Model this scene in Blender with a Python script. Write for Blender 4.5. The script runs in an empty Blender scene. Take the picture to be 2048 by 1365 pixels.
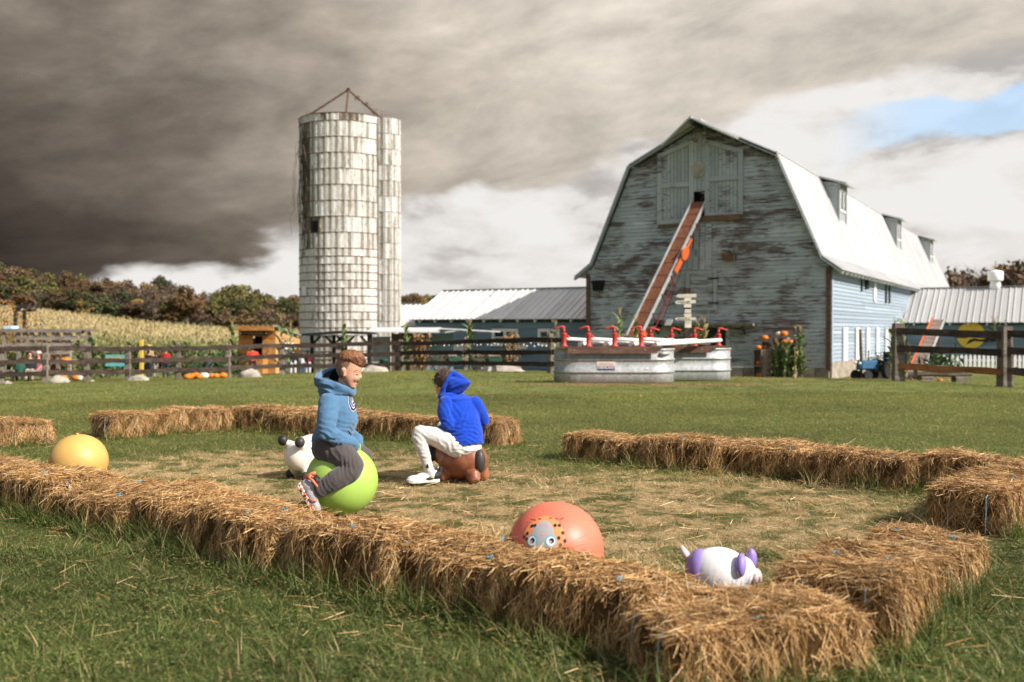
import bpy, bmesh, math, random
import numpy as np
from mathutils import Vector, Matrix, Quaternion, noise
from mathutils.bvhtree import BVHTree

random.seed(7)
rng = np.random.default_rng(7)
PI = math.pi
R = math.radians
SC = bpy.context.scene
COL = SC.collection

# ------------------------------------------------------------------ camera, sky, sun, exposure
F, CX, HY, H = 1991.0, 1024.0, 658.0, 1.15          # focal length in photo pixels, centre, horizon row, eye height
cam_d = bpy.data.cameras.new('camera')
cam_d.sensor_width = 36.0
cam_d.lens = 35.0
cam_d.clip_start = 0.05
cam_d.clip_end = 4000
cam_d.dof.use_dof = True
cam_d.dof.focus_distance = 6.5
cam_d.dof.aperture_fstop = 2.3
cam = bpy.data.objects.new('camera', cam_d)
COL.objects.link(cam)
cam.location = (0, 0, H)
cam.rotation_euler = (R(90 - 0.705), 0, 0)
SC.camera = cam
SC.render.resolution_x, SC.render.resolution_y = 1024, 682
SC.view_settings.view_transform = 'Standard'
SC.view_settings.look = 'None'
SC.view_settings.gamma = 1
SC.view_settings.exposure = 0.6
SC.view_settings.use_curve_mapping = False

SUN_AZ = Vector((0.865, -0.50)).normalized()           # horizontal direction towards the sun
SUN_EL = R(38)
sun_d = bpy.data.lights.new('sun', 'SUN')
sun_d.energy = 5.0
sun_d.angle = R(0.6)
sun_d.color = (1.0, 0.945, 0.87)
sun = bpy.data.objects.new('sun', sun_d)
COL.objects.link(sun)
sdir = Vector((SUN_AZ.x * math.cos(SUN_EL), SUN_AZ.y * math.cos(SUN_EL), math.sin(SUN_EL)))
sun.rotation_euler = sdir.to_track_quat('Z', 'Y').to_euler()


class NT:
    """small helper to write node trees"""
    def __init__(self, tree):
        self.t = tree
        self.N = tree.nodes
        self.L = tree.links
    def n(self, typ, **kw):
        nd = self.N.new(typ)
        for k, v in kw.items():
            setattr(nd, k, v)
        return nd
    def put(self, sock, v):
        if isinstance(v, bpy.types.NodeSocket):
            self.L.new(v, sock)
        elif v is not None:
            if isinstance(v, (tuple, list)) and len(v) == 3 and sock.type == 'RGBA':
                v = (*v, 1)
            sock.default_value = v
    def m(self, op, a, b=None, c=None, clamp=False):
        nd = self.n('ShaderNodeMath', operation=op, use_clamp=clamp)
        self.put(nd.inputs[0], a)
        if b is not None:
            self.put(nd.inputs[1], b)
        if c is not None:
            self.put(nd.inputs[2], c)
        return nd.outputs[0]
    def vm(self, op, a, b=None):
        nd = self.n('ShaderNodeVectorMath', operation=op)
        self.put(nd.inputs[0], a)
        if b is not None:
            self.put(nd.inputs[1], b)
        return nd.outputs[0]
    def xyz(self, v):
        nd = self.n('ShaderNodeSeparateXYZ')
        self.put(nd.inputs[0], v)
        return nd.outputs
    def cxyz(self, x, y, z):
        nd = self.n('ShaderNodeCombineXYZ')
        for i, q in enumerate((x, y, z)):
            self.put(nd.inputs[i], q)
        return nd.outputs[0]
    def noise(self, v, scale=5, detail=4, rough=0.55, dist=0.0, w=None):
        nd = self.n('ShaderNodeTexNoise', noise_dimensions='4D' if w is not None else '3D')
        self.put(nd.inputs['Vector'], v)
        nd.inputs['Scale'].default_value = scale
        nd.inputs['Detail'].default_value = detail
        nd.inputs['Roughness'].default_value = rough
        nd.inputs['Distortion'].default_value = dist
        if w is not None:
            self.put(nd.inputs['W'], w)
        return nd.outputs['Fac']
    def ss(self, v, lo, hi, a=0.0, b=1.0):
        nd = self.n('ShaderNodeMapRange', interpolation_type='SMOOTHSTEP')
        self.put(nd.inputs['Value'], v)
        for k, q in (('From Min', lo), ('From Max', hi), ('To Min', a), ('To Max', b)):
            self.put(nd.inputs[k], q)
        return nd.outputs[0]
    def mix(self, f, a, b, mode='MIX'):
        nd = self.n('ShaderNodeMix', data_type='RGBA', blend_type=mode)
        self.put(nd.inputs[0], f)
        self.put(nd.inputs[6], a)
        self.put(nd.inputs[7], b)
        return nd.outputs[2]
    def ramp(self, f, stops):
        nd = self.n('ShaderNodeValToRGB')
        self.put(nd.inputs[0], f)
        el = nd.color_ramp.elements
        while len(el) < len(stops):
            el.new(0.5)
        for e, (p, c) in zip(el, stops):
            e.position = p
            e.color = (*c, 1) if len(c) == 3 else c
        return nd.outputs[0]


world = bpy.data.worlds.new('World')
SC.world = world
world.use_nodes = True
w = NT(world.node_tree)
w.N.clear()
tc = w.n('ShaderNodeTexCoord').outputs['Generated']
d = w.vm('NORMALIZE', tc)
dx, dy, dz = w.xyz(d)
az = w.m('ARCTAN2', dx, dy)
el = w.m('ARCSINE', dz)
azc = w.m('MINIMUM', w.m('MAXIMUM', az, -0.75), 0.75)
zz = w.m('ADD', w.m('MAXIMUM', dz, 0.0), 0.10)
pv = w.cxyz(w.m('DIVIDE', dx, zz), w.m('DIVIDE', dy, zz), 0.0)       # flat cloud layer seen in perspective
av = w.cxyz(w.m('MULTIPLY', az, 1.0), w.m('MULTIPLY', el, 2.6), 0.0)
nL = w.noise(av, 3.1, 6, 0.52, 0.25)
nS = w.noise(av, 8.0, 7, 0.55, 0.35)
nP = w.noise(pv, 0.55, 6, 0.55, 0.3)
nP2 = w.noise(w.vm('ADD', pv, (7.3, 2.1, 0)), 1.3, 6, 0.6, 0.4)
# lower edge of the storm deck climbs to the right
edge = w.m('MULTIPLY_ADD', azc, 0.235, 0.140)
wob = w.m('ADD', w.m('MULTIPLY', w.m('SUBTRACT', nL, 0.5), 0.16), w.m('MULTIPLY', w.m('SUBTRACT', nS, 0.5), 0.07))
above = w.m('ADD', w.m('SUBTRACT', el, edge), wob)
back = w.ss(w.m('ABSOLUTE', az), 0.80, 1.35)                                # deck broken up beside and behind the view to lift ambient light
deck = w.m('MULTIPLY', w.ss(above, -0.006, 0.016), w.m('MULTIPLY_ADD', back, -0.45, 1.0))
# darkness of the deck: heavy on the left, thinning to the right
azn = w.m('ADD', azc, w.m('MULTIPLY', w.m('SUBTRACT', nP, 0.5), 0.10))
bv = w.cxyz(w.m('MULTIPLY', az, 1.25), w.m('SUBTRACT', w.m('MULTIPLY', el, 3.0), w.m('MULTIPLY', az, 0.35)), 3.0)
strk = w.noise(bv, 2.6, 7, 0.54, 0.15)
bil = w.noise(w.vm('ADD', bv, (3.1, 5.2, 0)), 6.5, 9, 0.60, 0.25)
azn = w.m('ADD', azn, w.m('MULTIPLY_ADD', w.m('MINIMUM', el, 0.45), 0.80, 0.00))
azn = w.m('ADD', azn, w.m('MULTIPLY', w.m('SUBTRACT', strk, 0.5), 0.72))
mrk = w.n('ShaderNodeMapRange'); w.put(mrk.inputs[0], azn); mrk.inputs[1].default_value = -0.55; mrk.inputs[2].default_value = 0.35
deckv = w.ramp(mrk.outputs[0], [(0.0, (0.040, 0.031, 0.025)), (0.20, (0.072, 0.058, 0.047)), (0.36, (0.175, 0.145, 0.117)),
                                (0.52, (0.36, 0.312, 0.258)), (0.68, (0.53, 0.470, 0.398)), (1.0, (0.65, 0.59, 0.515))])
low = w.ss(above, 0.0, 0.16, 0.86, 1.08)
st = w.m('MULTIPLY_ADD', w.m('SUBTRACT', nP, 0.5), 0.5, 1.0)
st2 = w.m('MULTIPLY_ADD', w.m('SUBTRACT', bil, 0.5), 1.45, 1.0)
k = w.m('MULTIPLY', w.m('MULTIPLY', low, st), st2)
kv = w.cxyz(k, k, k)
deckc = w.mix(1.0, deckv, kv, 'MULTIPLY')
deckc = w.mix(w.ss(above, -0.01, 0.14, 0.30, 0.0), deckc, w.mix(1.0, deckc, (1.25, 1.23, 1.22), 'MULTIPLY'))
# bright cumulus under the deck
cum = w.noise(av, 5.2, 8, 0.56, 0.2)
cumc = w.ramp(w.ss(cum, 0.38, 0.57), [(0.0, (0.46, 0.43, 0.41)), (0.45, (0.72, 0.69, 0.66)), (1.0, (0.83, 0.81, 0.785))])
hz = w.ss(el, -0.02, 0.10, 0.55, 0.0)
cumc = w.mix(hz, cumc, (0.80, 0.77, 0.735))
cloud = w.mix(deck, cumc, deckc)
# openings of blue sky between deck and cumulus, mostly to the right
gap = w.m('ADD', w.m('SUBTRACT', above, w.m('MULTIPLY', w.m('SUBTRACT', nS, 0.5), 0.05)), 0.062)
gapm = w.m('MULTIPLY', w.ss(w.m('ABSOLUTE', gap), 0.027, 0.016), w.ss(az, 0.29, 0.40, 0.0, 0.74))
gapm = w.m('MAXIMUM', gapm, w.m('MULTIPLY', back, w.ss(nP, 0.46, 0.58, 0.0, 0.70)))  # unseen blue gaps added out there for cooler ambient light
sky = w.n('ShaderNodeTexSky', sky_type='NISHITA', sun_disc=False)
sky.sun_elevation = SUN_EL
sky.sun_rotation = math.atan2(SUN_AZ.x, SUN_AZ.y)
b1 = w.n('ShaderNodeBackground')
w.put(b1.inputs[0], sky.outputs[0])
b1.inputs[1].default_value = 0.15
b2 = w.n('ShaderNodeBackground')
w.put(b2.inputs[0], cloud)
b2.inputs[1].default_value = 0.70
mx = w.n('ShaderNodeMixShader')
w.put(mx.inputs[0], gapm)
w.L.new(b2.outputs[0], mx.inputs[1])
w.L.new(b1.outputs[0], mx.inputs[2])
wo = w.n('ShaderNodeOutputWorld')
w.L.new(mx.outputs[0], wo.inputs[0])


def Wp(px, py, D):
    """photo pixel at depth D -> world point"""
    return Vector(((px - CX) / F * D, D, H - (py - HY) / F * D))


# ------------------------------------------------------------------ terrain
def _cp(px, py, D):
    p = Wp(px, py, D)
    return (p.x, p.y, p.z)

TP = [(x, y, 0.0) for x in (-7, -3.5, 0, 3.5, 7) for y in (-4, 2, 6, 10)]
TP += [(-9, 14, -.04), (-4, 15, 0), (0, 15, .0), (4, 15, .03), (9, 14, .03), (-20, 12, -.2), (20, 12, 0)]
TP += [_cp(1228, 767, 20), _cp(1380, 765, 21.5), _cp(1458, 762, 22), _cp(1790, 763, 20.4), _cp(2009, 775, 19.5)]
TP += [_cp(1100, 747, 28.2), _cp(930, 742, 32.7), _cp(800, 743, 34), _cp(675, 747, 34.2), _cp(564, 749, 34), _cp(457, 756, 32.7),
       _cp(258, 762, 30.4), _cp(92, 766, 29), _cp(-150, 771, 28)]
TP += [(11.5, 36, -.69), (7.3, 38.4, -.69), (3.0, 40.7, -.69), (-4.5, 45, -.78), (19, 30, -.3), (20.3, 51.7, -.69), (27, 48, -.6), (32, 70, -.9), (13, 26, -.3)]
TP += [(-8, 46, -.85), (-12, 40, -.75), (-16, 40, -.8), (-22, 40, -.8), (-14, 55, -1.3), (-24, 60, -1.5)]
TP += [(-13, 73, -2.0), (-25, 73, -2.0), (-38, 73, -1.8), (-60, 73, -.8)]
TP += [(-26, 140, -1.0), (-42, 140, -.6), (-58, 140, .8), (-72, 140, 2.2), (-95, 140, 4.5)]
TP += [(-40, 200, 0.0), (-62, 200, 1.5), (-85, 200, 4.0), (-105, 200, 7.0), (-140, 200, 11)]
TP += [(-10, 120, -2), (20, 120, -1.5), (60, 120, -1), (60, 60, -.5), (-30, 280, 5.0), (-60, 280, 5), (-110, 280, 10), (30, 280, 0), (120, 280, 0)]
TP += [(-400, 600, 8), (0, 600, -2), (400, 600, -3), (0, 1500, -8), (-1500, 1500, -8), (1500, 1500, -8), (-1500, 0, 0), (1500, 0, -4), (0, -60, 0), (-60, -60, 0), (60, -60, 0)]
TP = np.array(TP)
_c2 = 3.0 ** 2
def _phi(a, b):
    d2 = (a[:, None, 0] - b[None, :, 0]) ** 2 + (a[:, None, 1] - b[None, :, 1]) ** 2
    return np.sqrt(d2 + _c2)
_n = len(TP)
_A = np.zeros((_n + 3, _n + 3))
_A[:_n, :_n] = _phi(TP, TP) - 0.02 * np.eye(_n)
_A[:_n, _n] = 1; _A[:_n, _n + 1:] = TP[:, :2]; _A[_n, :_n] = 1; _A[_n + 1:, :_n] = TP[:, :2].T
_sol = np.linalg.solve(_A, np.concatenate([TP[:, 2], np.zeros(3)]))
def gz_arr(xy):
    xy = np.asarray(xy, float)
    return _phi(xy, TP) @ _sol[:_n] + _sol[_n] + xy @ _sol[_n + 1:]
def gz(x, y):
    return float(gz_arr([[x, y]])[0])
def G(px, D):
    """ground point under photo column px at depth D"""
    x = (px - CX) / F * D
    return Vector((x, D, gz(x, D)))
# ------------------------------------------------------------------ mesh helpers
class MB:
    def __init__(self):
        self.v, self.f = [], []
    def add(self, vs, fs):
        o = len(self.v)
        self.v += [tuple(p) for p in vs]
        self.f += [tuple(i + o for i in q) for q in fs]
        return self
    def box(self, c, s, rot=None, taper=1.0):
        """box centred at c with full size s; rot = Matrix or z angle; taper scales the top"""
        hx, hy, hz = s[0] / 2, s[1] / 2, s[2] / 2
        t = taper
        vs = [(-hx, -hy, -hz), (hx, -hy, -hz), (hx, hy, -hz), (-hx, hy, -hz),
              (-hx * t, -hy * t, hz), (hx * t, -hy * t, hz), (hx * t, hy * t, hz), (-hx * t, hy * t, hz)]
        return self._place(vs, c, rot, [(0, 3, 2, 1), (4, 5, 6, 7), (0, 1, 5, 4), (1, 2, 6, 5), (2, 3, 7, 6), (3, 0, 4, 7)])
    def _place(self, vs, c, rot, fs):
        if rot is None:
            m = Matrix.Identity(3)
        elif isinstance(rot, (int, float)):
            m = Matrix.Rotation(rot, 3, 'Z')
        else:
            m = rot.to_3x3() if hasattr(rot, 'to_3x3') else rot
        c = Vector(c)
        return self.add([m @ Vector(p) + c for p in vs], fs)
    def bar(self, a, b, wd, th, up=(0, 0, 1)):
        """rectangular bar from a to b: wd along side, th along up"""
        a, b = Vector(a), Vector(b)
        z = (b - a)
        L = z.length
        z.normalize()
        u = Vector(up)
        x = u.cross(z)
        if x.length < 1e-4:
            x = Vector((1, 0, 0)).cross(z)
        x.normalize()
        y = z.cross(x)
        m = Matrix((x, y, z)).transposed()
        return self.box((a + b) / 2, (wd, th, L), m)
    def tube(self, pts, rad, n=8, cap=True):
        pts = [Vector(p) for p in pts]
        rs = [rad] * len(pts) if isinstance(rad, (int, float)) else list(rad)
        vs, fs = [], []
        prev = None
        for i, p in enumerate(pts):
            t = (pts[min(i + 1, len(pts) - 1)] - pts[max(i - 1, 0)]).normalized()
            if prev is None:
                x = t.cross(Vector((0, 0, 1)))
                if x.length < 1e-3:
                    x = t.cross(Vector((0, 1, 0)))
            else:
                x = prev - t * prev.dot(t)
            x.normalize()
            prev = x
            y = t.cross(x)
            for k in range(n):
                a = 2 * PI * k / n
                vs.append(p + (x * math.cos(a) + y * math.sin(a)) * rs[i])
        for i in range(len(pts) - 1):
            for k in range(n):
                k2 = (k + 1) % n
                fs.append((i * n + k, i * n + k2, (i + 1) * n + k2, (i + 1) * n + k))
        if cap:
            fs.append(tuple(range(n - 1, -1, -1)))
            fs.append(tuple(range((len(pts) - 1) * n, len(pts) * n)))
        return self.add(vs, fs)
    def lathe(self, prof, n=16, c=(0, 0, 0), rot=None):
        vs, fs = [], []
        for (r, z) in prof:
            for k in range(n):
                a = 2 * PI * k / n
                vs.append((r * math.cos(a), r * math.sin(a), z))
        for i in range(len(prof) - 1):
            for k in range(n):
                k2 = (k + 1) % n
                fs.append((i * n + k, i * n + k2, (i + 1) * n + k2, (i + 1) * n + k))
        fs.append(tuple(range(n - 1, -1, -1)))
        fs.append(tuple(range((len(prof) - 1) * n, len(prof) * n)))
        return self._place(vs, c, rot, fs)
    def ell(self, c, r, rot=None, seg=20, ring=12):
        if isinstance(r, (int, float)):
            r = (r, r, r)
        vs, fs = [(0, 0, r[2])], []
        for i in range(1, ring):
            th = PI * i / ring
            for k in range(seg):
                a = 2 * PI * k / seg
                vs.append((r[0] * math.sin(th) * math.cos(a), r[1] * math.sin(th) * math.sin(a), r[2] * math.cos(th)))
        vs.append((0, 0, -r[2]))
        for k in range(seg):
            fs.append((0, 1 + k, 1 + (k + 1) % seg))
        for i in range(ring - 2):
            for k in range(seg):
                a, b = 1 + i * seg + k, 1 + i * seg + (k + 1) % seg
                fs.append((a, a + seg, b + seg, b))
        last = len(vs) - 1
        o = 1 + (ring - 2) * seg
        for k in range(seg):
            fs.append((last, o + (k + 1) % seg, o + k))
        return self._place(vs, c, rot, fs)
    def prism(self, poly, a, b):
        """polygon (list of 2D pts) extruded: a(p) and b(p) map a 2D point to 3D at both ends"""
        n = len(poly)
        vs = [a(p) for p in poly] + [b(p) for p in poly]
        fs = [tuple(range(n - 1, -1, -1)), tuple(range(n, 2 * n))]
        for i in range(n):
            j = (i + 1) % n
            fs.append((i, j, n + j, n + i))
        return self.add(vs, fs)
    def quad(self, a, b, c, d):
        return self.add([a, b, c, d], [(0, 1, 2, 3)])
    def mesh(self, name, mat=None, smooth=False, bevel=0.0):
        me = bpy.data.meshes.new(name)
        me.from_pydata(self.v, [], self.f)
        bm = bmesh.new()
        bm.from_mesh(me)
        if len(bm.faces) < 60000:
            bmesh.ops.recalc_face_normals(bm, faces=bm.faces)
        if bevel:
            bmesh.ops.bevel(bm, geom=list(bm.edges), offset=bevel, segments=1, affect='EDGES', clamp_overlap=True)
        bm.to_mesh(me)
        bm.free()
        if mat:
            me.materials.append(mat)
        if smooth:
            me.shade_smooth()
        return me
    def build(self, name, mat=None, parent=None, smooth=False, bevel=0.0):
        return link(name, self.mesh(name, mat, smooth, bevel), parent)


def link(name, data, parent=None, loc=None, rot=None, scale=None):
    o = bpy.data.objects.new(name, data)
    COL.objects.link(o)
    if parent is not None:
        o.parent = parent
    if loc is not None:
        o.location = loc
    if rot is not None:
        o.rotation_euler = rot if not isinstance(rot, (int, float)) else (0, 0, rot)
    if scale is not None:
        o.scale = scale if not isinstance(scale, (int, float)) else (scale,) * 3
    return o


def tag(o, label=None, cat=None, group=None, kind=None):
    if label: o['label'] = label
    if cat: o['category'] = cat
    if group: o['group'] = group
    if kind: o['kind'] = kind
    return o


def thing(name, label, cat, loc=(0, 0, 0), rot=0.0, group=None):
    return tag(link(name, None, None, loc, rot), label, cat, group)


def children(o):
    return [c for c in ALLKIDS.get(o.name, [])]


def copy_tree(src, loc=None, rot=None, label=None, group=None, scale=None):
    """copy a thing with its parts and sub-parts (shared meshes)"""
    def rec(o, parent):
        c = o.copy()
        COL.objects.link(c)
        c.parent = parent
        for ch in o.children:
            rec(ch, c)
        return c
    r = rec(src, None)
    if loc is not None: r.location = loc
    if rot is not None: r.rotation_euler = (0, 0, rot) if isinstance(rot, (int, float)) else rot
    if scale is not None: r.scale = (scale,) * 3 if isinstance(scale, (int, float)) else scale
    if label: r['label'] = label
    if group: r['group'] = group
    return r


def np_mesh(name, V, quads=None, tris=None, mat=None, smooth=False):
    """fast mesh from numpy arrays"""
    me = bpy.data.meshes.new(name)
    V = np.asarray(V, np.float32).reshape(-1, 3)
    nq = 0 if quads is None else len(quads)
    nt = 0 if tris is None else len(tris)
    me.vertices.add(len(V))
    me.vertices.foreach_set('co', V.ravel())
    idx = np.concatenate([np.asarray(quads, np.int32).ravel() if nq else np.zeros(0, np.int32),
                          np.asarray(tris, np.int32).ravel() if nt else np.zeros(0, np.int32)])
    me.loops.add(len(idx))
    me.loops.foreach_set('vertex_index', idx)
    me.polygons.add(nq + nt)
    st = np.concatenate([np.arange(nq) * 4, nq * 4 + np.arange(nt) * 3]).astype(np.int32)
    me.polygons.foreach_set('loop_start', st)
    me.update(calc_edges=True)
    me.validate()
    if mat: me.materials.append(mat)
    if smooth: me.shade_smooth()
    return me


def strips(P, Wd, width, mat, name, taper=True, tip=0.15):
    """ribbons: P (n,k,3) centre lines, Wd (n,3) side directions, width (n,) -> mesh of quads"""
    n, k, _ = P.shape
    t = np.linspace(0, 1, k)
    wf = (1 - (1 - tip) * t) if taper else np.ones(k)
    off = Wd[:, None, :] * (width[:, None] * wf[None, :])[:, :, None] * 0.5
    V = np.stack([P - off, P + off], axis=2).reshape(n, k * 2, 3)
    base = (np.arange(n) * k * 2)[:, None]
    qs = []
    for i in range(k - 1):
        a = base + 2 * i
        qs.append(np.concatenate([a, a + 1, a + 3, a + 2], axis=1))
    Q = np.stack(qs, axis=1).reshape(-1, 4)
    return np_mesh(name, V, Q, None, mat)


def fuse(mb, name, voxel, smooth=4, mat=None, wrinkle=None, fac=0.5, folds=None):
    """one continuous skin round overlapping shapes"""
    me = mb.mesh('tmp')
    o = bpy.data.objects.new('tmp', me)
    COL.objects.link(o)
    r = o.modifiers.new('r', 'REMESH')
    r.mode = 'VOXEL'
    r.voxel_size = voxel
    s = o.modifiers.new('s', 'SMOOTH')
    s.iterations = smooth
    s.factor = fac
    dg = bpy.context.evaluated_depsgraph_get()
    out = bpy.data.meshes.new_from_object(o.evaluated_get(dg))
    bpy.data.objects.remove(o)
    bpy.data.meshes.remove(me)
    out.name = name
    if wrinkle or folds:
        n = len(out.vertices)
        co = np.empty(n * 3, np.float32); no = np.empty(n * 3, np.float32)
        out.vertices.foreach_get('co', co)
        out.vertices.foreach_get('normal', no)
        co = co.reshape(-1, 3); no = no.reshape(-1, 3)
        for amp, sc, squash in wrinkle or ():
            sq = Vector(squash)
            dsp = np.array([noise.noise(Vector((p[0] * sq.x, p[1] * sq.y, p[2] * sq.z)) * sc) for p in co.tolist()])
            dsp = 1 - np.abs(dsp) * 2.2
            co = co + no * (dsp * amp)[:, None]
        for cen, rad, dirn, wl, amp in folds or ():
            dv = co - np.array(cen)
            u = np.array(Vector(dirn).normalized())
            ph = dv @ u + .18 * wl * np.sin((dv[:, 0] - dv[:, 2] + dv[:, 1]) * 40)
            g = np.exp(-(dv ** 2).sum(1) / rad ** 2) * (1 - np.abs(np.sin(PI * ph / wl)) ** .7 * 1.6) * amp
            co = co + no * g[:, None]
        out.vertices.foreach_set('co', co.ravel().astype(np.float32))
        out.update()
    out.materials.clear()
    if mat: out.materials.append(mat)
    out.shade_smooth()
    return out


def loft(mb, levels, conv, n=26, rot=0.0):
    """stack of ellipses: levels = [(row, back, front, halfwidth)] in picture units, conv maps (x, row, y)"""
    vs, fs = [], []
    for (py, xb, xf, hw) in levels:
        for k in range(n):
            a = 2 * PI * k / n
            vs.append(conv((xb + xf) / 2 + (xf - xb) / 2 * math.cos(a), py, hw * math.sin(a)))
    for i in range(len(levels) - 1):
        for k in range(n):
            k2 = (k + 1) % n
            fs.append((i * n + k, i * n + k2, (i + 1) * n + k2, (i + 1) * n + k))
    fs += [tuple(range(n - 1, -1, -1)), tuple(range((len(levels) - 1) * n, len(levels) * n))]
    return mb.add(vs, fs)


def limb(mb, pts, n=14):
    """chain of round joints: pts = [(pos, r), ...]"""
    for (p, r) in pts:
        mb.ell(p, r, seg=n, ring=8)
    for (p, r), (q, s) in zip(pts[:-1], pts[1:]):
        mb.tube([p, q], [r, s], n)
    return mb


def trunk(mb, pts, steps=5, rot=None):
    """chain of ellipsoids: pts = [(pos, (rx,ry,rz)), ...]"""
    for (p, r), (q, s) in zip(pts[:-1], pts[1:]):
        p, q, r, s = Vector(p), Vector(q), Vector(r), Vector(s)
        for i in range(steps + 1):
            t = i / steps
            mb.ell(p.lerp(q, t), tuple(r.lerp(s, t)), rot)
    return mb


# ------------------------------------------------------------------ materials
def mat_new(name):
    m = bpy.data.materials.new(name)
    m.use_nodes = True
    t = NT(m.node_tree)
    t.N.clear()
    b = t.n('ShaderNodeBsdfPrincipled')
    o = t.n('ShaderNodeOutputMaterial')
    t.L.new(b.outputs[0], o.inputs[0])
    return m, t, b


def bump(t, b, h, strength=0.3, dist=0.02):
    nd = t.n('ShaderNodeBump')
    nd.inputs['Strength'].default_value = strength
    nd.inputs['Distance'].default_value = dist
    t.put(nd.inputs['Height'], h)
    t.L.new(nd.outputs[0], b.inputs['Normal'])


def pm(name, c1, c2=None, scale=6, rough=0.8, bmp=0.0, metal=0.0, stretch=(1, 1, 1), rnd=0.0, spec=0.3, lo=0.35, hi=0.65, det=6, bdist=0.01, c3=None):
    """two-tone noise material; rnd = brightness spread between objects"""
    m, t, b = mat_new(name)
    co = t.n('ShaderNodeTexCoord').outputs['Object']
    oi = t.n('ShaderNodeObjectInfo')
    v = t.vm('MULTIPLY', co, tuple(stretch))
    nz = t.noise(v, scale, det, 0.6, 0.3, w=t.m('MULTIPLY', oi.outputs['Random'], 37.0))
    c2 = c2 or tuple(x * 0.72 for x in c1)
    stops = [(lo, c2), (hi, c1)] if c3 is None else [(lo, c3), ((lo + hi) / 2, c2), (hi, c1)]
    c = t.ramp(nz, stops)
    if rnd:
        k = t.m('MULTIPLY_ADD', t.m('SUBTRACT', oi.outputs['Random'], 0.5), 2 * rnd, 1.0)
        c = t.mix(1.0, c, t.cxyz(k, k, k), 'MULTIPLY')
    t.put(b.inputs['Base Color'], c)
    b.inputs['Roughness'].default_value = rough
    b.inputs['Metallic'].default_value = metal
    b.inputs['Specular IOR Level'].default_value = spec
    if bmp:
        bump(t, b, nz, bmp, bdist)
    return m
# ------------------------------------------------------------------ shared masks (world position): worn turf in the ring, bare earth by the tanks
def make_wear():
    g = bpy.data.node_groups.new('wear', 'ShaderNodeTree')
    g.interface.new_socket('Wear', in_out='OUTPUT', socket_type='NodeSocketFloat')
    g.interface.new_socket('Earth', in_out='OUTPUT', socket_type='NodeSocketFloat')
    g.interface.new_socket('Tone', in_out='OUTPUT', socket_type='NodeSocketFloat')
    t = NT(g)
    P = t.n('ShaderNodeNewGeometry').outputs['Position']
    x, y, z = t.xyz(P)
    flat = t.cxyz(x, y, 0.0)
    n1 = t.noise(flat, 0.9, 4)
    n2 = t.noise(flat, 5.0, 4)
    def ell(cx, cy, rx, ry):
        a = t.m('DIVIDE', t.m('SUBTRACT', x, cx), rx)
        b = t.m('DIVIDE', t.m('SUBTRACT', y, cy), ry)
        return t.m('SQRT', t.m('ADD', t.m('MULTIPLY', a, a), t.m('MULTIPLY', b, b)))
    r = t.m('MINIMUM', ell(0.6, 6.2, 2.35, 1.9), ell(-1.7, 7.8, 2.3, 1.6))
    r = t.m('ADD', r, t.m('MULTIPLY', t.m('SUBTRACT', n1, 0.5), 0.9))
    wear = t.ss(r, 1.2, 0.6)
    wear = t.m('MULTIPLY', wear, t.ss(t.m('ADD', t.m('MULTIPLY', n2, .6), t.m('MULTIPLY', t.noise(flat, 2.2, 4), .4)), 0.39, 0.58, 0.06, 0.95))
    e = t.m('MINIMUM', ell(2.7, 19.6, 3.1, 0.85), ell(7.0, 24.5, 3.2, 3.4))
    e = t.m('ADD', e, t.m('MULTIPLY', t.m('SUBTRACT', n1, 0.5), 1.2))
    earth = t.ss(e, 1.1, 0.55)
    tone = t.noise(flat, 0.35, 5)
    o = t.n('NodeGroupOutput')
    t.put(o.inputs[0], wear); t.put(o.inputs[1], earth); t.put(o.inputs[2], tone)
    return g
WEAR = make_wear()

def wear_py(x, y):
    r = np.minimum(np.hypot((x - .55) / 2.2, (y - 6.1) / 1.65), np.hypot((x + 1.6) / 2.0, (y - 7.9) / 1.3))
    return np.clip((1.1 - r) / 0.6, 0, 1)

def ground_mat():
    m, t, b = mat_new('turf_soil')
    g = t.n('ShaderNodeGroup'); g.node_tree = WEAR
    P = t.n('ShaderNodeNewGeometry').outputs['Position']
    f1 = t.noise(P, 26, 6, 0.65)
    f2 = t.noise(P, 3.0, 5)
    f3 = t.noise(P, 90, 3)
    gr = t.ramp(f1, [(0.30, (0.038, 0.044, 0.015)), (0.52, (0.092, 0.105, 0.032)), (0.75, (0.18, 0.17, 0.065))])
    gr2 = t.ramp(f2, [(0.3, (0.75, 0.85, 0.72)), (0.7, (1.2, 1.1, 1.1))])
    gr = t.mix(1.0, gr, gr2, 'MULTIPLY')
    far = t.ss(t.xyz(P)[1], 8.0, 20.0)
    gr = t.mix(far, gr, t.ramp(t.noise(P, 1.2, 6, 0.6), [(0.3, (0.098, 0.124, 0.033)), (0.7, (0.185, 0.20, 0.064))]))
    dry = t.ramp(f1, [(0.3, (0.26, 0.18, 0.09)), (0.55, (0.50, 0.355, 0.19)), (0.8, (0.68, 0.51, 0.30))])
    soil = t.ramp(f2, [(0.35, (0.20, 0.115, 0.06)), (0.7, (0.36, 0.22, 0.12))])
    c = t.mix(t.m('MULTIPLY', g.outputs['Wear'], t.ss(f3, 0.35, 0.55, 0.55, 1.0)), gr, dry)
    c = t.mix(g.outputs['Earth'], c, soil)
    t.put(b.inputs['Base Color'], c)
    b.inputs['Roughness'].default_value = 0.95
    b.inputs['Specular IOR Level'].default_value = 0.1
    bump(t, b, t.m('ADD', f1, t.m('MULTIPLY', f3, 0.5)), 0.9, 0.03)
    return m

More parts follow.
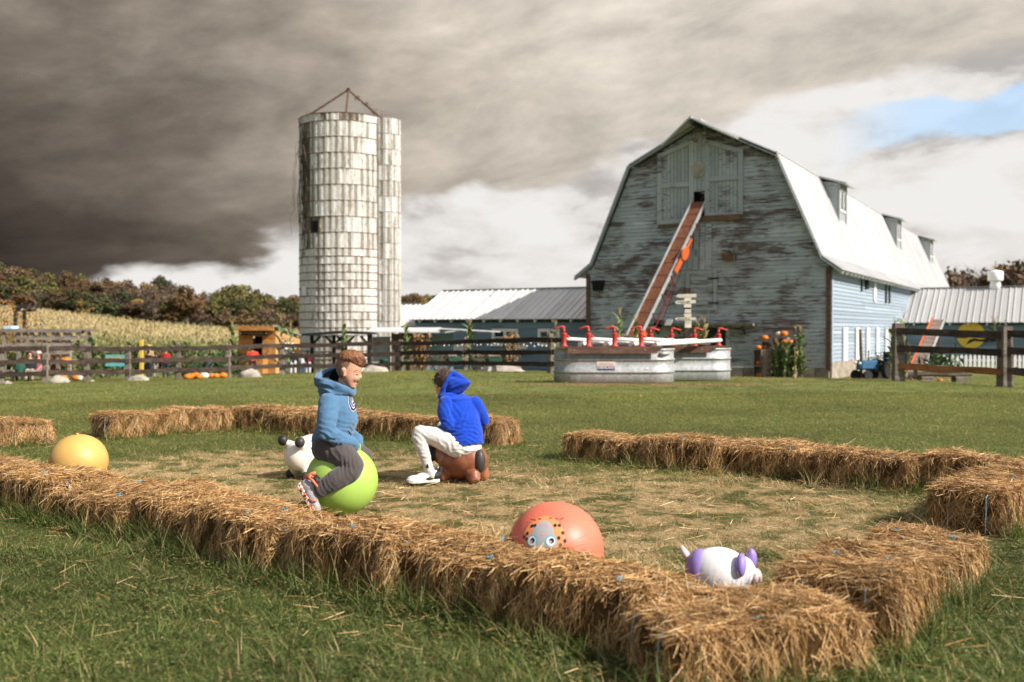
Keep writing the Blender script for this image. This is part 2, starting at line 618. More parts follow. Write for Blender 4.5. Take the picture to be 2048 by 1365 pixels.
xs = np.concatenate([-np.geomspace(1600, 31, 26), np.arange(-30, 30.1, 0.75), np.geomspace(31, 1600, 26)])
ys = np.concatenate([-np.geomspace(80, 6, 8), np.arange(-5, 60.1, 0.75), np.arange(62, 300, 5.0), np.geomspace(310, 1700, 14)])
GX, GY = np.meshgrid(xs, ys)
GZ = gz_arr(np.stack([GX.ravel(), GY.ravel()], 1))
V = np.stack([GX.ravel(), GY.ravel(), GZ], 1)
nx, ny = len(xs), len(ys)
ii = (np.arange(ny - 1)[:, None] * nx + np.arange(nx - 1)[None, :]).ravel()
Q = np.stack([ii, ii + 1, ii + nx + 1, ii + nx], 1)
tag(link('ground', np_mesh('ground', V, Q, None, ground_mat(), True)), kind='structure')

# ------------------------------------------------------------------ grass: tufts scattered over the turf
def grass_mat():
    m, t, b = mat_new('grass_blade')
    g = t.n('ShaderNodeGroup'); g.node_tree = WEAR
    oi = t.n('ShaderNodeObjectInfo')
    geo = t.n('ShaderNodeNewGeometry')
    rpi = geo.outputs['Random Per Island']
    P = geo.outputs['Position']
    r = t.m('FRACT', t.m('ADD', rpi, t.m('MULTIPLY', oi.outputs['Random'], 3.7)))
    grn = t.ramp(r, [(0.0, (0.030, 0.054, 0.012)), (0.40, (0.078, 0.122, 0.026)), (0.74, (0.165, 0.198, 0.054)), (0.90, (0.28, 0.23, 0.095)), (1.0, (0.44, 0.33, 0.17))])
    dry = t.ramp(r, [(0.0, (0.26, 0.18, 0.085)), (0.4, (0.52, 0.375, 0.20)), (0.8, (0.74, 0.56, 0.34)), (1.0, (0.17, 0.17, 0.06))])
    c = t.mix(t.ss(t.m('ADD', g.outputs['Wear'], t.m('MULTIPLY', t.m('SUBTRACT', oi.outputs['Random'], 0.5), 0.8)), 0.35, 0.60), grn, dry)
    tone = t.ss(g.outputs['Tone'], 0.35, 0.65, 0.78, 1.25)
    c = t.mix(1.0, c, t.cxyz(tone, tone, tone), 'MULTIPLY')
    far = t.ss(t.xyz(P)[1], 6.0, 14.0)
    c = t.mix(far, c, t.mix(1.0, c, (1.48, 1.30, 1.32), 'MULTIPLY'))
    t.put(b.inputs['Base Color'], c)
    b.inputs['Roughness'].default_value = 0.55
    b.inputs['Specular IOR Level'].default_value = 0.25
    tr = t.n('ShaderNodeBsdfTranslucent')
    t.put(tr.inputs[0], t.mix(1.0, c, (1.1, 1.25, 0.6), 'MULTIPLY'))
    mxs = t.n('ShaderNodeMixShader')
    mxs.inputs[0].default_value = 0.28
    t.L.new(b.outputs[0], mxs.inputs[1]); t.L.new(tr.outputs[0], mxs.inputs[2])
    out = [n for n in t.N if n.type == 'OUTPUT_MATERIAL'][0]
    t.L.new(mxs.outputs[0], out.inputs[0])
    return m
GRASS = grass_mat()

def blades(name, n, rad, hmin, hmax, wid, lean, mat, flat=0.0, curl=0.6, seg=4):
    """a tuft of n curved blades inside radius rad"""
    a = rng.uniform(0, 2 * PI, n); q = rad * np.sqrt(rng.uniform(0, 1, n))
    base = np.stack([q * np.cos(a), q * np.sin(a), np.full(n, -0.01)], 1)
    h = rng.uniform(hmin, hmax, n)
    dirn = rng.uniform(0, 2 * PI, n)
    ln = rng.uniform(0.2, 1.0, n) * lean
    t = np.linspace(0, 1, seg)
    D = np.stack([np.cos(dirn), np.sin(dirn), np.zeros(n)], 1)
    up = np.array([0, 0, 1.0])
    # angle from vertical grows along the blade
    P = np.zeros((n, seg, 3)); P[:, 0] = base
    for i in range(1, seg):
        ang = ln * (1 + curl * 2 * t[i]) + flat
        ang = np.minimum(ang, 1.75)
        st = (D * np.sin(ang)[:, None] + up * np.cos(ang)[:, None]) * (h / (seg - 1))[:, None]
        P[:, i] = P[:, i - 1] + st
    P[:, :, 2] = np.maximum(P[:, :, 2], 0.004 - 0.014 * (t == 0))
    ph = dirn + PI / 2 + rng.uniform(-.5, .5, n)
    S = np.stack([np.cos(ph), np.sin(ph), np.zeros(n)], 1)
    W = rng.uniform(0.7, 1.3, n) * wid
    return strips(P, S, W, mat, name, True, 0.12)

tufts = bpy.data.collections.new('grass_tufts')
def tuft(me):
    o = bpy.data.objects.new(me.name, me)
    tufts.objects.link(o)
for i in range(4):
    tuft(blades('a%d_turf' % i, 46, 0.075, 0.025, 0.062, 0.0044, 0.95, GRASS, 0.25, 0.7))
for i in range(3):
    tuft(blades('b%d_meadow' % i, 34, 0.085, 0.05, 0.115, 0.0052, 0.85, GRASS, 0.2, 1.0))
for i in range(2):
    tuft(blades('c%d_flat' % i, 56, 0.11, 0.03, 0.095, 0.0034, 0.6, GRASS, 0.80, 0.4))
for i in range(2):
    tuft(blades('d%d_long' % i, 12, 0.05, 0.13, 0.26, 0.0056, 0.5, GRASS, 0.0, 1.2, 6))
def broad(name):
    n = 16
    a = rng.uniform(0, 2 * PI, n); q = 0.085 * np.sqrt(rng.uniform(0, 1, n))
    V, T = [], []
    for i in range(n):
        c = np.array([q[i] * math.cos(a[i]), q[i] * math.sin(a[i]), rng.uniform(0.012, 0.055)])
        for k in range(3):
            th = a[i] + k * 2.09; s = rng.uniform(0.007, 0.013)
            dv = np.array([math.cos(th), math.sin(th), rng.uniform(-.3, .3)]); pv = np.array([-math.sin(th), math.cos(th), rng.uniform(-.2, .2)])
            o = len(V)
            V += [c, c + dv * s * .6 + pv * s * .5, c + dv * s * 1.2, c + dv * s * .6 - pv * s * .5]
            T.append((o, o + 1, o + 2, o + 3))
    return np_mesh(name, V, T, None, GRASS)
for i in range(2):
    tuft(broad('e%d_clover' % i))
# index: 0-3 turf, 4-6 meadow, 7-8 flat, 9-10 long, 11-12 clover

pts, rots, scs, idx = [], [], [], []
def sow(n, y0, y1, pick, s0, s1, keep=None, margin=1.5):
    y = np.sqrt(rng.uniform(y0 ** 2, y1 ** 2, n))
    x = rng.uniform(-1, 1, n) * (y * 0.54 + margin)
    if keep is not None:
        k = rng.uniform(0, 1, n) < keep(x, y)
        x, y = x[k], y[k]
    m = len(x)
    pts.append(np.stack([x, y, gz_arr(np.stack([x, y], 1))], 1))
    rots.append(rng.uniform(0, 2 * PI, m)); scs.append(rng.uniform(s0, s1, m)); idx.append(rng.choice(pick, m))
lush = lambda x, y: 1 - 0.80 * wear_py(x, y)
dull = lambda x, y: 0.15 + 0.85 * wear_py(x, y)
sow(16500, 2.3, 5.2, [0, 1, 2, 3, 4, 7, 8, 7, 8, 7, 8, 0, 1, 11], 0.7, 1.2, lush)
sow(14000, 4.2, 9.5, [0, 1, 2, 3, 4, 7, 8, 8, 11], 0.55, 0.95, lush)
sow(14000, 4.0, 10.5, [0, 1, 7, 8, 7, 8], 0.40, 0.75, dull)
sow(20000, 9.0, 17, [0, 1, 2, 3, 7, 8, 7, 8], 0.7, 1.1)
sow(17000, 15, 37, [0, 1, 2, 3, 7, 8, 7, 8], 0.9, 1.5)
sow(120, 2.4, 5.5, [9, 10], 0.5, 0.9, lush)
GRASS_EXTRA = []      # long tufts along the feet of the bales, filled by the bale builder

def scatter(name, P, rz, sc, ix, coll):
    me = bpy.data.meshes.new(name)
    me.vertices.add(len(P))
    me.vertices.foreach_set('co', np.asarray(P, np.float32).ravel())
    for nm, ty, arr in (('rz', 'FLOAT', rz), ('sc', 'FLOAT', sc), ('ix', 'INT', ix)):
        at = me.attributes.new(nm, ty, 'POINT')
        at.data.foreach_set('value', np.asarray(arr, np.int32 if ty == 'INT' else np.float32))
    me.update()
    o = link(name, me)
    ng = bpy.data.node_groups.new(name, 'GeometryNodeTree')
    ng.interface.new_socket('Geometry', in_out='INPUT', socket_type='NodeSocketGeometry')
    ng.interface.new_socket('Geometry', in_out='OUTPUT', socket_type='NodeSocketGeometry')
    N, L = ng.nodes, ng.links
    gi = N.new('NodeGroupInput'); go = N.new('NodeGroupOutput')
    ip = N.new('GeometryNodeInstanceOnPoints')
    ci = N.new('GeometryNodeCollectionInfo')
    ci.inputs['Collection'].default_value = coll
    ci.inputs['Separate Children'].default_value = True
    ci.inputs['Reset Children'].default_value = True
    def attr(nm, ty):
        a = N.new('GeometryNodeInputNamedAttribute'); a.data_type = ty
        a.inputs['Name'].default_value = nm
        return a.outputs['Attribute']
    cx = N.new('ShaderNodeCombineXYZ')
    L.new(attr('rz', 'FLOAT'), cx.inputs[2])
    L.new(gi.outputs[0], ip.inputs['Points'])
    L.new(ci.outputs[0], ip.inputs['Instance'])
    ip.inputs['Pick Instance'].default_value = True
    L.new(attr('ix', 'INT'), ip.inputs['Instance Index'])
    L.new(cx.outputs[0], ip.inputs['Rotation'])
    L.new(attr('sc', 'FLOAT'), ip.inputs['Scale'])
    L.new(ip.outputs[0], go.inputs[0])
    md = o.modifiers.new('scatter', 'NODES')
    md.node_group = ng
    return o
# ------------------------------------------------------------------ barn materials
def siding_mat(name, paint, paint2, bare, bare2, amount, sc=1.0):
    """painted clapboard: paint worn off in streaks along the boards"""
    m, t, b = mat_new(name)
    co = t.n('ShaderNodeTexCoord').outputs['Object']
    oi = t.n('ShaderNodeObjectInfo')
    rnd = oi.outputs['Random']
    v1 = t.vm('MULTIPLY', co, (0.55 * sc, 0.55 * sc, 0.8 * sc))
    big = t.noise(v1, 0.9, 5, 0.6, 0.6)
    v2 = t.vm('MULTIPLY', co, (1.2 * sc, 1.2 * sc, 14 * sc))
    fine = t.noise(v2, 1.6, 6, 0.65, 0.2, w=t.m('MULTIPLY', rnd, 11.0))
    grain = t.noise(t.vm('MULTIPLY', co, (2.5, 2.5, 60)), 2.0, 5, 0.6)
    s = t.m('ADD', t.m('ADD', t.m('MULTIPLY', big, 0.60), t.m('MULTIPLY', fine, 0.80)), t.m('MULTIPLY', t.m('SUBTRACT', rnd, 0.5), 0.10))
    mask = t.ss(s, amount - 0.06, amount + 0.09)
    pc = t.ramp(fine, [(0.3, paint2), (0.7, paint)])
    k = t.m('MULTIPLY_ADD', t.m('SUBTRACT', rnd, 0.5), 0.34, 1.0)
    pc = t.mix(1.0, pc, t.cxyz(k, k, k), 'MULTIPLY')
    bc = t.ramp(grain, [(0.3, bare2), (0.7, bare)])
    c = t.mix(mask, pc, bc)
    t.put(b.inputs['Base Color'], c)
    b.inputs['Roughness'].default_value = 0.8
    b.inputs['Specular IOR Level'].default_value = 0.2
    bump(t, b, t.m('ADD', fine, grain), 0.4, 0.01)
    return m
M_GABLE = siding_mat('weathered_clapboard', (0.535, 0.580, 0.585), (0.36, 0.40, 0.41), (0.175, 0.140, 0.120), (0.068, 0.050, 0.043), 0.708)
M_SIDE = siding_mat('blue_clapboard', (0.29, 0.345, 0.40), (0.25, 0.30, 0.355), (0.20, 0.24, 0.28), (0.14, 0.17, 0.2), 0.97)
M_WING = siding_mat('slate_blue_board', (0.19, 0.265, 0.315), (0.145, 0.205, 0.25), (0.12, 0.13, 0.13), (0.07, 0.07, 0.07), 0.86)
M_DOOR = siding_mat('weathered_plank', (0.46, 0.495, 0.495), (0.29, 0.32, 0.325), (0.16, 0.13, 0.11), (0.06, 0.05, 0.045), 0.76)
M_TRIM = siding_mat('grey_trim', (0.40, 0.43, 0.425), (0.28, 0.305, 0.305), (0.14, 0.11, 0.09), (0.06, 0.05, 0.04), 0.80)
M_DARKTRIM = pm('dark_trim', (0.07, 0.085, 0.085), (0.03, 0.035, 0.035), 4, 0.8, 0.2)
M_BROWN = pm('brown_board', (0.20, 0.12, 0.075), (0.08, 0.05, 0.035), 5, 0.85, 0.4, stretch=(1, 1, 6), rnd=0.2)
M_DARK = pm('dark_gap', (0.012, 0.011, 0.010), (0.006, 0.006, 0.006), 5, 0.9)
M_STONE = pm('stone_foundation', (0.36, 0.31, 0.25), (0.16, 0.13, 0.10), 3.5, 0.9, 0.7, rnd=0.2)
M_WHITE = pm('white_paint', (0.80, 0.79, 0.77), (0.68, 0.66, 0.64), 7, 0.6, 0.1, rnd=0.05)
M_WHITE2 = pm('white_plank', (0.78, 0.76, 0.74), (0.62, 0.56, 0.53), 9, 0.6, 0.15, rnd=0.08, stretch=(3, 3, .6))
M_GLASS = pm('dark_glass', (0.03, 0.035, 0.04), (0.02, 0.022, 0.025), 3, 0.12, spec=0.6)

def metal_roof(name, c1, c2, rust, amount, rough=0.45):
    m, t, b = mat_new(name)
    co = t.n('ShaderNodeTexCoord').outputs['Object']
    rnd = t.n('ShaderNodeObjectInfo').outputs['Random']
    n1 = t.noise(t.vm('MULTIPLY', co, (2.5, 0.7, 0.7)), 1.0, 6, 0.6, 0.4, w=t.m('MULTIPLY', rnd, 9.0))
    n2 = t.noise(co, 6.0, 5)
    c = t.ramp(n1, [(0.3, c2), (0.65, c1)])
    k = t.m('MULTIPLY_ADD', t.m('SUBTRACT', rnd, 0.5), 0.16, 1.0)
    c = t.mix(1.0, c, t.cxyz(k, k, k), 'MULTIPLY')
    c = t.mix(t.m('MULTIPLY', t.ss(t.m('ADD', n1, t.m('MULTIPLY', n2, 0.4)), amount, amount + 0.15), 0.8), c, rust)
    t.put(b.inputs['Base Color'], c)
    b.inputs['Roughness'].default_value = rough
    b.inputs['Metallic'].default_value = 0.15
    bump(t, b, n1, 0.15, 0.02)
    return m
M_ROOF = metal_roof('pale_metal_roof', (0.53, 0.525, 0.52), (0.46, 0.455, 0.45), (0.42, 0.38, 0.35), 0.98)
M_ROOF2 = metal_roof('old_metal_roof', (0.66, 0.65, 0.64), (0.54, 0.53, 0.515), (0.17, 0.14, 0.115), 0.80)
M_ROOF3 = metal_roof('grey_metal_roof', (0.44, 0.435, 0.43), (0.40, 0.395, 0.39), (0.25, 0.23, 0.21), 0.98)

# ------------------------------------------------------------------ barn, in its own frame: x along the gable (0 at the near right corner), y back along the side wall
BZ = -0.69
BC = Vector((11.5, 36.0, BZ))
BU = Vector((0.871, -0.491, 0))
BL = Vector((0.491, 0.871, 0))
BROT = math.atan2(-0.491, 0.871)
GW, LEN = 9.66, 44.0
def gab(px, py, yl=0.0):
    """photo pixel on the plane local y = yl -> (x, z) in the barn frame"""
    rx = (px - CX) / F
    ox, oy = BC.x + BL.x * yl, BC.y + BL.y * yl
    wv = (ox - oy * rx) / (BU.x - BU.y * rx)
    dep = oy - BU.y * wv
    return -wv, H - BZ + (HY - py) / F * dep
def sid(px, py):
    """photo pixel on the side wall (x = 0) -> (y, z)"""
    rx = (px - CX) / F
    L = (BC.y * rx - BC.x) / (BL.x - BL.y * rx)
    dep = BC.y + BL.y * L
    return L, H - BZ + (HY - py) / F * dep
PROF = [(0.46, 3.94), (-0.26, 4.47), (-1.90, 8.30), (-4.83, 9.78), (-7.76, 8.30), (-9.40, 4.47), (-10.12, 3.94)]
def prof_x(z):
    """left and right limits of the gable at height z"""
    if z <= 4.1: return -GW, 0.0
    p = [(0.0, 4.1), (-0.30, 4.42), (-1.95, 8.22), (-4.83, 9.66)]
    for (x0, z0), (x1, z1) in zip(p[:-1], p[1:]):
        if z0 <= z <= z1:
            x = x0 + (x1 - x0) * (z - z0) / (z1 - z0)
            return -GW - x, x
    return -4.84, -4.82

barn = thing('barn', 'big weathered blue gambrel barn with a pale metal roof and dormers', 'barn', BC, BROT)
wallg = link('gable_wall', None, barn)
walls = link('side_wall', None, barn)

# openings on the gable
ox0, oz1 = gab(1387, 381); ox1, oz0 = gab(1412, 437)           # loft opening under the disc
dx0, dz1 = gab(1398, 654); dx1, _ = gab(1457, 654)              # lower door
step = 0.146
z = 0.42
row = 0
while z < 9.62:
    x0, x1 = prof_x(z + step * 0.5)
    cuts = [(x0, x1)]
    for (a, b, za, zb) in ((ox0, ox1, oz0, oz1), (dx0, dx1, 0, dz1)):
        if za < z + step * 0.5 < zb:
            new = []
            for (p, q) in cuts:
                if a > p and b < q: new += [(p, a), (b, q)]
                else: new.append((p, q))
            cuts = new
    segs = []
    for (p, q) in cuts:
        n = max(1, int((q - p) / 4.2 + random.random()))
        br = sorted([p] + [p + (q - p) * (i + random.uniform(-.25, .25)) / n for i in range(1, n)] + [q])
        segs += list(zip(br[:-1], br[1:]))
    for (p, q) in segs:
        if q - p < 0.03: continue
        zt = z + step + 0.012
        a0, a1 = prof_x(min(zt, 9.6)) if z > 4.1 else (p, q)
        pt, qt = (max(p, a0) if p <= x0 + .01 else p), (min(q, a1) if q >= x1 - .01 else q)
        if qt <= pt: pt = qt - .01
        o = random.uniform(0, 0.006)
        mb = MB()
        mb.add([(p, -0.034 - o, z), (q - .004, -0.034 - o, z), (qt - .004, -0.006, zt), (pt, -0.006, zt),
                (p, 0.0, z), (q - .004, 0.0, z), (qt - .004, 0.0, zt), (pt, 0.0, zt)],
               [(0, 1, 2, 3), (4, 7, 6, 5), (0, 4, 5, 1), (0, 3, 7, 4), (1, 5, 6, 2), (3, 2, 6, 7)])
        mb.build('board', M_GABLE, wallg)
    z += step
    row += 1
# backing of the gable (with the two openings left free) and far gable, floor stays open
mb = MB()
def gpoly(xa, xb, za, zb, y0=0.002, y1=0.10):
    mb.box(((xa + xb) / 2, (y0 + y1) / 2, (za + zb) / 2), (xb - xa, y1 - y0, zb - za))
gpoly(-GW, dx0, 0, dz1); gpoly(dx1, 0, 0, dz1)
gpoly(-GW, 0, dz1, 4.1)
zz_ = 4.1
while zz_ < 9.55:
    xa, xb = prof_x(zz_ + 0.2)
    zt = zz_ + 0.2
    if zz_ + .1 > oz0 and zz_ + .1 < oz1:
        gpoly(xa, ox0, zz_, zt); gpoly(ox1, xb, zz_, zt)
    else:
        gpoly(xa, xb, zz_, zt)
    zz_ += 0.2
mb.build('sheathing', M_DARK, wallg)
mb = MB()
mb.prism([(-GW, 0), (0, 0), (0, 4.1), (-.3, 4.4), (-1.95, 8.2), (-4.83, 9.6), (-7.71, 8.2), (-9.36, 4.4), (-GW, 4.1)], lambda p: (p[0], LEN - .1, p[1]), lambda p: (p[0], LEN, p[1]))
mb.build('far_gable', M_SIDE, barn)
# corner boards and foundation
mb = MB()
mb.box((-0.045, -0.06, 2.2), (0.17, 0.045, 3.75)); mb.box((-GW + .06, -0.06, 2.2), (0.17, 0.045, 3.75))
mb.build('corner_board', M_BROWN, wallg)
x = -GW
while x < -0.05:
    w_ = random.uniform(0.5, 0.95)
    e = min(x + w_, 0.0)
    if not (x < dx1 and e > dx0):
        MB().box(((x + e) / 2, -0.02, 0.195), (e - x - .015, 0.12, 0.43), None).build('foundation_stone', M_STONE, wallg, bevel=0.02)
    x += w_
# side wall boards
z = 0.62
while z < 4.12:
    y0 = 0.0
    while y0 < LEN - .1:
        y1 = min(y0 + random.uniform(5, 9), LEN)
        mb = MB()
        mb.add([(0.034, y0, z), (0.034, y1 - .005, z), (0.006, y1 - .005, z + step), (0.006, y0, z + step),
                (0, y0, z), (0, y1 - .005, z), (0, y1 - .005, z + step), (0, y0, z + step)],
               [(0, 1, 2, 3), (4, 7, 6, 5), (0, 4, 5, 1), (0, 3, 7, 4), (1, 5, 6, 2), (3, 2, 6, 7)])
        mb.build('board', M_SIDE, walls)
        y0 = y1
    z += step
MB().box((-0.052, LEN / 2, 2.1), (0.1, LEN - .25, 4.15)).build('sheathing', M_DARK, walls)
MB().box((0.0, LEN / 2, 0.30), (0.14, LEN, 0.62)).build('foundation', M_STONE, walls)
MB().box((-GW + .05, LEN / 2, 2.1), (0.1, LEN - .25, 4.15)).build('far_side_wall', M_SIDE, barn)
MB().box((0.055, 0.10, 2.28), (0.03, 0.16, 3.6)).build('corner_board', M_SIDE, walls)
for (px, pb) in ((1686.5, 720), (1711.5, 717), (1732.5, 714), (1752, 710), (1770, 706.5)):
    y, zt = sid(px, 658); _, zb = sid(px, pb)
    wd = 0.62
    sh = link('window_shutter', None, walls)
    sh.location = (0.05, y, (zb + zt) / 2)
    hgt = zt - zb
    for k in range(4):
        MB().box((0, -wd / 2 + wd * (k + .5) / 4, 0), (0.035, wd / 4 - .018, hgt - .06)).build('plank', M_WHITE2, sh)
    fr = MB()
    for s in (-1, 1):
        fr.box((0.018, s * (wd / 2 + .02), 0), (0.06, .09, hgt + .1)); fr.box((0.018, 0, s * (hgt / 2)), (0.058, wd - .06, .09))
    fr.build('frame', M_WHITE, sh)
y, z1 = sid(1730, 560); _, z0 = sid(1730, 578)
MB().box((0.07, y, (z0 + z1) / 2), (0.10, 0.55, z1 - z0)).build('vent', M_DARK, walls, bevel=.03)
y, z1 = sid(1720, 556); _, z0 = sid(1720, 584)
MB().box((0.07, y, (z0 + z1) / 2), (0.06, 0.12, z1 - z0)).build('bracket', M_DARKTRIM, walls)
y, z1 = sid(1747, 572)
MB().lathe([(0.05, 0), (0.30, 0.01), (0.30, 0.04), (0.05, 0.05)], 20, (0.03, y, z1 - .3), Matrix.Rotation(PI / 2, 3, 'Y') @ Matrix.Scale(1.5, 3, (1, 0, 0))).build('disc', M_WHITE, walls)
for px in (1769, 1776):
    y, z1 = sid(px, 568); _, z0 = sid(px, 607)
    MB().box((0.07, y, (z0 + z1) / 2), (0.06, 0.22, z1 - z0)).build('shutter_leaf', M_DARKTRIM, walls)

# ------------------------------------------------------------------ roof: panels along each slope, hay hood, rafters, trim
roof = link('roof', None, barn)
def slope_panels(pts, y0, y1, wid, mat, parent, th=0.03, rib=0.035):
    """metal panels laid down a slope given by the (x,z) points, repeated along y"""
    n = max(1, round((y1 - y0) / wid)); wd = (y1 - y0) / n
    mb = MB()
    for (xa, za), (xb, zb) in zip(pts[:-1], pts[1:]):
        nrm = Vector((-(zb - za), 0, (xb - xa))).normalized()
        if nrm.z < 0: nrm = -nrm
        a, b = Vector((xa, 0, za)), Vector((xb, 0, zb))
        g = 0.004
        vs = [a + Vector((0, g, 0)), a + Vector((0, wd - g, 0)), b + Vector((0, wd - g, 0)), b + Vector((0, g, 0))]
        mb.add(vs + [v + nrm * th for v in vs], [(0, 1, 2, 3), (4, 7, 6, 5), (0, 4, 5, 1), (1, 5, 6, 2), (2, 6, 7, 3), (3, 7, 4, 0)])
        for yy in (0.045, wd * .5):
            vs = [a + Vector((0, yy - .03, 0)) + nrm * th, a + Vector((0, yy + .03, 0)) + nrm * th, b + Vector((0, yy + .03, 0)) + nrm * th, b + Vector((0, yy - .03, 0)) + nrm * th]
            vt = [vs[i].lerp(vs[i ^ 1], .3) + nrm * rib for i in range(4)]
            mb.add(vs + vt, [(4, 5, 6, 7), (0, 1, 5, 4), (1, 2, 6, 5), (2, 3, 7, 6), (3, 0, 4, 7)])
    me = mb.mesh('roof_panel', mat)
    for i in range(n):
        link('panel', me, parent, (0, y0 + i * wd, 0))
OV = -0.28
slope_panels([(0.46, 3.94), (-0.26, 4.47), (-1.90, 8.30)], OV, LEN + .3, 0.92, M_ROOF, roof)
slope_panels([(-1.90, 8.31), (-4.83, 9.78)], OV, LEN + .3, 0.92, M_ROOF, roof)
slope_panels([(-7.76, 8.31), (-4.83, 9.78)], OV, LEN + .3, 1.84, M_ROOF, roof)
slope_panels([(-10.12, 3.94), (-9.40, 4.47), (-7.76, 8.30)], OV, LEN + .3, 1.84, M_ROOF, roof)
mb = MB()          # rake boards following the front edge, under the panels
for (a, b) in zip(PROF[:-1], PROF[1:]):
    mb.bar((a[0], OV + .03, a[1] - .09), (b[0], OV + .03, b[1] - .09), 0.05, 0.17, up=(0, 1, 0.001))
mb.build('rake_board', M_TRIM, roof)
mb = MB()
for (a, b) in zip(PROF[:-1], PROF[1:]):
    mb.bar((a[0], OV / 2 + .04, a[1] - .03), (b[0], OV / 2 + .04, b[1] - .03), 0.30, 0.03, up=(a[1] - b[1], 0, b[0] - a[0]))
mb.build('soffit', M_DARKTRIM, roof)
mb = MB()
mb.tube([(-4.83, OV, 9.83), (-4.83, LEN + .3, 9.83)], 0.06, 6)
for xk, zk in ((-1.90, 8.35), (-0.26, 4.51)):
    mb.bar((xk, OV, zk), (xk, LEN + .3, zk), 0.10, 0.03)
mb.build('ridge_cap', M_ROOF3, roof)
mb = MB()
mb.bar((-1.12, OV, 6.18), (-1.12, LEN + .3, 6.18), 0.035, 0.05)
mb.build('lap_seam', M_ROOF2, roof)
for i in range(56):
    y = 0.2 + i * 0.78
    MB().bar((0.05, y, 4.06), (0.42, y, 3.86), 0.07, 0.12).build('rafter_tail', M_WHITE if i % 1 == 0 else M_TRIM, roof)
# hay hood
hood = link('hay_hood', None, roof)
ap = Vector((-4.83, -1.25, 9.82)); bk = Vector((-4.83, OV, 9.82))
for s in (-1, 1):
    rk = Vector((-4.83 + s * 1.55, OV, 9.80 - 1.55 * (9.78 - 8.30) / 2.93))
    n = ((rk - bk).cross(ap - bk)).normalized()
    if n.z < 0: n = -n
    mb = MB()
    mb.add([bk, rk, ap, bk - n * .05, rk - n * .05, ap - n * .05], [(0, 1, 2), (3, 5, 4), (0, 3, 4, 1), (1, 4, 5, 2), (2, 5, 3, 0)])
    mb.build('hood_panel', M_ROOF2, hood)
    MB().bar(rk - n * .09, ap - n * .09, .05, .14, up=(0, 1, .2)).build('hood_trim', M_TRIM, hood)
MB().bar((-4.83, 0.1, 9.55), (-4.83, -1.18, 9.60), .12, .14).build('hay_beam', M_DARKTRIM, hood)
MB().tube([(-4.83, -.75, 9.5), (-4.83, -.75, 9.05)], .02, 6).lathe([(.03, -.05), (.10, -.02), (.10, .05), (.03, .08)], 10, (-4.83, -.75, 8.98), Matrix.Rotation(PI / 2, 3, 'X')).build('pulley', M_BROWN, hood)
# dormers
for k, (L0) in enumerate((6.9, 22.8, 37.8)):
    dm = link('dormer', None, roof, (0, L0, 0))
    xw, zt, zb = -1.12, 8.06, 6.47        # front wall plane, top, foot on the slope
    wd = 1.5
    for s in (0, wd):
        MB().prism([(-1.86, 8.20), (xw, zt), (xw, zb)], lambda p: (p[0], s - .04, p[1]), lambda p: (p[0], s + .04, p[1])).build('cheek', M_TRIM, dm)
    MB().box((xw, wd / 2, (zb + zt) / 2 + .03), (.06, wd - .09, zt - zb)).build('front', M_TRIM, dm)
    mb = MB()
    for q in (0.0, wd):
        mb.box((xw + .05, q, (zb + zt) / 2), (.06, .12, zt - zb + .1))
    mb.build('corner_trim', M_TRIM, dm)
    for q in (0.42, 1.10):
        f = MB()
        f.box((xw + .05, q, 7.35), (.05, .50, .95)).build('window', M_WHITE, dm)
        MB().box((xw + .08, q, 7.35), (.03, .30, .74)).build('pane', M_GLASS, dm)
    MB().bar((-2.0, wd / 2, 8.40), (xw + .38, wd / 2, 8.00), wd + .5, .07).build('dormer_roof', M_ROOF3, dm)

# ------------------------------------------------------------------ doors, hatches and fittings on the gable
def door(px0, px1, top, bot, mids, name, slope=0.0, proud=0.06, nplank=9):
    """plank door on the gable; top may slope (pixels)"""
    xa, zb = gab(px0, bot); xb, _ = gab(px1, bot)
    _, za_l = gab(px0, top); _, za_r = gab(px1, top + slope)
    d = link(name, None, wallg)
    n = nplank
    for i in range(n):
        p, q = xa + (xb - xa) * i / n, xa + (xb - xa) * (i + 1) / n
        zt0 = za_l + (za_r - za_l) * i / n; zt1 = za_l + (za_r - za_l) * (i + 1) / n
        y = -proud - random.uniform(0, .008)
        MB().add([(p + .006, y, zb), (q - .006, y, zb), (q - .006, y, zt1), (p + .006, y, zt0), (p + .006, -.03, zb), (q - .006, -.03, zb), (q - .006, -.03, zt1), (p + .006, -.03, zt0)],
                 [(0, 1, 2, 3), (4, 7, 6, 5), (0, 4, 5, 1), (0, 3, 7, 4), (1, 5, 6, 2), (3, 2, 6, 7)]).build('plank', M_DOOR, d)
    y = -proud - .035
    fw = .17
    mb = MB()
    mb.bar((xa, y, zb), (xa, y, za_l), .05, fw, up=(1, 0, 0)); mb.bar((xb, y, zb), (xb, y, za_r), .05, fw, up=(1, 0, 0))
    mb.bar((xa + .09, y - .002, zb + .08), (xb - .09, y - .002, zb + .08), .05, fw)
    mb.bar((xa + .09, y - .002, za_l - .08), (xb - .09, y - .002, za_r - .08), .05, fw)
    for mpx in mids:
        _, zm = gab(px0, mpx)
        mb.bar((xa + .09, y - .003, zm), (xb - .09, y - .003, zm), .05, fw)
    mb.build('frame', M_TRIM, d)
    return d
door(1320, 1384, 309, 450, [374], 'loft_door', slope=-26)
door(1415, 1482, 283, 436, [361], 'loft_door', slope=16)
cx0, cz1 = gab(1386, 268); cx1, cz0 = gab(1413, 383)
for i in range(3):
    p = cx0 + (cx1 - cx0) * i / 3; q = cx0 + (cx1 - cx0) * (i + 1) / 3
    MB().box(((p + q) / 2, -.055, (cz0 + cz1) / 2), (q - p - .015, .04, cz1 - cz0)).build('plank', M_DOOR, wallg)
px_, pz_ = gab(1398.5, 341)
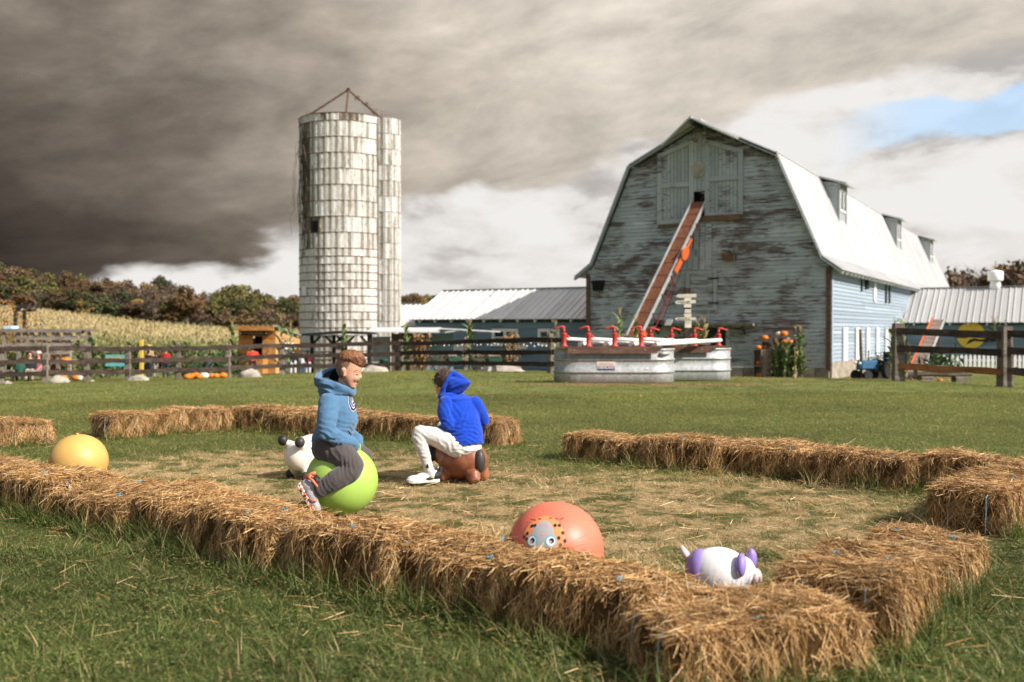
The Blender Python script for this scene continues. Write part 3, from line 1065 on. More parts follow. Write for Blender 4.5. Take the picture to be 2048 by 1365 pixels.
MB().lathe([(.02, 0), (.30, 0), (.315, .02), (.30, .05), (.02, .055)], 28, (px_, -.08, pz_), Matrix.Rotation(PI / 2, 3, 'X')).build('round_plaque', pm('pale_disc', (.42, .39, .33), (.26, .23, .19), 4, .8, .2), wallg)
a, za = gab(1404, 439); b, zb = gab(1483, 439)
MB().bar((a, -.10, za), (b, -.10, za), .06, .22).build('sill_board', M_BROWN, wallg)
a, za = gab(1318, 455); b, zb = gab(1381, 455)
MB().bar((a, -.10, za), (b, -.10, za), .05, .08).build('sill_board', M_BROWN, wallg)
# loft interior wall just inside the opening, dark barn interior
# stack of vertical planks under the doors
for (p0, p1, t0, t1) in ((1376, 1386, 452, 538), (1386, 1397, 500, 540), (1400, 1411, 450, 540), (1411, 1424, 448, 540), (1388, 1399, 455, 512)):
    xa, z1 = gab(p0, t0); xb, z0 = gab(p1, t1)
    MB().box(((xa + xb) / 2, -.055, (z0 + z1) / 2), (xb - xa - .015, .05, z1 - z0)).build('patch_plank', M_DOOR, wallg)
# slatted hatch
hx0, hz1 = gab(1377, 546); hx1, hz0 = gab(1431, 618)
ht = link('hatch', None, wallg)
nsl = 9
for i in range(nsl):
    zc = hz0 + (hz1 - hz0) * (i + .5) / nsl
    MB().bar((hx0 + .1, -.06, zc), (hx1 - .1, -.06, zc), .04, (hz1 - hz0) / nsl - .02).build('slat', M_GABLE, ht)
mb = MB()
for x_ in (hx0, hx1): mb.box((x_, -.075, (hz0 + hz1) / 2), (.15, .06, hz1 - hz0 + .1))
for z_ in (hz0, hz1): mb.box(((hx0 + hx1) / 2, -.077, z_), (hx1 - hx0 - .14, .06, .13))
mb.build('frame', M_TRIM, ht)
for z_ in (hz0 + .22, hz1 - .25): MB().box((hx1 - .05, -.115, z_), (.42, .02, .07)).build('hinge', M_DARKTRIM, ht)
# long ledge over the lower door, and the door itself
ax, az_ = gab(1297, 650); bx, _ = gab(1514, 650)
MB().bar((ax, -.30, az_), (bx, -.30, az_), .62, .10).build('ledge', pm('mossy_board', (.21, .185, .13), (.09, .085, .06), 6, .9, .4), wallg)
for i in range(5):
    x_ = ax + (bx - ax) * (i + .5) / 5
    MB().bar((x_, -.04, az_ - .35), (x_, -.5, az_ - .06), .06, .07).build('ledge_bracket', M_DARKTRIM, wallg)
ld = link('barn_door', None, wallg)
for i in range(4):
    p, q = dx0 + (dx1 - dx0) * i / 4, dx0 + (dx1 - dx0) * (i + 1) / 4
    MB().box(((p + q) / 2, .13, dz1 / 2), (q - p - .012, .05, dz1)).build('plank', pm('dark_green_plank', (.045, .055, .05), (.02, .026, .024), 4, .8, .3, stretch=(4, 4, .6)), ld)
mb = MB()
for x_ in (dx0, dx1): mb.box((x_, -.06, dz1 / 2), (.15, .07, dz1))
mb.build('door_jamb', M_TRIM, ld)
# nest ledge, vent box, bird's-nest straw, twigs
xa, z1 = gab(1449, 512); xb, z0 = gab(1473, 523)
MB().box(((xa + xb) / 2, -.2, (z0 + z1) / 2), (xb - xa, .32, .18)).build('nest_box', M_BROWN, wallg)
mb = MB()
for i in range(90):
    c = Vector(((xa + xb) / 2 + random.gauss(0, .25), -.2 + random.gauss(0, .08), z1 + random.uniform(0, .16)))
    dr = Vector((random.gauss(0, 1), random.gauss(0, .5), random.gauss(0, .35))).normalized() * random.uniform(.06, .2)
    mb.tube([c - dr, c + dr], .006, 3, False)
tag(mb.build('nest_straw', pm('nest_twig', (.17, .13, .07), None, 8), wallg), kind='stuff')
xa, z1 = gab(1189, 562); xb, z0 = gab(1210, 582)
MB().box(((xa + xb) / 2, -.15, (z0 + z1) / 2), (xb - xa, .28, z1 - z0), Matrix.Rotation(PI, 3, 'X'), .8).build('vent_box', M_DARK, wallg)
mb = MB()
def gp(px, py, y=-.07):
    x_, z_ = gab(px, py); return (x_, y, z_)
mb.tube([gp(1625, 534, -.05), gp(1614, 536, -.1), gp(1600, 556, -.09), gp(1583, 580, -.06)], .016, 5)
mb.tube([gp(1614, 536, -.1), gp(1618, 546, -.13)], .012, 4)
mb.tube([gp(1573, 548, -.05), gp(1578, 575, -.06)], .012, 4)
mb.build('dry_vine', pm('dry_vine', (.38, .34, .25), None, 8), wallg)
for (p0, p1, py) in ((1477, 1560, 563), (1575, 1624, 564), (1476, 1594, 617), (1500, 1540, 447)):
    xa, z_ = gab(p0, py); xb, _ = gab(p1, py)
    MB().box(((xa + xb) / 2, -.045, z_), (xb - xa, .03, .12)).build('repair_board', M_TRIM, wallg)
mb = MB()
x_, z1 = gab(1418, 622); _, z0 = gab(1418, 645)
mb.box((x_, -.05, (z0 + z1) / 2), (.10, .03, z1 - z0))
mb.build('trim_strip', M_TRIM, wallg)

# ------------------------------------------------------------------ low buildings joined to the barn
def low_building(name, label, x0, x1, y0, depth, eave, ridge, mat_roof, wid, loc_z=0.0, wall=M_WING, tails=True):
    b = thing(name, label, 'barn wing', BC, BROT)
    wl = link('front_wall', None, b)
    zc = 0.1
    while zc < eave - .05:
        xx = x0
        while xx < x1 - .05:
            xe = min(xx + random.uniform(2.5, 4.5), x1)
            MB().add([(xx, y0 - .03, zc), (xe - .005, y0 - .03, zc), (xe - .005, y0 - .006, zc + .155), (xx, y0 - .006, zc + .155), (xx, y0, zc), (xe - .005, y0, zc), (xe - .005, y0, zc + .155), (xx, y0, zc + .155)],
                     [(0, 1, 2, 3), (4, 7, 6, 5), (0, 4, 5, 1), (0, 3, 7, 4), (1, 5, 6, 2), (3, 2, 6, 7)]).build('board', wall, wl)
            xx = xe
        zc += .15
    MB().box(((x0 + x1) / 2, y0 + .06, eave / 2), (x1 - x0, .11, eave)).build('wall_core', wall, wl)
    mb = MB()
    for x_ in (x0 + .06, x1 - .06):
        mb.prism([(y0 + .12, 0), (y0 + depth * 2, 0), (y0 + depth * 2, eave), (y0 + depth, ridge - .1), (y0 + .12, eave)], lambda p: (x_ - .05, p[0], p[1]), lambda p: (x_ + .05, p[0], p[1]))
    mb.box(((x0 + x1) / 2, y0 + depth * 2, eave / 2), (x1 - x0 - .2, .1, eave))
    mb.build('end_wall', wall, b)
    rf = link('roof', None, b)
    n = max(1, round((x1 - x0 + .3) / wid)); wd = (x1 - x0 + .3) / n
    sl = (ridge - eave) / depth
    for side in (0, 1):
        if side == 0: A, B = Vector((0, y0 - .35, eave - .35 * sl + .06)), Vector((0, y0 + depth, ridge + .06))
        else: A, B = Vector((0, y0 + 2 * depth + .35, eave - .35 * sl + .06)), Vector((0, y0 + depth, ridge + .06))
        nr = Vector((0, -(B.z - A.z), (B.y - A.y))).normalized()
        if nr.z < 0: nr = -nr
        mb = MB()
        g = .006
        vs = [A + Vector((g, 0, 0)), A + Vector((wd - g, 0, 0)), B + Vector((wd - g, 0, 0)), B + Vector((g, 0, 0))]
        mb.add(vs + [v + nr * .02 for v in vs], [(0, 1, 2, 3), (4, 7, 6, 5), (0, 4, 5, 1), (1, 5, 6, 2), (2, 6, 7, 3), (3, 7, 4, 0)])
        for xx in (.05, wd * .5):
            q = [A + Vector((xx - .035, 0, 0)) + nr * .02, A + Vector((xx + .035, 0, 0)) + nr * .02, B + Vector((xx + .035, 0, 0)) + nr * .02, B + Vector((xx - .035, 0, 0)) + nr * .02]
            qt = [q[i].lerp(q[i ^ 1], .3) + nr * .04 for i in range(4)]
            mb.add(q + qt, [(4, 5, 6, 7), (0, 1, 5, 4), (1, 2, 6, 5), (2, 3, 7, 6), (3, 0, 4, 7)])
        me = mb.mesh('wing_panel', mat_roof)
        for i in range(n):
            link('panel', me, rf, (x0 - .15 + i * wd, 0, 0))
    MB().bar((x0 - .15, y0 + depth, ridge + .10), (x1 + .15, y0 + depth, ridge + .10), .28, .03).build('ridge_cap', mat_roof, rf)
    if tails:
        k = int((x1 - x0) / .88)
        for i in range(k):
            x_ = x0 + .4 + i * (x1 - x0 - .6) / k
            MB().bar((x_, y0, eave - .04), (x_, y0 - .30, eave - .04 - .3 * sl), .07, .12).build('rafter_tail', M_WHITE, rf)
    MB().bar((x0, y0 - .02, eave - .14), (x1, y0 - .02, eave - .14), .04, .22).build('frieze', M_DARKTRIM, wl)
    return b, wl, rf

wing, wwl, wrf = low_building('barn_wing', 'low blue outbuilding with streaked grey metal roof between the silo and the barn', -18.9, -GW - .05, 1.0, 2.6, 2.36, 3.62, M_ROOF2, .62)
def wing_window(p0, p1, t0, t1, sash=2):
    xa, z1 = gab(p0, t0, 1.0); xb, z0 = gab(p1, t1, 1.0)
    wn = link('window', None, wwl, ((xa + xb) / 2, .94, (z0 + z1) / 2))
    ww, hh = xb - xa, z1 - z0
    mb = MB()
    for s in (-1, 1):
        mb.box((s * ww / 2, 0, 0), (.13, .07, hh + .13)); mb.box((0, -.002, s * hh / 2), (ww - .1, .07, .13))
    mb.box((0, -.003, 0), (.12, .06, hh - .1))
    mb.build('frame', M_WHITE, wn)
    for s in (-1, 1):
        MB().box((s * ww / 4, .02, 0), (ww / 2 - .15, .02, hh - .12)).build('pane', M_GLASS, wn)
        MB().box((s * ww / 4, .0, 0), (ww / 2 - .15, .03, .05)).build('muntin', M_WHITE, wn)
wing_window(988, 1035, 661, 690)
wing_window(1080, 1118, 661, 690)
M_PANEL = pm('pale_panel', (.66, .65, .63), (.5, .5, .49), 4, .6)
xa, z1 = gab(904, 686, 1.0); xb, z0 = gab(930, 703, 1.0)
MB().box(((xa + xb) / 2, .9, (z0 + z1) / 2), (xb - xa, .08, z1 - z0)).build('notice_panel', M_PANEL, wwl)
xa, z1 = gab(1041, 690, 1.0); xb, z0 = gab(1056, 699, 1.0)
MB().box(((xa + xb) / 2, .9, (z0 + z1) / 2), (xb - xa, .08, z1 - z0)).build('notice_panel', M_PANEL, wwl)
low_building('barn_annex', 'small tin-roofed annex beside the foot of the silo', -21.6, -19.05, 1.4, 2.2, 2.05, 3.0, M_ROOF2, .62, tails=False)
rwing, rwl, rrf = low_building('barn_wing', 'long low blue wing with ribbed grey roof and a painted yellow sun', 0.12, 16.0, 18.0, 2.9, 2.28, 3.95, M_ROOF3, .6)
# yellow sun sign with brush strokes
sx, sz = gab(1942, 671, 18.0)
sg = thing('sun_sign', 'round yellow sun painted with dark brush strokes on the blue wing', 'sign', BC + BU * sx + BL * 17.93 + Vector((0, 0, sz)), BROT)
MB().lathe([(.02, 0), (.66, 0), (.66, .03), (.02, .03)], 36, (0, 0, 0), Matrix.Rotation(PI / 2, 3, 'X')).build('disc', pm('sun_yellow', (.74, .50, .07), (.62, .40, .05), 5, .7), sg)
mkm = pm('black_paint', (.02, .02, .022), None, 5, .7)
def stroke(pts):
    mb = MB()
    P = [Vector((p[0], -.045, p[1])) for p in pts]; r = [p[2] for p in pts]
    vs = [p + Vector((0, 0, q)) for p, q in zip(P, r)] + [p - Vector((0, 0, q)) for p, q in zip(P, r)]
    n = len(P)
    vs2 = [v + Vector((0, .012, 0)) for v in vs]
    fs = []
    for i in range(n - 1):
        fs += [(i, i + 1, n + i + 1, n + i), (2 * n + i, 3 * n + i, 3 * n + i + 1, 2 * n + i + 1), (i, 2 * n + i, 2 * n + i + 1, i + 1), (n + i, n + i + 1, 3 * n + i + 1, 3 * n + i)]
    mb.add(vs + vs2, fs)
    mb.build('brush_stroke', mkm, sg)
stroke([(-.82, .16, .02), (-.6, .18, .06), (-.3, .14, .05), (0, .20, .03), (.2, .22, .01)])
stroke([(-.78, -.10, .02), (-.5, -.06, .08), (-.25, -.10, .05), (-.1, -.08, .02)])
stroke([(-.18, -.44, .03), (-.05, -.30, .09), (.15, -.22, .07), (.45, -.26, .05), (.8, -.24, .10), (1.05, -.22, .09), (1.2, -.25, .02)])
# roof vent on the right wing
cxl, czl = gab(1990, 578, 20.9)
cu = link('roof_vent', None, rrf, (cxl, 20.9, 3.95))
MB().lathe([(.34, -.15), (.24, .30), (.24, .42)], 14).build('vent_base', M_WHITE, cu, True)
MB().lathe([(.36, .40), (.38, .44), (.38, .86), (.34, .90), (.05, .98)], 14).build('vent_cowl', M_WHITE, cu, True)
MB().tube([(0, 0, .95), (0, 0, 1.45)], .015, 5).build('vent_rod', M_DARKTRIM, cu)
# ------------------------------------------------------------------ silo of concrete staves
def stave_mat():
    m, t, b = mat_new('silo_stave')
    co = t.n('ShaderNodeTexCoord').outputs['Object']
    rnd = t.n('ShaderNodeObjectInfo').outputs['Random']
    x, y, z = t.xyz(co)
    v = t.vm('MULTIPLY', co, (9, 3, 2.2))
    n1 = t.noise(v, 1.0, 6, 0.65, 0.5, w=t.m('MULTIPLY', rnd, 53.0))
    n2 = t.noise(co, 14, 5, 0.6, 0.2, w=t.m('MULTIPLY', rnd, 21.0))
    mid = t.ss(t.m('ABSOLUTE', x), 0.11, 0.03)
    hasr = t.ss(t.m('FRACT', t.m('MULTIPLY', rnd, 7.31)), 0.15, 0.5, 0.1, 1.0)
    s = t.m('ADD', t.m('MULTIPLY', n1, 0.8), t.m('MULTIPLY', t.m('MULTIPLY', mid, hasr), 0.33))
    Pw = t.n('ShaderNodeNewGeometry').outputs['Position']
    run = t.noise(t.vm('MULTIPLY', Pw, (7.0, 7.0, 0.30)), 1.0, 6, 0.7, 0.3)
    blot = t.noise(Pw, 1.3, 6, 0.65, 0.5)
    s = t.m('ADD', s, t.m('MULTIPLY_ADD', t.m('SUBTRACT', run, 0.5), 0.55, t.m('MULTIPLY', t.m('SUBTRACT', blot, 0.5), 0.45)))
    dirt = t.ss(s, 0.435, 0.61)
    white = t.ramp(n2, [(0.3, (0.43, 0.405, 0.365)), (0.62, (0.66, 0.635, 0.59))])
    brown = t.ramp(n2, [(0.3, (0.12, 0.10, 0.07)), (0.7, (0.27, 0.235, 0.18))])
    c = t.mix(t.m('MULTIPLY', dirt, 0.85), white, brown)
    t.put(b.inputs['Base Color'], c)
    b.inputs['Roughness'].default_value = 0.85
    b.inputs['Specular IOR Level'].default_value = 0.15
    bump(t, b, t.m('ADD', n1, n2), 0.5, 0.02)
    return m
M_STAVE = stave_mat()
def stain_mat():
    m, t, b = mat_new('silo_stave_stained')
    co = t.n('ShaderNodeTexCoord').outputs['Object']
    rnd = t.n('ShaderNodeObjectInfo').outputs['Random']
    n1 = t.noise(t.vm('MULTIPLY', co, (9, 3, 2)), 1.0, 6, 0.65, 0.5, w=t.m('MULTIPLY', rnd, 53.0))
    c = t.ramp(n1, [(0.36, (0.055, 0.04, 0.028)), (0.54, (0.17, 0.13, 0.09)), (0.72, (0.46, 0.43, 0.38))])
    t.put(b.inputs['Base Color'], c)
    b.inputs['Roughness'].default_value = 0.9
    bump(t, b, n1, 0.5, 0.02)
    return m
M_STAIN = stain_mat()
M_GROUT = pm('silo_grout', (.26, .235, .195), (.14, .12, .095), 6, .9, .4)
M_RUST = pm('rusty_pipe', (.14, .075, .05), (.06, .035, .025), 9, .8, .3)

SR = 1.96
silo = thing('silo', 'tall white stained concrete stave silo with bare pipe tripod on its open top', 'silo', (-7.76, 46.0, -0.85))
s_top = 10.69 + 0.85
def stave_mesh(wd, ht, name):
    """concrete stave with a shallow pocket in its face, outer face towards -y"""
    mb = MB()
    g, th = 0.0035, 0.06
    x, z = wd / 2 - g, ht / 2 - 0.012
    o = [(-x, 0, -z), (x, 0, -z), (x, 0, z), (-x, 0, z)]
    f = [(-x, -th, -z), (x, -th, -z), (x, -th, z), (-x, -th, z)]
    i = [(-x * .55, -th, -z * .90), (x * .55, -th, -z * .90), (x * .55, -th, z * .90), (-x * .55, -th, z * .90)]
    p = [(-x * .45, -th + .014, -z * .86), (x * .45, -th + .014, -z * .86), (x * .45, -th + .014, z * .86), (-x * .45, -th + .014, z * .86)]
    fs = []
    for k in range(4):
        j = (k + 1) % 4
        fs += [(k, 4 + k, 4 + j, j), (4 + k, 8 + k, 8 + j, 4 + j), (8 + k, 12 + k, 12 + j, 8 + j)]
    fs.append((12, 13, 14, 15))
    mb.add(o + f + i + p, fs)
    return mb.mesh(name, M_STAVE), mb
NST = 44
sw = 2 * PI * SR / NST
rows = [(s_top - .17, .34)]
zc = s_top - .34
for i in range(8):
    rows.append((zc - .352, .704)); zc -= .704
while zc > 0.1:
    hh = min(.352, zc)
    rows.append((zc - hh / 2, hh)); zc -= hh
meshes = {}
def smesh(ht, wd=sw):
    k = (round(ht, 3), round(wd, 3))
    if k not in meshes:
        meshes[k] = stave_mesh(wd, ht, 'stave')
    return meshes[k]
toward = math.atan2(-46.0, 7.76)               # direction from the silo to the camera
cells = []
for r, (zc, ht) in enumerate(rows):
    for k in range(NST):
        a = 2 * PI * (k + (0.5 if r % 2 and False else 0.0)) / NST
        d = (a - toward + PI) % (2 * PI) - PI
        cells.append((math.cos(d) * ht if abs(d) < 1.5 else -1, r, k, a, zc, ht, d))
cells.sort(key=lambda c: -c[0])
def in_hole(d, zc):
    # two hatches: angle from the camera direction and height
    return (abs(d - HATCH[0][0]) < sw / SR * .75 and abs(zc - HATCH[0][1]) < .3) or (abs(d - HATCH[1][0]) < sw / SR * .6 and abs(zc - HATCH[1][1]) < .2)
def hpos(px, py):
    off = (px - 688) / F * 46.0
    return math.asin(max(-1, min(1, off / SR))), H + (HY - py) / F * 44.3 + .85
HATCH = [hpos(636, 454), hpos(611, 582)]
left_over = MB()
nsolo = 0
for (vis, r, k, a, zc, ht, d) in cells:
    if in_hole(d, zc): continue
    me, proto = smesh(ht)
    m3 = Matrix.Rotation(a + PI / 2, 3, 'Z')
    pos = Vector((math.cos(a) * SR, math.sin(a) * SR, zc))
    if vis > 0 and nsolo < 262:
        o = link('stave', me, silo, pos, a + PI / 2)
        stained = (-1.6 < d < -.88 and zc > 6.5 - 5 * random.random()) or (r == 0 and random.random() < .5)
        if stained:
            if 'st' not in meshes: meshes['st'] = {}
            kk = round(ht, 3)
            if kk not in meshes['st']:
                meshes['st'][kk] = me.copy(); meshes['st'][kk].materials.clear(); meshes['st'][kk].materials.append(M_STAIN)
            o.data = meshes['st'][kk]
        nsolo += 1
    else:
        left_over.add([m3 @ Vector(p) + pos for p in proto.v], proto.f)
tag(left_over.build('staves', M_STAVE, silo), kind='stuff')
MB().lathe([(SR - .01, 0), (SR - .01, s_top - .02), (SR - .14, s_top - .02), (SR - .14, 0)], 44).build('silo_core', M_GROUT, silo)
mb = MB()
for r, (zc, ht) in enumerate(rows):
    zt = zc + ht / 2
    mb.tube([(math.cos(2 * PI * i / 44) * (SR + .066), math.sin(2 * PI * i / 44) * (SR + .066), zt) for i in range(45)], .020, 4, False)
tag(mb.build('hoop', M_RUST, silo), kind='stuff')
for (d, zh), (w_, h_) in zip(HATCH, ((.42, .52), (.26, .36))):
    a = toward + d
    q = Vector((math.cos(a) * (SR + .02), math.sin(a) * (SR + .02), zh))
    ho = link('hatch', None, silo, q, a + PI / 2)
    MB().box((0, 0, 0), (w_, .06, h_)).build('hatch_shade_panel', M_DARK, ho)  # near-black panel standing in for the shade within the opening
    MB().box((w_ / 2 + .05, -.06, 0), (.09, .10, h_ + .06)).build('hatch_jamb', M_STAIN, ho)
a = toward + HATCH[1][0] + .13
MB().box((math.cos(a) * (SR + .13), math.sin(a) * (SR + .13), HATCH[1][1]), (.22, .04, .42), a + PI / 2 + .5).build('hatch_flap', M_PANEL, silo)
# chute tower up the right side
ca = toward + 1.16
cc = Vector((math.cos(ca) * (SR + .10), math.sin(ca) * (SR + .10), 0))
chute = link('chute', None, silo, cc)
CR = .62
nch = 9
zc = s_top - .05
while zc > .2:
    ht = min(.704, zc)
    me, proto = smesh(ht, CR * 1.25 * PI / nch)
    for k in range(nch):
        a = toward + .55 + (k - (nch - 1) / 2) * (1.25 * PI / nch)
        dd = abs((a - toward + PI) % (2 * PI) - PI)
        if dd < 1.5:
            o = link('stave', me, chute, (math.cos(a) * CR, math.sin(a) * CR, zc - ht / 2), a + PI / 2)
    zc -= ht
mb = MB()
mb.lathe([(CR - .01, 0), (CR - .01, s_top - .1), (CR - .1, s_top - .1), (CR - .1, 0)], 24)
mb.build('chute_core', M_GROUT, chute)
# tripod of pipes over the open top
apex = Vector((.25, -.2, s_top + 1.42))
for px_, dpt in ((607, -.5), (707, -1.9), (772, -.3)):
    xx = (px_ - 688) / F * 45.0
    MB().tube([apex, Vector((xx, dpt, s_top - .02))], .045, 6).build('roof_pipe', M_RUST, silo)
MB().ell(apex, .09, seg=8, ring=6).build('roof_knuckle', M_DARK, silo)
mb = MB()
def sprig(c, n, sp, L):
    for i in range(n):
        p = Vector(c) + Vector((random.gauss(0, sp), random.gauss(0, sp), random.gauss(0, sp * .6)))
        dr = Vector((random.gauss(0, 1), random.gauss(0, 1), random.gauss(0, 1))).normalized() * L * random.uniform(.4, 1)
        s = dr.cross(Vector((0, 0, 1))).normalized() * L * .3
        mb.add([p - dr, p + s, p + dr, p - s], [(0, 1, 2, 3)])
rp = Vector(((772 - 688) / F * 45, -.3, s_top))
lp = Vector(((607 - 688) / F * 45, -.5, s_top))
for t_ in (.25, .5, .7, .85, .97, 1.0, 1.02): sprig(apex.lerp(rp, t_), 45, .10 + .12 * (t_ > .8), .07)
for t_ in (.55, .8, 1.0): sprig(apex.lerp(lp, t_), 22, .10, .06)
tag(mb.build('creeper_leaves', pm('red_creeper', (.30, .10, .075), (.16, .075, .04), 9, .7), silo), kind='stuff')
mb = MB()
for k in range(4):
    p = Vector((-1.72 - random.random() * .3, -1.15, s_top - .6 - random.random() * 2.2)); q = [p]
    for i in range(7):
        p = p + Vector((random.gauss(-.03, .07), random.gauss(0, .04), -random.uniform(.2, .55))); q.append(p)
    mb.tube(q, .007, 3, False)
for k in range(26):
    a = toward - 1.1 + random.gauss(0, .1); z0 = s_top - random.uniform(0, 5)
    mb.tube([(math.cos(a + random.gauss(0, .04)) * (SR + .09), math.sin(a + random.gauss(0, .04)) * (SR + .09), z0 - i * .4) for i in range(6)], .018, 3, False)
tag(mb.build('dead_vine', pm('dead_vine', (.10, .07, .05), (.05, .035, .03), 9), silo), kind='stuff')

# ------------------------------------------------------------------ rail fences
def wood_mat(name, c1, c2, c3):
    m, t, b = mat_new(name)
    co = t.n('ShaderNodeTexCoord').outputs['Generated']
    ob = t.n('ShaderNodeTexCoord').outputs['Object']
    rnd = t.n('ShaderNodeObjectInfo').outputs['Random']
    n1 = t.noise(t.vm('MULTIPLY', ob, (3.0, 8.0, 8.0)), 1.4, 6, 0.65, 0.4, w=t.m('MULTIPLY', rnd, 31.0))
    n2 = t.noise(ob, 22, 4, 0.6, w=t.m('MULTIPLY', rnd, 13.0))
    c = t.ramp(n1, [(0.32, c3), (0.5, c2), (0.7, c1)])
    c = t.mix(t.ss(n2, 0.64, 0.74, 0, .6), c, (0.34, 0.33, 0.27))
    k = t.m('MULTIPLY_ADD', t.m('SUBTRACT', rnd, 0.5), 0.4, 1.0)
    c = t.mix(1.0, c, t.cxyz(k, k, k), 'MULTIPLY')
    t.put(b.inputs['Base Color'], c)
    b.inputs['Roughness'].default_value = 0.88
    b.inputs['Specular IOR Level'].default_value = 0.15
    bump(t, b, t.m('ADD', n1, n2), 0.6, 0.015)
    return m
M_RAIL = wood_mat('old_rail', (.090, .066, .050), (.050, .035, .027), (.022, .015, .012))
M_POST = wood_mat('old_post', (.27, .235, .195), (.18, .15, .12), (.085, .068, .052))
M_NEWRAIL = wood_mat('fresh_rail', (.30, .14, .055), (.24, .105, .04), (.15, .065, .026))

def fence(name, label, posts, rails, ht=1.12, fresh=(), pw=.16, ends=None):
    """posts: list of ground points; rails: heights of the rails"""
    p0 = posts[0]
    f = thing(name, label, 'fence', p0)
    prev = None
    for i, p in enumerate(posts):
        q = p - p0
        hh = ht * random.uniform(.97, 1.05)
        w_ = pw * random.uniform(.9, 1.15)
        mb = MB().box((0, 0, hh / 2 - .1), (w_, w_, hh + .2), Matrix.Rotation(random.gauss(0, .12), 3, 'Z'), .92)
        o = mb.build('post', M_POST, f, bevel=.012)
        o.location = q
        o.rotation_euler = (random.gauss(0, .012), random.gauss(0, .015), 0)
    for i, (a, b) in enumerate(zip(posts[:-1], posts[1:])):
        for j, h_ in enumerate(rails):
            A = a - p0 + Vector((0, -.10, h_ + random.gauss(0, .018))); B = b - p0 + Vector((0, -.10, h_ + random.gauss(0, .018)))
            L = (B - A).length + .12
            mb = MB()
            n = 5; th = .045
            vs, fs = [], []
            for k in range(n + 1):
                x_ = -L / 2 + L * k / n; dz_ = random.gauss(0, .009)
                hw = .068 + random.gauss(0, .004)
                vs += [(x_, -th / 2, -hw + dz_), (x_, th / 2, -hw + dz_), (x_, th / 2, hw + dz_), (x_, -th / 2, hw + dz_)]
            for k in range(n):
                for e in range(4):
                    fs.append((k * 4 + e, k * 4 + (e + 1) % 4, k * 4 + 4 + (e + 1) % 4, k * 4 + 4 + e))
            fs += [(3, 2, 1, 0), (n * 4, n * 4 + 1, n * 4 + 2, n * 4 + 3)]
            mb.add(vs, fs)
            o = mb.build('rail', M_NEWRAIL if (i, j) in fresh else M_RAIL, f)
            o.location = (A + B) / 2
            dv = B - A
            o.rotation_euler = (0, -math.asin(dv.z / dv.length), math.atan2(dv.y, dv.x))
            if (i, j) in fresh:
                o['label'] = 'fresh orange-brown rail'
    return f
def gp2(px, D, py=None):
    p = G(px, D)
    if py is not None: p.z = H - (py - HY) / F * D
    return p
LP = [gp2(-95, 28.2, 771), gp2(3, 28.6, 769), gp2(91, 29, 766), gp2(173, 29.8, 764), gp2(257, 30.4, 762), gp2(357, 31.6, 759), gp2(456, 32.7, 756), gp2(564, 34, 749),
      gp2(675, 34.2, 748), gp2(802, 34, 744), gp2(931, 32.7, 743), gp2(1101, 28.2, 748), gp2(1252, 27, 751), gp2(1384, 26.4, 752), ]
fence('rail_fence', 'long weathered three-rail fence across the lawn behind the two boys', LP, (.28, .62, .98), 1.10)
RP = [gp2(1797, 20.4, 764), gp2(2010, 19.5, 775), gp2(2230, 18.6, 785)]
fence('rail_fence', 'short rail fence by the tractor with a fresh orange-brown bottom rail', RP, (.30, .70, 1.05), 1.15, fresh={(0, 0)}, pw=.20)
# ------------------------------------------------------------------ stock tanks with hand pumps and race pipes
def galv():
    m, t, b = mat_new('galvanised_steel')
    co = t.n('ShaderNodeTexCoord').outputs['Object']
    n1 = t.noise(t.vm('MULTIPLY', co, (3, 3, 1.2)), 2.2, 6, 0.6, .5)
    vo = t.n('ShaderNodeTexVoronoi'); vo.inputs['Scale'].default_value = 26
    t.put(vo.inputs['Vector'], co)
    k = t.m('ADD', t.m('MULTIPLY', n1, .7), t.m('MULTIPLY', t.xyz(vo.outputs['Color'])[0], .25))
    c = t.ramp(k, [(0.3, (.25, .26, .255)), (0.65, (.42, .425, .415))])
    z = t.xyz(co)[2]
    c = t.mix(t.m('MULTIPLY', t.ss(t.m('ADD', z, t.m('MULTIPLY', n1, .3)), .30, .12), .5), c, (.30, .27, .22))
    t.put(b.inputs['Base Color'], c)
    b.inputs['Metallic'].default_value = 0.35
    b.inputs['Roughness'].default_value = 0.50
    bump(t, b, n1, .15, .02)
    return m
M_GALV = galv()
M_PUMP = pm('red_pump_paint', (.52, .050, .030), (.40, .035, .025), 9, .42, .1, spec=.5)
M_PVC = pm('white_pipe', (.78, .76, .72), (.68, .65, .60), 5, .4, .05)
M_PLANKD = wood_mat('dark_wet_plank', (.17, .10, .07), (.11, .062, .045), (.055, .032, .025))
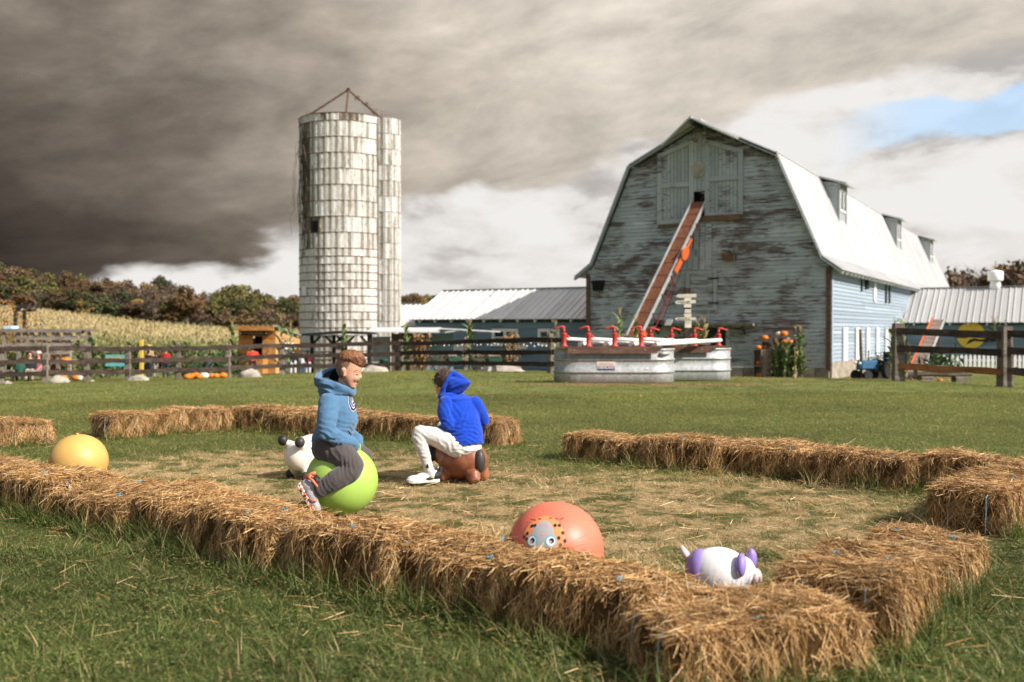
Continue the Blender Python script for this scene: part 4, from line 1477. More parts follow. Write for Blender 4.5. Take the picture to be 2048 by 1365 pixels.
def stock_tank(L, wd, ht, label, loc, rot=0.0):
    tk = thing('stock_tank', label, 'stock tank', loc, rot, 'galvanised stock tanks')
    r, hl = wd / 2, L / 2 - wd / 2
    out = []
    n = 14
    for i in range(n + 1):
        a = -PI / 2 + PI * i / n; out.append((hl, a))
    for i in range(n + 1):
        a = PI / 2 + PI * i / n; out.append((-hl, a))
    prof = [(-.015, 0)]
    def band(zc):
        return [(0, zc - .05), (0.0, zc - .025), (.020, zc - .018), (.022, zc + .018), (0.0, zc + .025)]
    prof = [(-.02, 0), (0, .015)] + band(ht * .32) + band(ht * .68) + [(0, ht - .05), (0, ht - .03)]
    inner = [(-.03, ht - .03), (-.03, .06)]
    vs, fs = [], []
    P = prof + inner
    for (o, z) in P:
        for (cx_, a) in out:
            vs.append((cx_ + math.cos(a) * (r + o), math.sin(a) * (r + o), z))
    m = len(out)
    for i in range(len(P) - 1):
        for k in range(m):
            k2 = (k + 1) % m
            fs.append((i * m + k, i * m + k2, (i + 1) * m + k2, (i + 1) * m + k))
    fs.append(tuple(range((len(P) - 1) * m, len(P) * m)))
    MB().add(vs, fs).build('tank_wall', M_GALV, tk, True)
    rim = MB().tube([(cx_ + math.cos(a) * (r + .005), math.sin(a) * (r + .005), ht - .02) for cx_, a in out + out[:1]], .022, 8, False)
    rim.build('rim', M_GALV, tk, True)
    vs = [(cx_ + math.cos(a) * (r - .035), math.sin(a) * (r - .035), ht - .16) for cx_, a in out]
    MB().add(vs, [tuple(range(len(vs)))]).build('water', pm('tank_water', (.03, .035, .03), None, 3, .08, spec=.6), tk)
    return tk
T1 = gp2(1227.5, 20.55, 0); T1.z = gz(T1.x, 20.2) - .01; T1.z = H - (767 - HY) / F * 20.1
T2 = gp2(1335, 22.5, 0); T2.z = H - (762 - HY) / F * 22.0
HT1, HT2 = .70, .72
tank1 = stock_tank(2.47, .94, HT1, 'long galvanised stock tank with a blue and white label on its side', T1)
tank2 = stock_tank(2.82, .94, HT2, 'galvanised stock tank partly behind the labelled tank, with dents near its base', T2)
# label on the near tank
lb = link('label', None, tank1, ((1207.5 - 1227.5) / F * 20.1, -.474, .70 * .50 + .005))
MB().box((0, 0, .0), (.38, .006, .17)).build('label_paper', pm('label_cream', (.66, .56, .48), (.60, .48, .42), 20, .6), lb)
MB().box((.0, -.005, -.045), (.345, .006, .072)).build('label_band', pm('label_blue', (.014, .025, .17), None, 20, .5), lb)
def text_mesh(s, size, depth, name, mat, bold=0.0):
    cu = bpy.data.curves.new(name, 'FONT')
    cu.body = s; cu.size = size; cu.extrude = depth; cu.offset = bold
    cu.align_x = 'CENTER'; cu.align_y = 'CENTER'
    o = bpy.data.objects.new('tmp', cu); COL.objects.link(o)
    me = bpy.data.meshes.new_from_object(o.evaluated_get(bpy.context.evaluated_depsgraph_get()))
    bpy.data.objects.remove(o)
    me.name = name
    me.materials.clear(); me.materials.append(mat)
    return me
link('lettering', text_mesh('FARMLAND', .062, .002, 'lettering', pm('label_white', (.75, .75, .75), None, 5, .5), .0015), lb, (0, -.011, -.042), (PI / 2, 0, 0))
mb = MB()
for i in range(7): mb.box((-.13 + i * .043, -.006, .035 + .006 * math.sin(i * 2)), (.028, .004, .03))
mb.build('faded_print', pm('faded_red', (.60, .36, .34), None, 5, .6), lb)
MB().box((.62, -.475, .30), (.075, .006, .035)).build('small_sticker', M_WHITE, tank1)
MB().ell((.98, -.36, .60), (.17, .12, .055), Matrix.Rotation(.9, 3, 'Z'), 14, 8).build('dent', M_GALV, tank1, True)

def pump(loc, rot, label):
    p = thing('hand_pump', label, 'hand pump', loc, rot, 'red hand pumps on the stock tanks')
    MB().lathe([(.02, 0), (.085, 0), (.085, .015), (.052, .03), (.05, .05), (.046, .06), (.044, .10), (.050, .19), (.060, .215), (.060, .245), (.064, .25), (.064, .265), (.03, .272)], 16).build('pump_body', M_PUMP, p, True)
    MB().tube([(.04, 0, .20), (.085, 0, .205), (.105, 0, .18)], [.026, .024, .022], 10).build('spout', M_PUMP, p, True)
    MB().tube([(0, 0, .265), (0, 0, .33), (-.01, 0, .37)], [.03, .026, .024], 10).build('pump_cap', M_PUMP, p, True)
    MB().tube([(.02, 0, .36), (-.02, 0, .395), (-.07, 0, .395), (-.14, 0, .372), (-.21, 0, .352)], [.022, .028, .022, .016, .019], 8).build('pump_handle', M_PUMP, p, True)
    MB().tube([(.03, 0, .37), (.035, .0, .27)], .006, 6).build('pump_rod', M_DARKTRIM, p)
    return p
top1, top2 = T1.z + HT1, T2.z + HT2
# boards the pumps are bolted to
def platform(T, ht, x0, x1, y, label, wd=.30, skirt=True):
    b = thing('pump_board', label, 'plank', (T.x, T.y, T.z + ht + .002))
    MB().box(((x0 + x1) / 2, y, .02), (x1 - x0, wd, .04)).build('plank', M_PLANKD, b)
    if skirt:
        MB().box(((x0 + x1) / 2 + .06, y - wd / 2 - .022, -.035), (x1 - x0 - .35, .04, .13)).build('apron_plank', M_PLANKD, b)
        mb = MB()
        for k in range(3):
            mb.ell(((x0 + x1) / 2 + (k - 1) * (x1 - x0) * .33, y - wd / 2 - .047, -.03), .012, seg=8, ring=5)
        mb.build('bolt', M_GALV, b)
    return b
platform(T1, HT1, -1.22, .93, -.38, 'dark wet plank on the near rim of the labelled tank, carrying four red pumps')
platform(T1, HT1, -1.0, 1.1, .34, 'plank across the far rim of the labelled tank under the white pipes', .22, False)
platform(T2, HT2, -1.0, 1.42, .20, 'dark plank on the rear stock tank, carrying the far row of red pumps', .30, False)
platform(T2, HT2, -.9, 1.0, -.38, 'reddish plank with an apron on the near rim of the rear stock tank', .28)
for i, px in enumerate((1128, 1177, 1229, 1282)):
    x_ = (px - CX) / F * 20.17
    pump((x_, T1.y - .38, top1 + .042), 0.0, ['red hand pump at the left end of the labelled tank, handle to the left',
         'second red hand pump from the left end of the labelled tank', 'third red hand pump from the left, above the blue label\'s right',
         'red hand pump nearest the right end of the labelled tank'][i])
for i, px in enumerate((1301, 1343, 1389, 1437)):
    x_ = (px - CX) / F * 22.7
    q = pump((x_, T2.y + .20, top2 + .042), PI, ['red hand pump on the rear tank, just right of the front row and half hidden',
         'second red hand pump on the rear tank, handle to the right', 'red hand pump on the rear tank standing in front of the signpost corn',
         'red hand pump at the far right end of the rear tank, handle drooping right'][i])
PVG = 'white race pipes over the stock tanks'
for i in range(4):
    a = Wp(1160 + i * 50.5, 693 + i * .5, 20.25); b_ = Wp((1298, 1345, 1392, 1441)[i], 687, 22.6)
    a.z, b_.z = top1 + .085, top2 + .17
    o = thing('race_pipe', ['white pipe whose open end shows left of the second pump', 'white pipe whose open end shows left of the third pump',
                            'white pipe whose open end shows left of the fourth pump', 'frontmost white pipe running right to the last pump'][i], 'pipe', a, 0, PVG)
    d_ = b_ - a
    MB().tube([(0, 0, 0), d_ * .5, d_], .045, 14, False).tube([d_, (0, 0, 0)], .038, 14, False).build('pipe_wall', M_PVC, o, True)
    MB().tube([Vector((0, 0, 0)), d_.normalized() * -.012], .047, 14).build('pipe_cap', M_PVC, o)
for i in range(4):
    a = Wp((1133, 1182, 1234, 1287)[i], 680, 20.4); b_ = Wp((1290, 1335, 1372, 1418)[i], 691, 22.3)
    a.z, b_.z = top1 + .19, top2 + .10
    o = thing('race_pipe', ['white pipe sloping right and down from the first pump', 'white pipe sloping right and down from the second pump',
                            'white pipe sloping right and down from the third pump', 'white pipe sloping right and down from the fourth pump'][i], 'pipe', a, 0, PVG)
    d_ = b_ - a
    MB().tube([(0, 0, 0), d_ * .5, d_], .042, 14).build('pipe_wall', M_PVC, o, True)
bl = thing('wood_block', 'brown wooden block propping the white pipes on the rear tank', 'block', (Wp(1403, 697, 22.2).x, T2.y - .30, top2 + .042))
MB().box((0, 0, .06), (.14, .14, .12)).build('block_body', M_PLANKD, bl)
MB().box((-.40, 0, .035), (.06, .2, .07)).build('block_wedge', M_POST, bl)

# ------------------------------------------------------------------ signpost with arrow boards
S0 = G(1374, 26.0); S0.z = H - (752 - HY) / F * 26.2
sp = thing('signpost', 'signpost of pale arrow boards nailed one above another', 'signpost', S0)
M_SIGN = pm('pale_signboard', (.60, .56, .46), (.46, .42, .33), 7, .7, .2, rnd=.12)
ppm = F / 26.0
MB().box((0, 0, 1.15), (.13, .13, 2.3)).build('signpost_pole', M_RAIL, sp)
def sign(cx_, cy, wpx, hpx, arrow=0, tilt=0.0, text=None, y=-.085):
    x_, z_ = (cx_ - 1374) / ppm, (752 - cy) / ppm
    hw, hh = wpx / ppm / 2, hpx / ppm / 2
    pl = [(-hw, -hh), (hw, -hh), (hw, hh), (-hw, hh)]
    if arrow < 0: pl = [(-hw, 0), (-hw + hh * 1.4, -hh), (hw, -hh), (hw, hh), (-hw + hh * 1.4, hh)]
    ct, st = math.cos(tilt), math.sin(tilt)
    o = MB().prism(pl, lambda p: (p[0] * ct - p[1] * st, 0, p[0] * st + p[1] * ct), lambda p: (p[0] * ct - p[1] * st, .025, p[0] * st + p[1] * ct)).build('arrow_board' if arrow else 'sign_board', M_SIGN, sp)
    o.location = (x_, y, z_)
    return o
MK = pm('sign_ink', (.24, .22, .14), None, 6, .8)
sign(1371, 591.5, 41, 7, -1, .03)
sign(1374, 597.5, 13.5, 6.5)
b2_ = sign(1369, 604, 42, 6.5, -1, .05, y=-.095)
sign(1374, 611, 14, 7.5)
sign(1374.5, 622, 12.5, 7.5)
sign(1374.5, 630.5, 14, 7)
b3_ = sign(1369.5, 637.5, 42, 6, -1, .01, y=-.095)
sign(1375, 644.5, 13, 7)
sign(1375, 651.5, 13, 7.5)
for bb, sd in ((b2_, 3), (b3_, 5)):
    rr = random.Random(sd)
    mb = MB(); x_ = -.19
    while x_ < .12:
        w_ = rr.uniform(.012, .03)
        mb.box((x_, -.004, rr.uniform(-.006, .006) + x_ * .03), (w_, .004, rr.uniform(.02, .045))); x_ += w_ + .012
    mb.build('worn_lettering', MK, bb)

# ------------------------------------------------------------------ hay conveyor leaning into the loft door
M_CRUST = pm('rusty_trough', (.25, .095, .045), (.13, .052, .028), 4, .75, .3, stretch=(2, 2, 2))
M_GALV2 = pm('dull_galvanised', (.55, .55, .54), (.38, .37, .36), 3, .5, .15, metal=.3)
M_ORANGE = pm('orange_enamel', (.66, .13, .025), (.55, .09, .02), 5, .45, spec=.5)
M_REDFRAME = pm('dark_red_frame', (.20, .035, .03), (.10, .022, .02), 6, .6)
def conveyor(name, label, A, B, side, wd, belt, rail_l, rail_r, hw=.28):
    """A foot, B head (world); side = unit vector across"""
    c = thing(name, label, 'conveyor', A)
    a, b = Vector((0, 0, 0)), B - A
    u = (b - a).normalized(); s = side.normalized(); n = s.cross(u).normalized()
    if n.z < 0: n = -n
    m3 = Matrix((s, u, n)).transposed()
    L = (b - a).length
    def bx(name, cs, sz, mt):
        return MB().box(m3 @ Vector(cs), sz, m3).build(name, mt, c)
    bx('belt', (0, L / 2, 0), (wd - .02, L, .04), belt)
    bx('side_rail', (-wd / 2 - .02, L / 2, .02), (.04, L + .1, hw), rail_l)
    bx('side_rail', (wd / 2 + .02, L / 2, -.04), (.04, L + .1, hw * 1.05), rail_r)
    for k in range(int(L / 0.55)):
        bx('belt_slat', (0, .3 + k * .55, .03), (wd - .06, .02, .008), belt)
    return c, m3, L
A = Vector(); gx, gz_ = gab(1246, 716, -3.2)
A = BC + BU * gx + BL * -3.2; A.z = BZ + gz_
gx, gz_ = gab(1397, 405, -.15)
B = BC + BU * gx + BL * -.15; B.z = BZ + gz_
cv, m3, L = conveyor('hay_conveyor', 'long rusty hay conveyor leaning up into the loft door of the barn', A, B, BU, .48, M_CRUST, M_GALV2, M_GALV2, .17)
def cb(name, a, b, r, mt):
    return MB().tube([m3 @ Vector(a), m3 @ Vector(b)], r, 6).build(name, mt, cv)
for k, t_ in enumerate((.28, .40, .52, .78, .86)):
    cb('strut', (.30, L * t_, -.05), (.33, L * (t_ - .025), -.62 if k < 3 else -.34), .022, M_REDFRAME)
cb('truss_rod', (.33, L * .26, -.60), (.30, L * .68, -.12), .026, M_REDFRAME)
cb('truss_rod', (.33, L * .50, -.62), (.33, L * .24, -.62), .02, M_REDFRAME)
cb('truss_rod', (.30, L * .19, -.10), (.33, L * .24, -.62), .03, M_REDFRAME)
cb('truss_rod', (.33, L * .12, -.62), (.33, L * .24, -.64), .03, M_REDFRAME)
cb('truss_rod', (.33, L * .12, -.62), (.30, L * .19, -.16), .02, M_REDFRAME)
mb = MB(); mb.lathe([(.02, -.03), (.26, -.03), (.28, 0), (.26, .03), (.02, .03)], 20, m3 @ Vector((.40, L * .665, -.10)), m3 @ Matrix.Rotation(PI / 2, 3, 'Y'))
mb.build('drive_pulley', M_ORANGE, cv)
MB().box(m3 @ Vector((.36, L * .60, -.12)), (.05, .75, .26), m3).build('orange_guard', M_ORANGE, cv)
MB().box(m3 @ Vector((.345, L * .10, -.06)), (.05, .9, .30), m3).build('orange_guard', M_ORANGE, cv)
MB().box(m3 @ Vector((.345, L * .73, -.16)), (.04, .5, .12), m3).build('orange_guard', M_ORANGE, cv)
MB().box(m3 @ Vector((.30, L * .275, -.80)), (.34, .24, .22), m3).build('motor', M_DARK, cv, bevel=.03)
MB().box(m3 @ Vector((.60, L * .29, -.92)), (.22, .26, .06), m3).build('motor_mount', M_GALV2, cv)
cb('drive_belt', (.38, L * .66, -.34), (.38, L * .30, -.80), .012, M_DARK)
# second, smaller conveyor by the right wing
A = Wp(1828, 745, 33); A.z = gz(A.x, A.y) + .15; B = Wp(1876, 640, 38.5)
cv2, m3, L = conveyor('belt_conveyor', 'short belt conveyor with orange side rails behind the fence on the right', A, B, Vector((1, -.15, 0)), .42, pm('worn_belt', (.22, .165, .135), (.13, .10, .085), 3, .8, .2), M_ORANGE, M_GALV2, .16)
for t_, d_ in ((.25, -.5), (.8, -1.2)):
    MB().tube([m3 @ Vector((-.2, L * t_, 0)), m3 @ Vector((-.2, L * t_, 0)) + Vector((0, 0, d_))], .03, 6).tube([m3 @ Vector((.2, L * t_, 0)), m3 @ Vector((.2, L * t_, 0)) + Vector((0, 0, d_))], .03, 6).build('conveyor_leg', M_REDFRAME, cv2)
MB().tube([m3 @ Vector((-.3, 0, 0)), m3 @ Vector((.3, 0, 0))], .12, 12).build('roller', M_DARKTRIM, cv2)

# ------------------------------------------------------------------ pumpkins, crates, corn stalks
def pumpkin_mesh(name, mt):
    vs, fs = [], []
    seg, ring = 20, 9
    for i in range(ring + 1):
        th = PI * i / ring
        for k in range(seg):
            a = 2 * PI * k / seg
            rr = math.sin(th) * (1 + .06 * math.cos(a * 10)) + .0001
            z = .78 * math.cos(th) - .14 * math.exp(-(th / .5) ** 2) + .10 * math.exp(-((PI - th) / .5) ** 2)
            vs.append((rr * math.cos(a), rr * math.sin(a), z + .70))
    for i in range(ring):
        for k in range(seg):
            k2 = (k + 1) % seg
            fs.append((i * seg + k, (i + 1) * seg + k, (i + 1) * seg + k2, i * seg + k2))
    return MB().add(vs, fs).mesh(name, mt, True)
M_PUMPK = pm('pumpkin_orange', (.66, .20, .022), (.52, .13, .015), 4, .5, .1, rnd=.15)
M_PUMPW = pm('pumpkin_white', (.70, .64, .54), (.58, .50, .40), 4, .5, .1)
M_STEMG = pm('pumpkin_stem', (.16, .13, .06), None, 9)
PK = pumpkin_mesh('pumpkin_rind', M_PUMPK); PW = pumpkin_mesh('pumpkin_rind', M_PUMPW)
ST = MB().tube([(0, 0, 1.25), (.03, 0, 1.45), (.12, .03, 1.62)], [.16, .10, .12], 6).mesh('pumpkin_stem', M_STEMG)
def pumpkin(loc, r, label, white=False, group=None):
    p = thing('pumpkin', label, 'pumpkin', loc, random.uniform(0, 6), group)
    link('pumpkin_rind', PW if white else PK, p, scale=r)
    link('pumpkin_stem', ST, p, scale=r)
    return p
M_CRATE = wood_mat('crate_wood', (.40, .33, .27), (.28, .21, .165), (.12, .09, .07))
def crate(loc, rot, sz, label, group='wooden crates by the barn'):
    """open crate standing on its side, opening towards -y"""
    c = thing('wooden_crate', label, 'crate', loc, rot, group)
    wx, wy, wz = sz
    for s in (-1, 1):
        for k in range(3):
            MB().box((s * (wx / 2 - .011), -wy / 2 + wy * (k + .5) / 3, wz / 2), (.02, wy / 3 - .01, wz - .05)).build('slat', M_CRATE, c)
    for z_ in (.012, wz - .012):
        for k in range(3):
            MB().box((0, -wy / 2 + wy * (k + .5) / 3, z_), (wx, wy / 3 - .01, .022)).build('slat', M_CRATE, c)
    for k in range(4):
        MB().box((0, wy / 2 - .01, .03 + (wz - .06) * (k + .5) / 4), (wx - .05, .018, wz / 4 - .02)).build('slat', M_CRATE, c)
    return c
def on_gable(px, py, out):
    x_, z_ = gab(px, py, -out)
    p = BC + BU * x_ + BL * -out
    p.z = BZ + z_
    return p
def stand(px, out):
    x_, _ = gab(px, 700, -out)
    p = BC + BU * x_ + BL * -out
    p.z = gz(p.x, p.y)
    return p
p = stand(1516.5, .55); q = stand(1528.5, .55)
CR = BROT
c0 = stand(1517, .55)
crate((c0.x, c0.y, c0.z), CR, (.30, .35, .46), 'lowest narrow crate at the left of the pumpkin display')
crate((c0.x, c0.y, c0.z + .465), CR, (.30, .35, .60), 'tall narrow crate stacked above another, small pumpkin on top')
pumpkin((c0.x, c0.y, c0.z + .03), .115, 'small orange pumpkin in the lowest crate by the barn')
pumpkin((c0.x, c0.y, c0.z + .495), .115, 'small orange pumpkin in the upper narrow crate by the barn')
pumpkin((c0.x, c0.y, c0.z + 1.067), .115, 'small orange pumpkin on top of the narrow crates by the barn')
c1 = stand(1531, .5)
for i, (px_, w_) in enumerate(((1529.5, .17), (1535.5, .12), (1541.5, .10))):
    s_ = stand(px_, .66)
    o = thing('wood_slab', ['broad upright bark-edged slab beside the pumpkin crates', 'narrow upright slab second in line beside the crates', 'pale grey upright slab nearest the corn'][i], 'plank', s_, CR)
    MB().box((0, 0, .53), (w_, .06, 1.06)).build('slab_board', M_CRATE if i < 2 else M_POST, o, bevel=.01)
crate(stand(1536, .40) + Vector((0, 0, 1.07)), CR, (.40, .35, .32), 'dark crate on its side behind the upright slabs')
crate(stand(1536, .40), CR, (.55, .35, 1.05), 'tall crate hidden behind the upright slabs')
pumpkin(stand(1529, .40) + Vector((0, 0, 1.395)), .15, 'pale orange pumpkin on the dark crate, left of the corn')
pumpkin(stand(1530, .45) + Vector((0, 0, 1.10)), .09, 'little orange pumpkin peeking out of the dark crate')
cA = stand(1562, .40)
crate(cA, CR, (.8, .36, 1.1), 'big crate at the back of the display, hidden by corn')
crate(cA + Vector((0, 0, 1.11)), CR, (.55, .34, .42), 'upper crate in the middle of the pumpkin display, corn in front')
pumpkin(on_gable(1558, 667, .4) + Vector((0, 0, -.12)), .13, 'white pumpkin on the topmost crate', True)
pumpkin(on_gable(1567.5, 667, .4) + Vector((0, 0, -.12)), .15, 'orange pumpkin beside the white one on the topmost crate')
pumpkin(on_gable(1569, 682, .62) + Vector((0, 0, -.1)), .11, 'orange pumpkin half behind corn below the topmost crate')
pumpkin(on_gable(1580, 685, .45) + Vector((0, 0, -.1)), .14, 'orange pumpkin to the right of the upper crate among leaves')
crate(stand(1580, .45), CR, (.42, .34, 1.28), 'slim upright crate under the right-hand pumpkins of the display')

M_LEAFG = pm('corn_leaf_green', (.19, .25, .095), (.10, .15, .055), 5, .6, rnd=.2)
M_LEAFY = pm('corn_leaf_yellow', (.36, .30, .12), (.22, .20, .08), 5, .7, rnd=.2)
M_LEAFB = pm('corn_leaf_brown', (.34, .19, .07), (.20, .10, .04), 5, .8, rnd=.15)
M_STALK = pm('corn_stem', (.26, .27, .10), (.17, .15, .07), 6, .7)
M_TASSEL = pm('corn_tassel', (.46, .36, .17), (.36, .24, .11), 6, .8)
def corn_meshes(seed, leafmat, nl=11, ht=1.7, spread=1.0, droop=1.0):
    r = random.Random(seed)
    stem = MB().tube([(r.gauss(0, .012) * i, r.gauss(0, .012) * i, ht * i / 5) for i in range(6)], [.016, .015, .013, .011, .008, .005], 6).mesh('corn_stem', M_STALK)
    leaves = []
    for i in range(nl):
        z0 = ht * (.10 + .80 * i / nl); a = i * PI + r.gauss(0, .7)
        L = ht * r.uniform(.26, .42) * spread; k = 6
        V, Q = [], []
        px_, pz_, an = 0.0, z0, r.uniform(.15, .5)
        for j in range(k):
            t_ = j / (k - 1)
            wd = .062 * (math.sin(PI * min(t_ * .9 + .12, 1)) + .06) * r.uniform(.9, 1.1)
            c = Vector((math.cos(a) * px_, math.sin(a) * px_, pz_)); s = Vector((-math.sin(a), math.cos(a), .25 * math.sin(j))) * wd
            V += [c - s, c + s]
            px_ += math.sin(an) * L / (k - 1); pz_ += math.cos(an) * L / (k - 1); an += r.uniform(.18, .55) * droop
        for j in range(k - 1): Q.append((2 * j, 2 * j + 1, 2 * j + 3, 2 * j + 2))
        leaves.append(MB().add(V, Q).mesh('leaf', leafmat))
    tm = MB()
    for i in range(7):
        a = r.uniform(0, 6.28); q = r.uniform(.15, .5)
        tm.tube([(0, 0, ht * .97), (math.cos(a) * q * .12, math.sin(a) * q * .12, ht + .10), (math.cos(a) * q * .3, math.sin(a) * q * .3, ht + .20)], [.006, .005, .003], 4, False)
    return stem, leaves, tm.mesh('tassel', M_TASSEL)
CORN = [corn_meshes(1, M_LEAFG), corn_meshes(2, M_LEAFG, 15, 1.7, .9, .8), corn_meshes(3, M_LEAFY, 10), corn_meshes(4, M_LEAFB, 10, 1.7, .8, 1.5)]
def corn(loc, kind, ht, label, group, tilt=0.06):
    c = thing('corn_stalk', label, 'corn stalk', loc, random.uniform(0, 6), group)
    c.rotation_euler = (random.gauss(0, tilt), random.gauss(0, tilt), random.uniform(0, 6.28))
    st_, lv, ts = CORN[kind]
    k = ht / 1.7
    link('corn_stem', st_, c, scale=k)
    for l_ in lv: link('leaf', l_, c, scale=k)
    link('tassel', ts, c, scale=k)
    return c
GC = 'corn stalks tied along the fence'
ORD = 'first second third fourth fifth sixth seventh eighth ninth tenth eleventh twelfth thirteenth fourteenth fifteenth sixteenth seventeenth eighteenth nineteenth twentieth twenty-first twenty-second'.split()
def fence_corn(px, D, toppx, kind, label):
    b_ = G(px, D + .15)
    ht = H - (toppx - HY) / F * D - b_.z
    corn(b_, kind, ht * .93, label, GC)
FC = [(471, 32.9, 640, 1, 'green corn stalk tied to the post left of the orange shed'), (562, 34.1, 630, 1, 'tall green corn stalk tied to the post right of the orange shed'),
      (575, 34.0, 645, 1, 'shorter corn stalk leaning beside the tallest one at the shed'), (687, 34.3, 640, 1, 'slim corn stalk in front of the black canopy'),
      (809, 34.0, 644, 1, 'corn stalk at the fence below the tin-roofed annex'), (927, 32.8, 643, 2, 'pale corn stalk at a post below the wing roof'),
      (941, 32.6, 640, 1, 'greener corn stalk just right of the pale one'), (1107, 28.3, 643, 2, 'yellowing corn stalk behind the first red pump'),
      (1241, 27.1, 618, 1, 'corn stalk left of the conveyor foot'), (1268, 27.0, 634, 2, 'corn stalk in front of the conveyor foot'),
      (1398, 26.3, 640, 1, 'corn stalk just right of the signpost'), (1407, 26.2, 636, 2, 'yellow-tipped corn stalk second to the right of the signpost'),
      (369, 31.7, 672, 1, 'corn stalk at the post right of the person in the red jacket'), (351, 31.5, 676, 1, 'corn stalk at the post beside the red jacket, left of the post'),
      (267, 30.5, 674, 1, 'corn stalk at the post right of the sunflower banner'), (187, 29.9, 664, 1, 'bushy corn stalk left of the sunflower banner'),
      (166, 29.7, 672, 0, 'corn stalk on the left of the same post, by the timber frame'), (88, 29.1, 690, 1, 'thin corn stalk at the post near the seated group'),
      (1780, 20.6, 640, 0, 'leafy corn stalk left of the right-hand fence post'), (1800, 20.8, 625, 0, 'tall corn stalk behind the right-hand fence post'),
      (1812, 20.6, 690, 2, 'yellow low corn stalk right of that post'), (2015, 19.8, 634, 1, 'dark corn stalk at the rightmost fence post'), (1788, 20.9, 655, 1, 'corn stalk overlapping the blue tractor')]
for a in FC: fence_corn(*a)
for i in range(22):
    t_ = i / 21
    px_ = 1548 + 58 * t_ + random.gauss(0, 3)
    s_ = stand(px_, random.uniform(.75, 1.3))
    tall = 1.75 if 0.85 < t_ < .97 else random.uniform(.95, 1.5)
    corn(s_, (0, 1, 0, 2, 0, 1)[i % 6], tall, '%s corn stalk from the crates in the clump against the barn wall' % ORD[i] if i not in (0, 20) else ('tawny corn stalk at the left edge of the clump by the crates' if i == 0 else 'tallest corn stalk at the right edge of the clump by the barn'), 'corn stalks in the pumpkin display')
# dried corn shocks
def shock(px, D, top, label):
    b_ = G(px, D); ht = H - (top - HY) / F * D - b_.z
    s_ = thing('corn_shock', label, 'corn shock', b_)
    for i in range(10):
        c = link('stalk_bundle', None, s_)
        a = i * 2.4; q = .05 * math.sqrt(i)
        c.location = (math.cos(a) * q * 1.6, math.sin(a) * q * 1.6, 0); c.rotation_euler = (random.gauss(0, .05), random.gauss(0, .05), a)
        st_, lv, ts = CORN[3]
        k = ht / 1.8 * random.uniform(.85, 1.02)
        for l_ in lv: link('leaf', l_, c, scale=k)
        link('corn_stem', st_, c, scale=k)
    MB().tube([(math.cos(i * PI / 6) * .14, math.sin(i * PI / 6) * .14, ht * .5) for i in range(13)], .012, 5, False).build('tie', M_POST, s_)
shock(841, 34.5, 652, 'brown dried corn shock left of the green wagon')
shock(1021, 31.6, 655, 'brown dried corn shock in front of the white window')

# ------------------------------------------------------------------ small things along the barn's right side
tr0 = G(1752, 33.0)
tr = thing('garden_tractor', 'small blue tractor parked by the barn corner behind the corn', 'tractor', tr0, R(200))
M_TBLUE = pm('tractor_blue', (.025, .12, .22), (.015, .08, .16), 5, .4, spec=.5)
M_TYRE = pm('tyre_rubber', (.03, .028, .026), (.015, .014, .014), 9, .85, .4)
MB().box((.35, 0, .52), (.75, .34, .32), None, .9).build('bonnet', M_TBLUE, tr, bevel=.05)
MB().box((-.15, 0, .40), (.6, .30, .22)).build('chassis', M_DARKTRIM, tr)
MB().box((-.30, 0, .62), (.30, .36, .08)).box((-.46, 0, .80), (.07, .36, .30)).build('seat', M_TYRE, tr, bevel=.02)
for s in (-1, 1):
    wl_ = MB().lathe([(.14, -.10), (.32, -.11), (.36, -.07), (.36, .07), (.32, .11), (.14, .10)], 18, (-.30, s * .36, .35), Matrix.Rotation(PI / 2, 3, 'X')).build('wheel', M_TYRE, tr)
    MB().lathe([(.02, -.05), (.16, -.06), (.16, .06), (.02, .05)], 14, (-.30, s * .36, .35), Matrix.Rotation(PI / 2, 3, 'X')).build('rim', M_TBLUE, wl_)
    MB().lathe([(.04, -.06), (.16, -.06), (.18, 0), (.16, .06), (.04, .06)], 14, (.58, s * .30, .18), Matrix.Rotation(PI / 2, 3, 'X')).build('wheel', M_TYRE, tr)
    MB().box((-.30, s * .36, .74), (.5, .22, .03)).build('mudguard', M_TBLUE, tr)
MB().tube([(-.02, 0, .65), (-.10, 0, .85)], .02, 6).build('steering_column', M_DARKTRIM, tr)
MB().tube([(-.10 + .14 * math.cos(i * PI / 6) * .5, .14 * math.sin(i * PI / 6), .86 + .14 * math.cos(i * PI / 6) * .4) for i in range(13)], .014, 6, False).build('steering_wheel', M_DARK, tr)
for s in (-1, 1): MB().ell((.73, s * .10, .58), .05, seg=10, ring=6).build('headlight', M_WHITE, tr)
MB().tube([(.40, .12, .66), (.40, .12, 1.0)], .022, 7).build('exhaust_pipe', M_DARKTRIM, tr)
pole = thing('timber_pole', 'leaning bare timber pole in front of the white shutters', 'pole', G(1722, 33.5))
MB().tube([(0, 0, -.05), (.01, 0, .8), (-.03, 0, 1.72)], [.06, .055, .045], 8).build('pole_shaft', M_BROWN, pole)
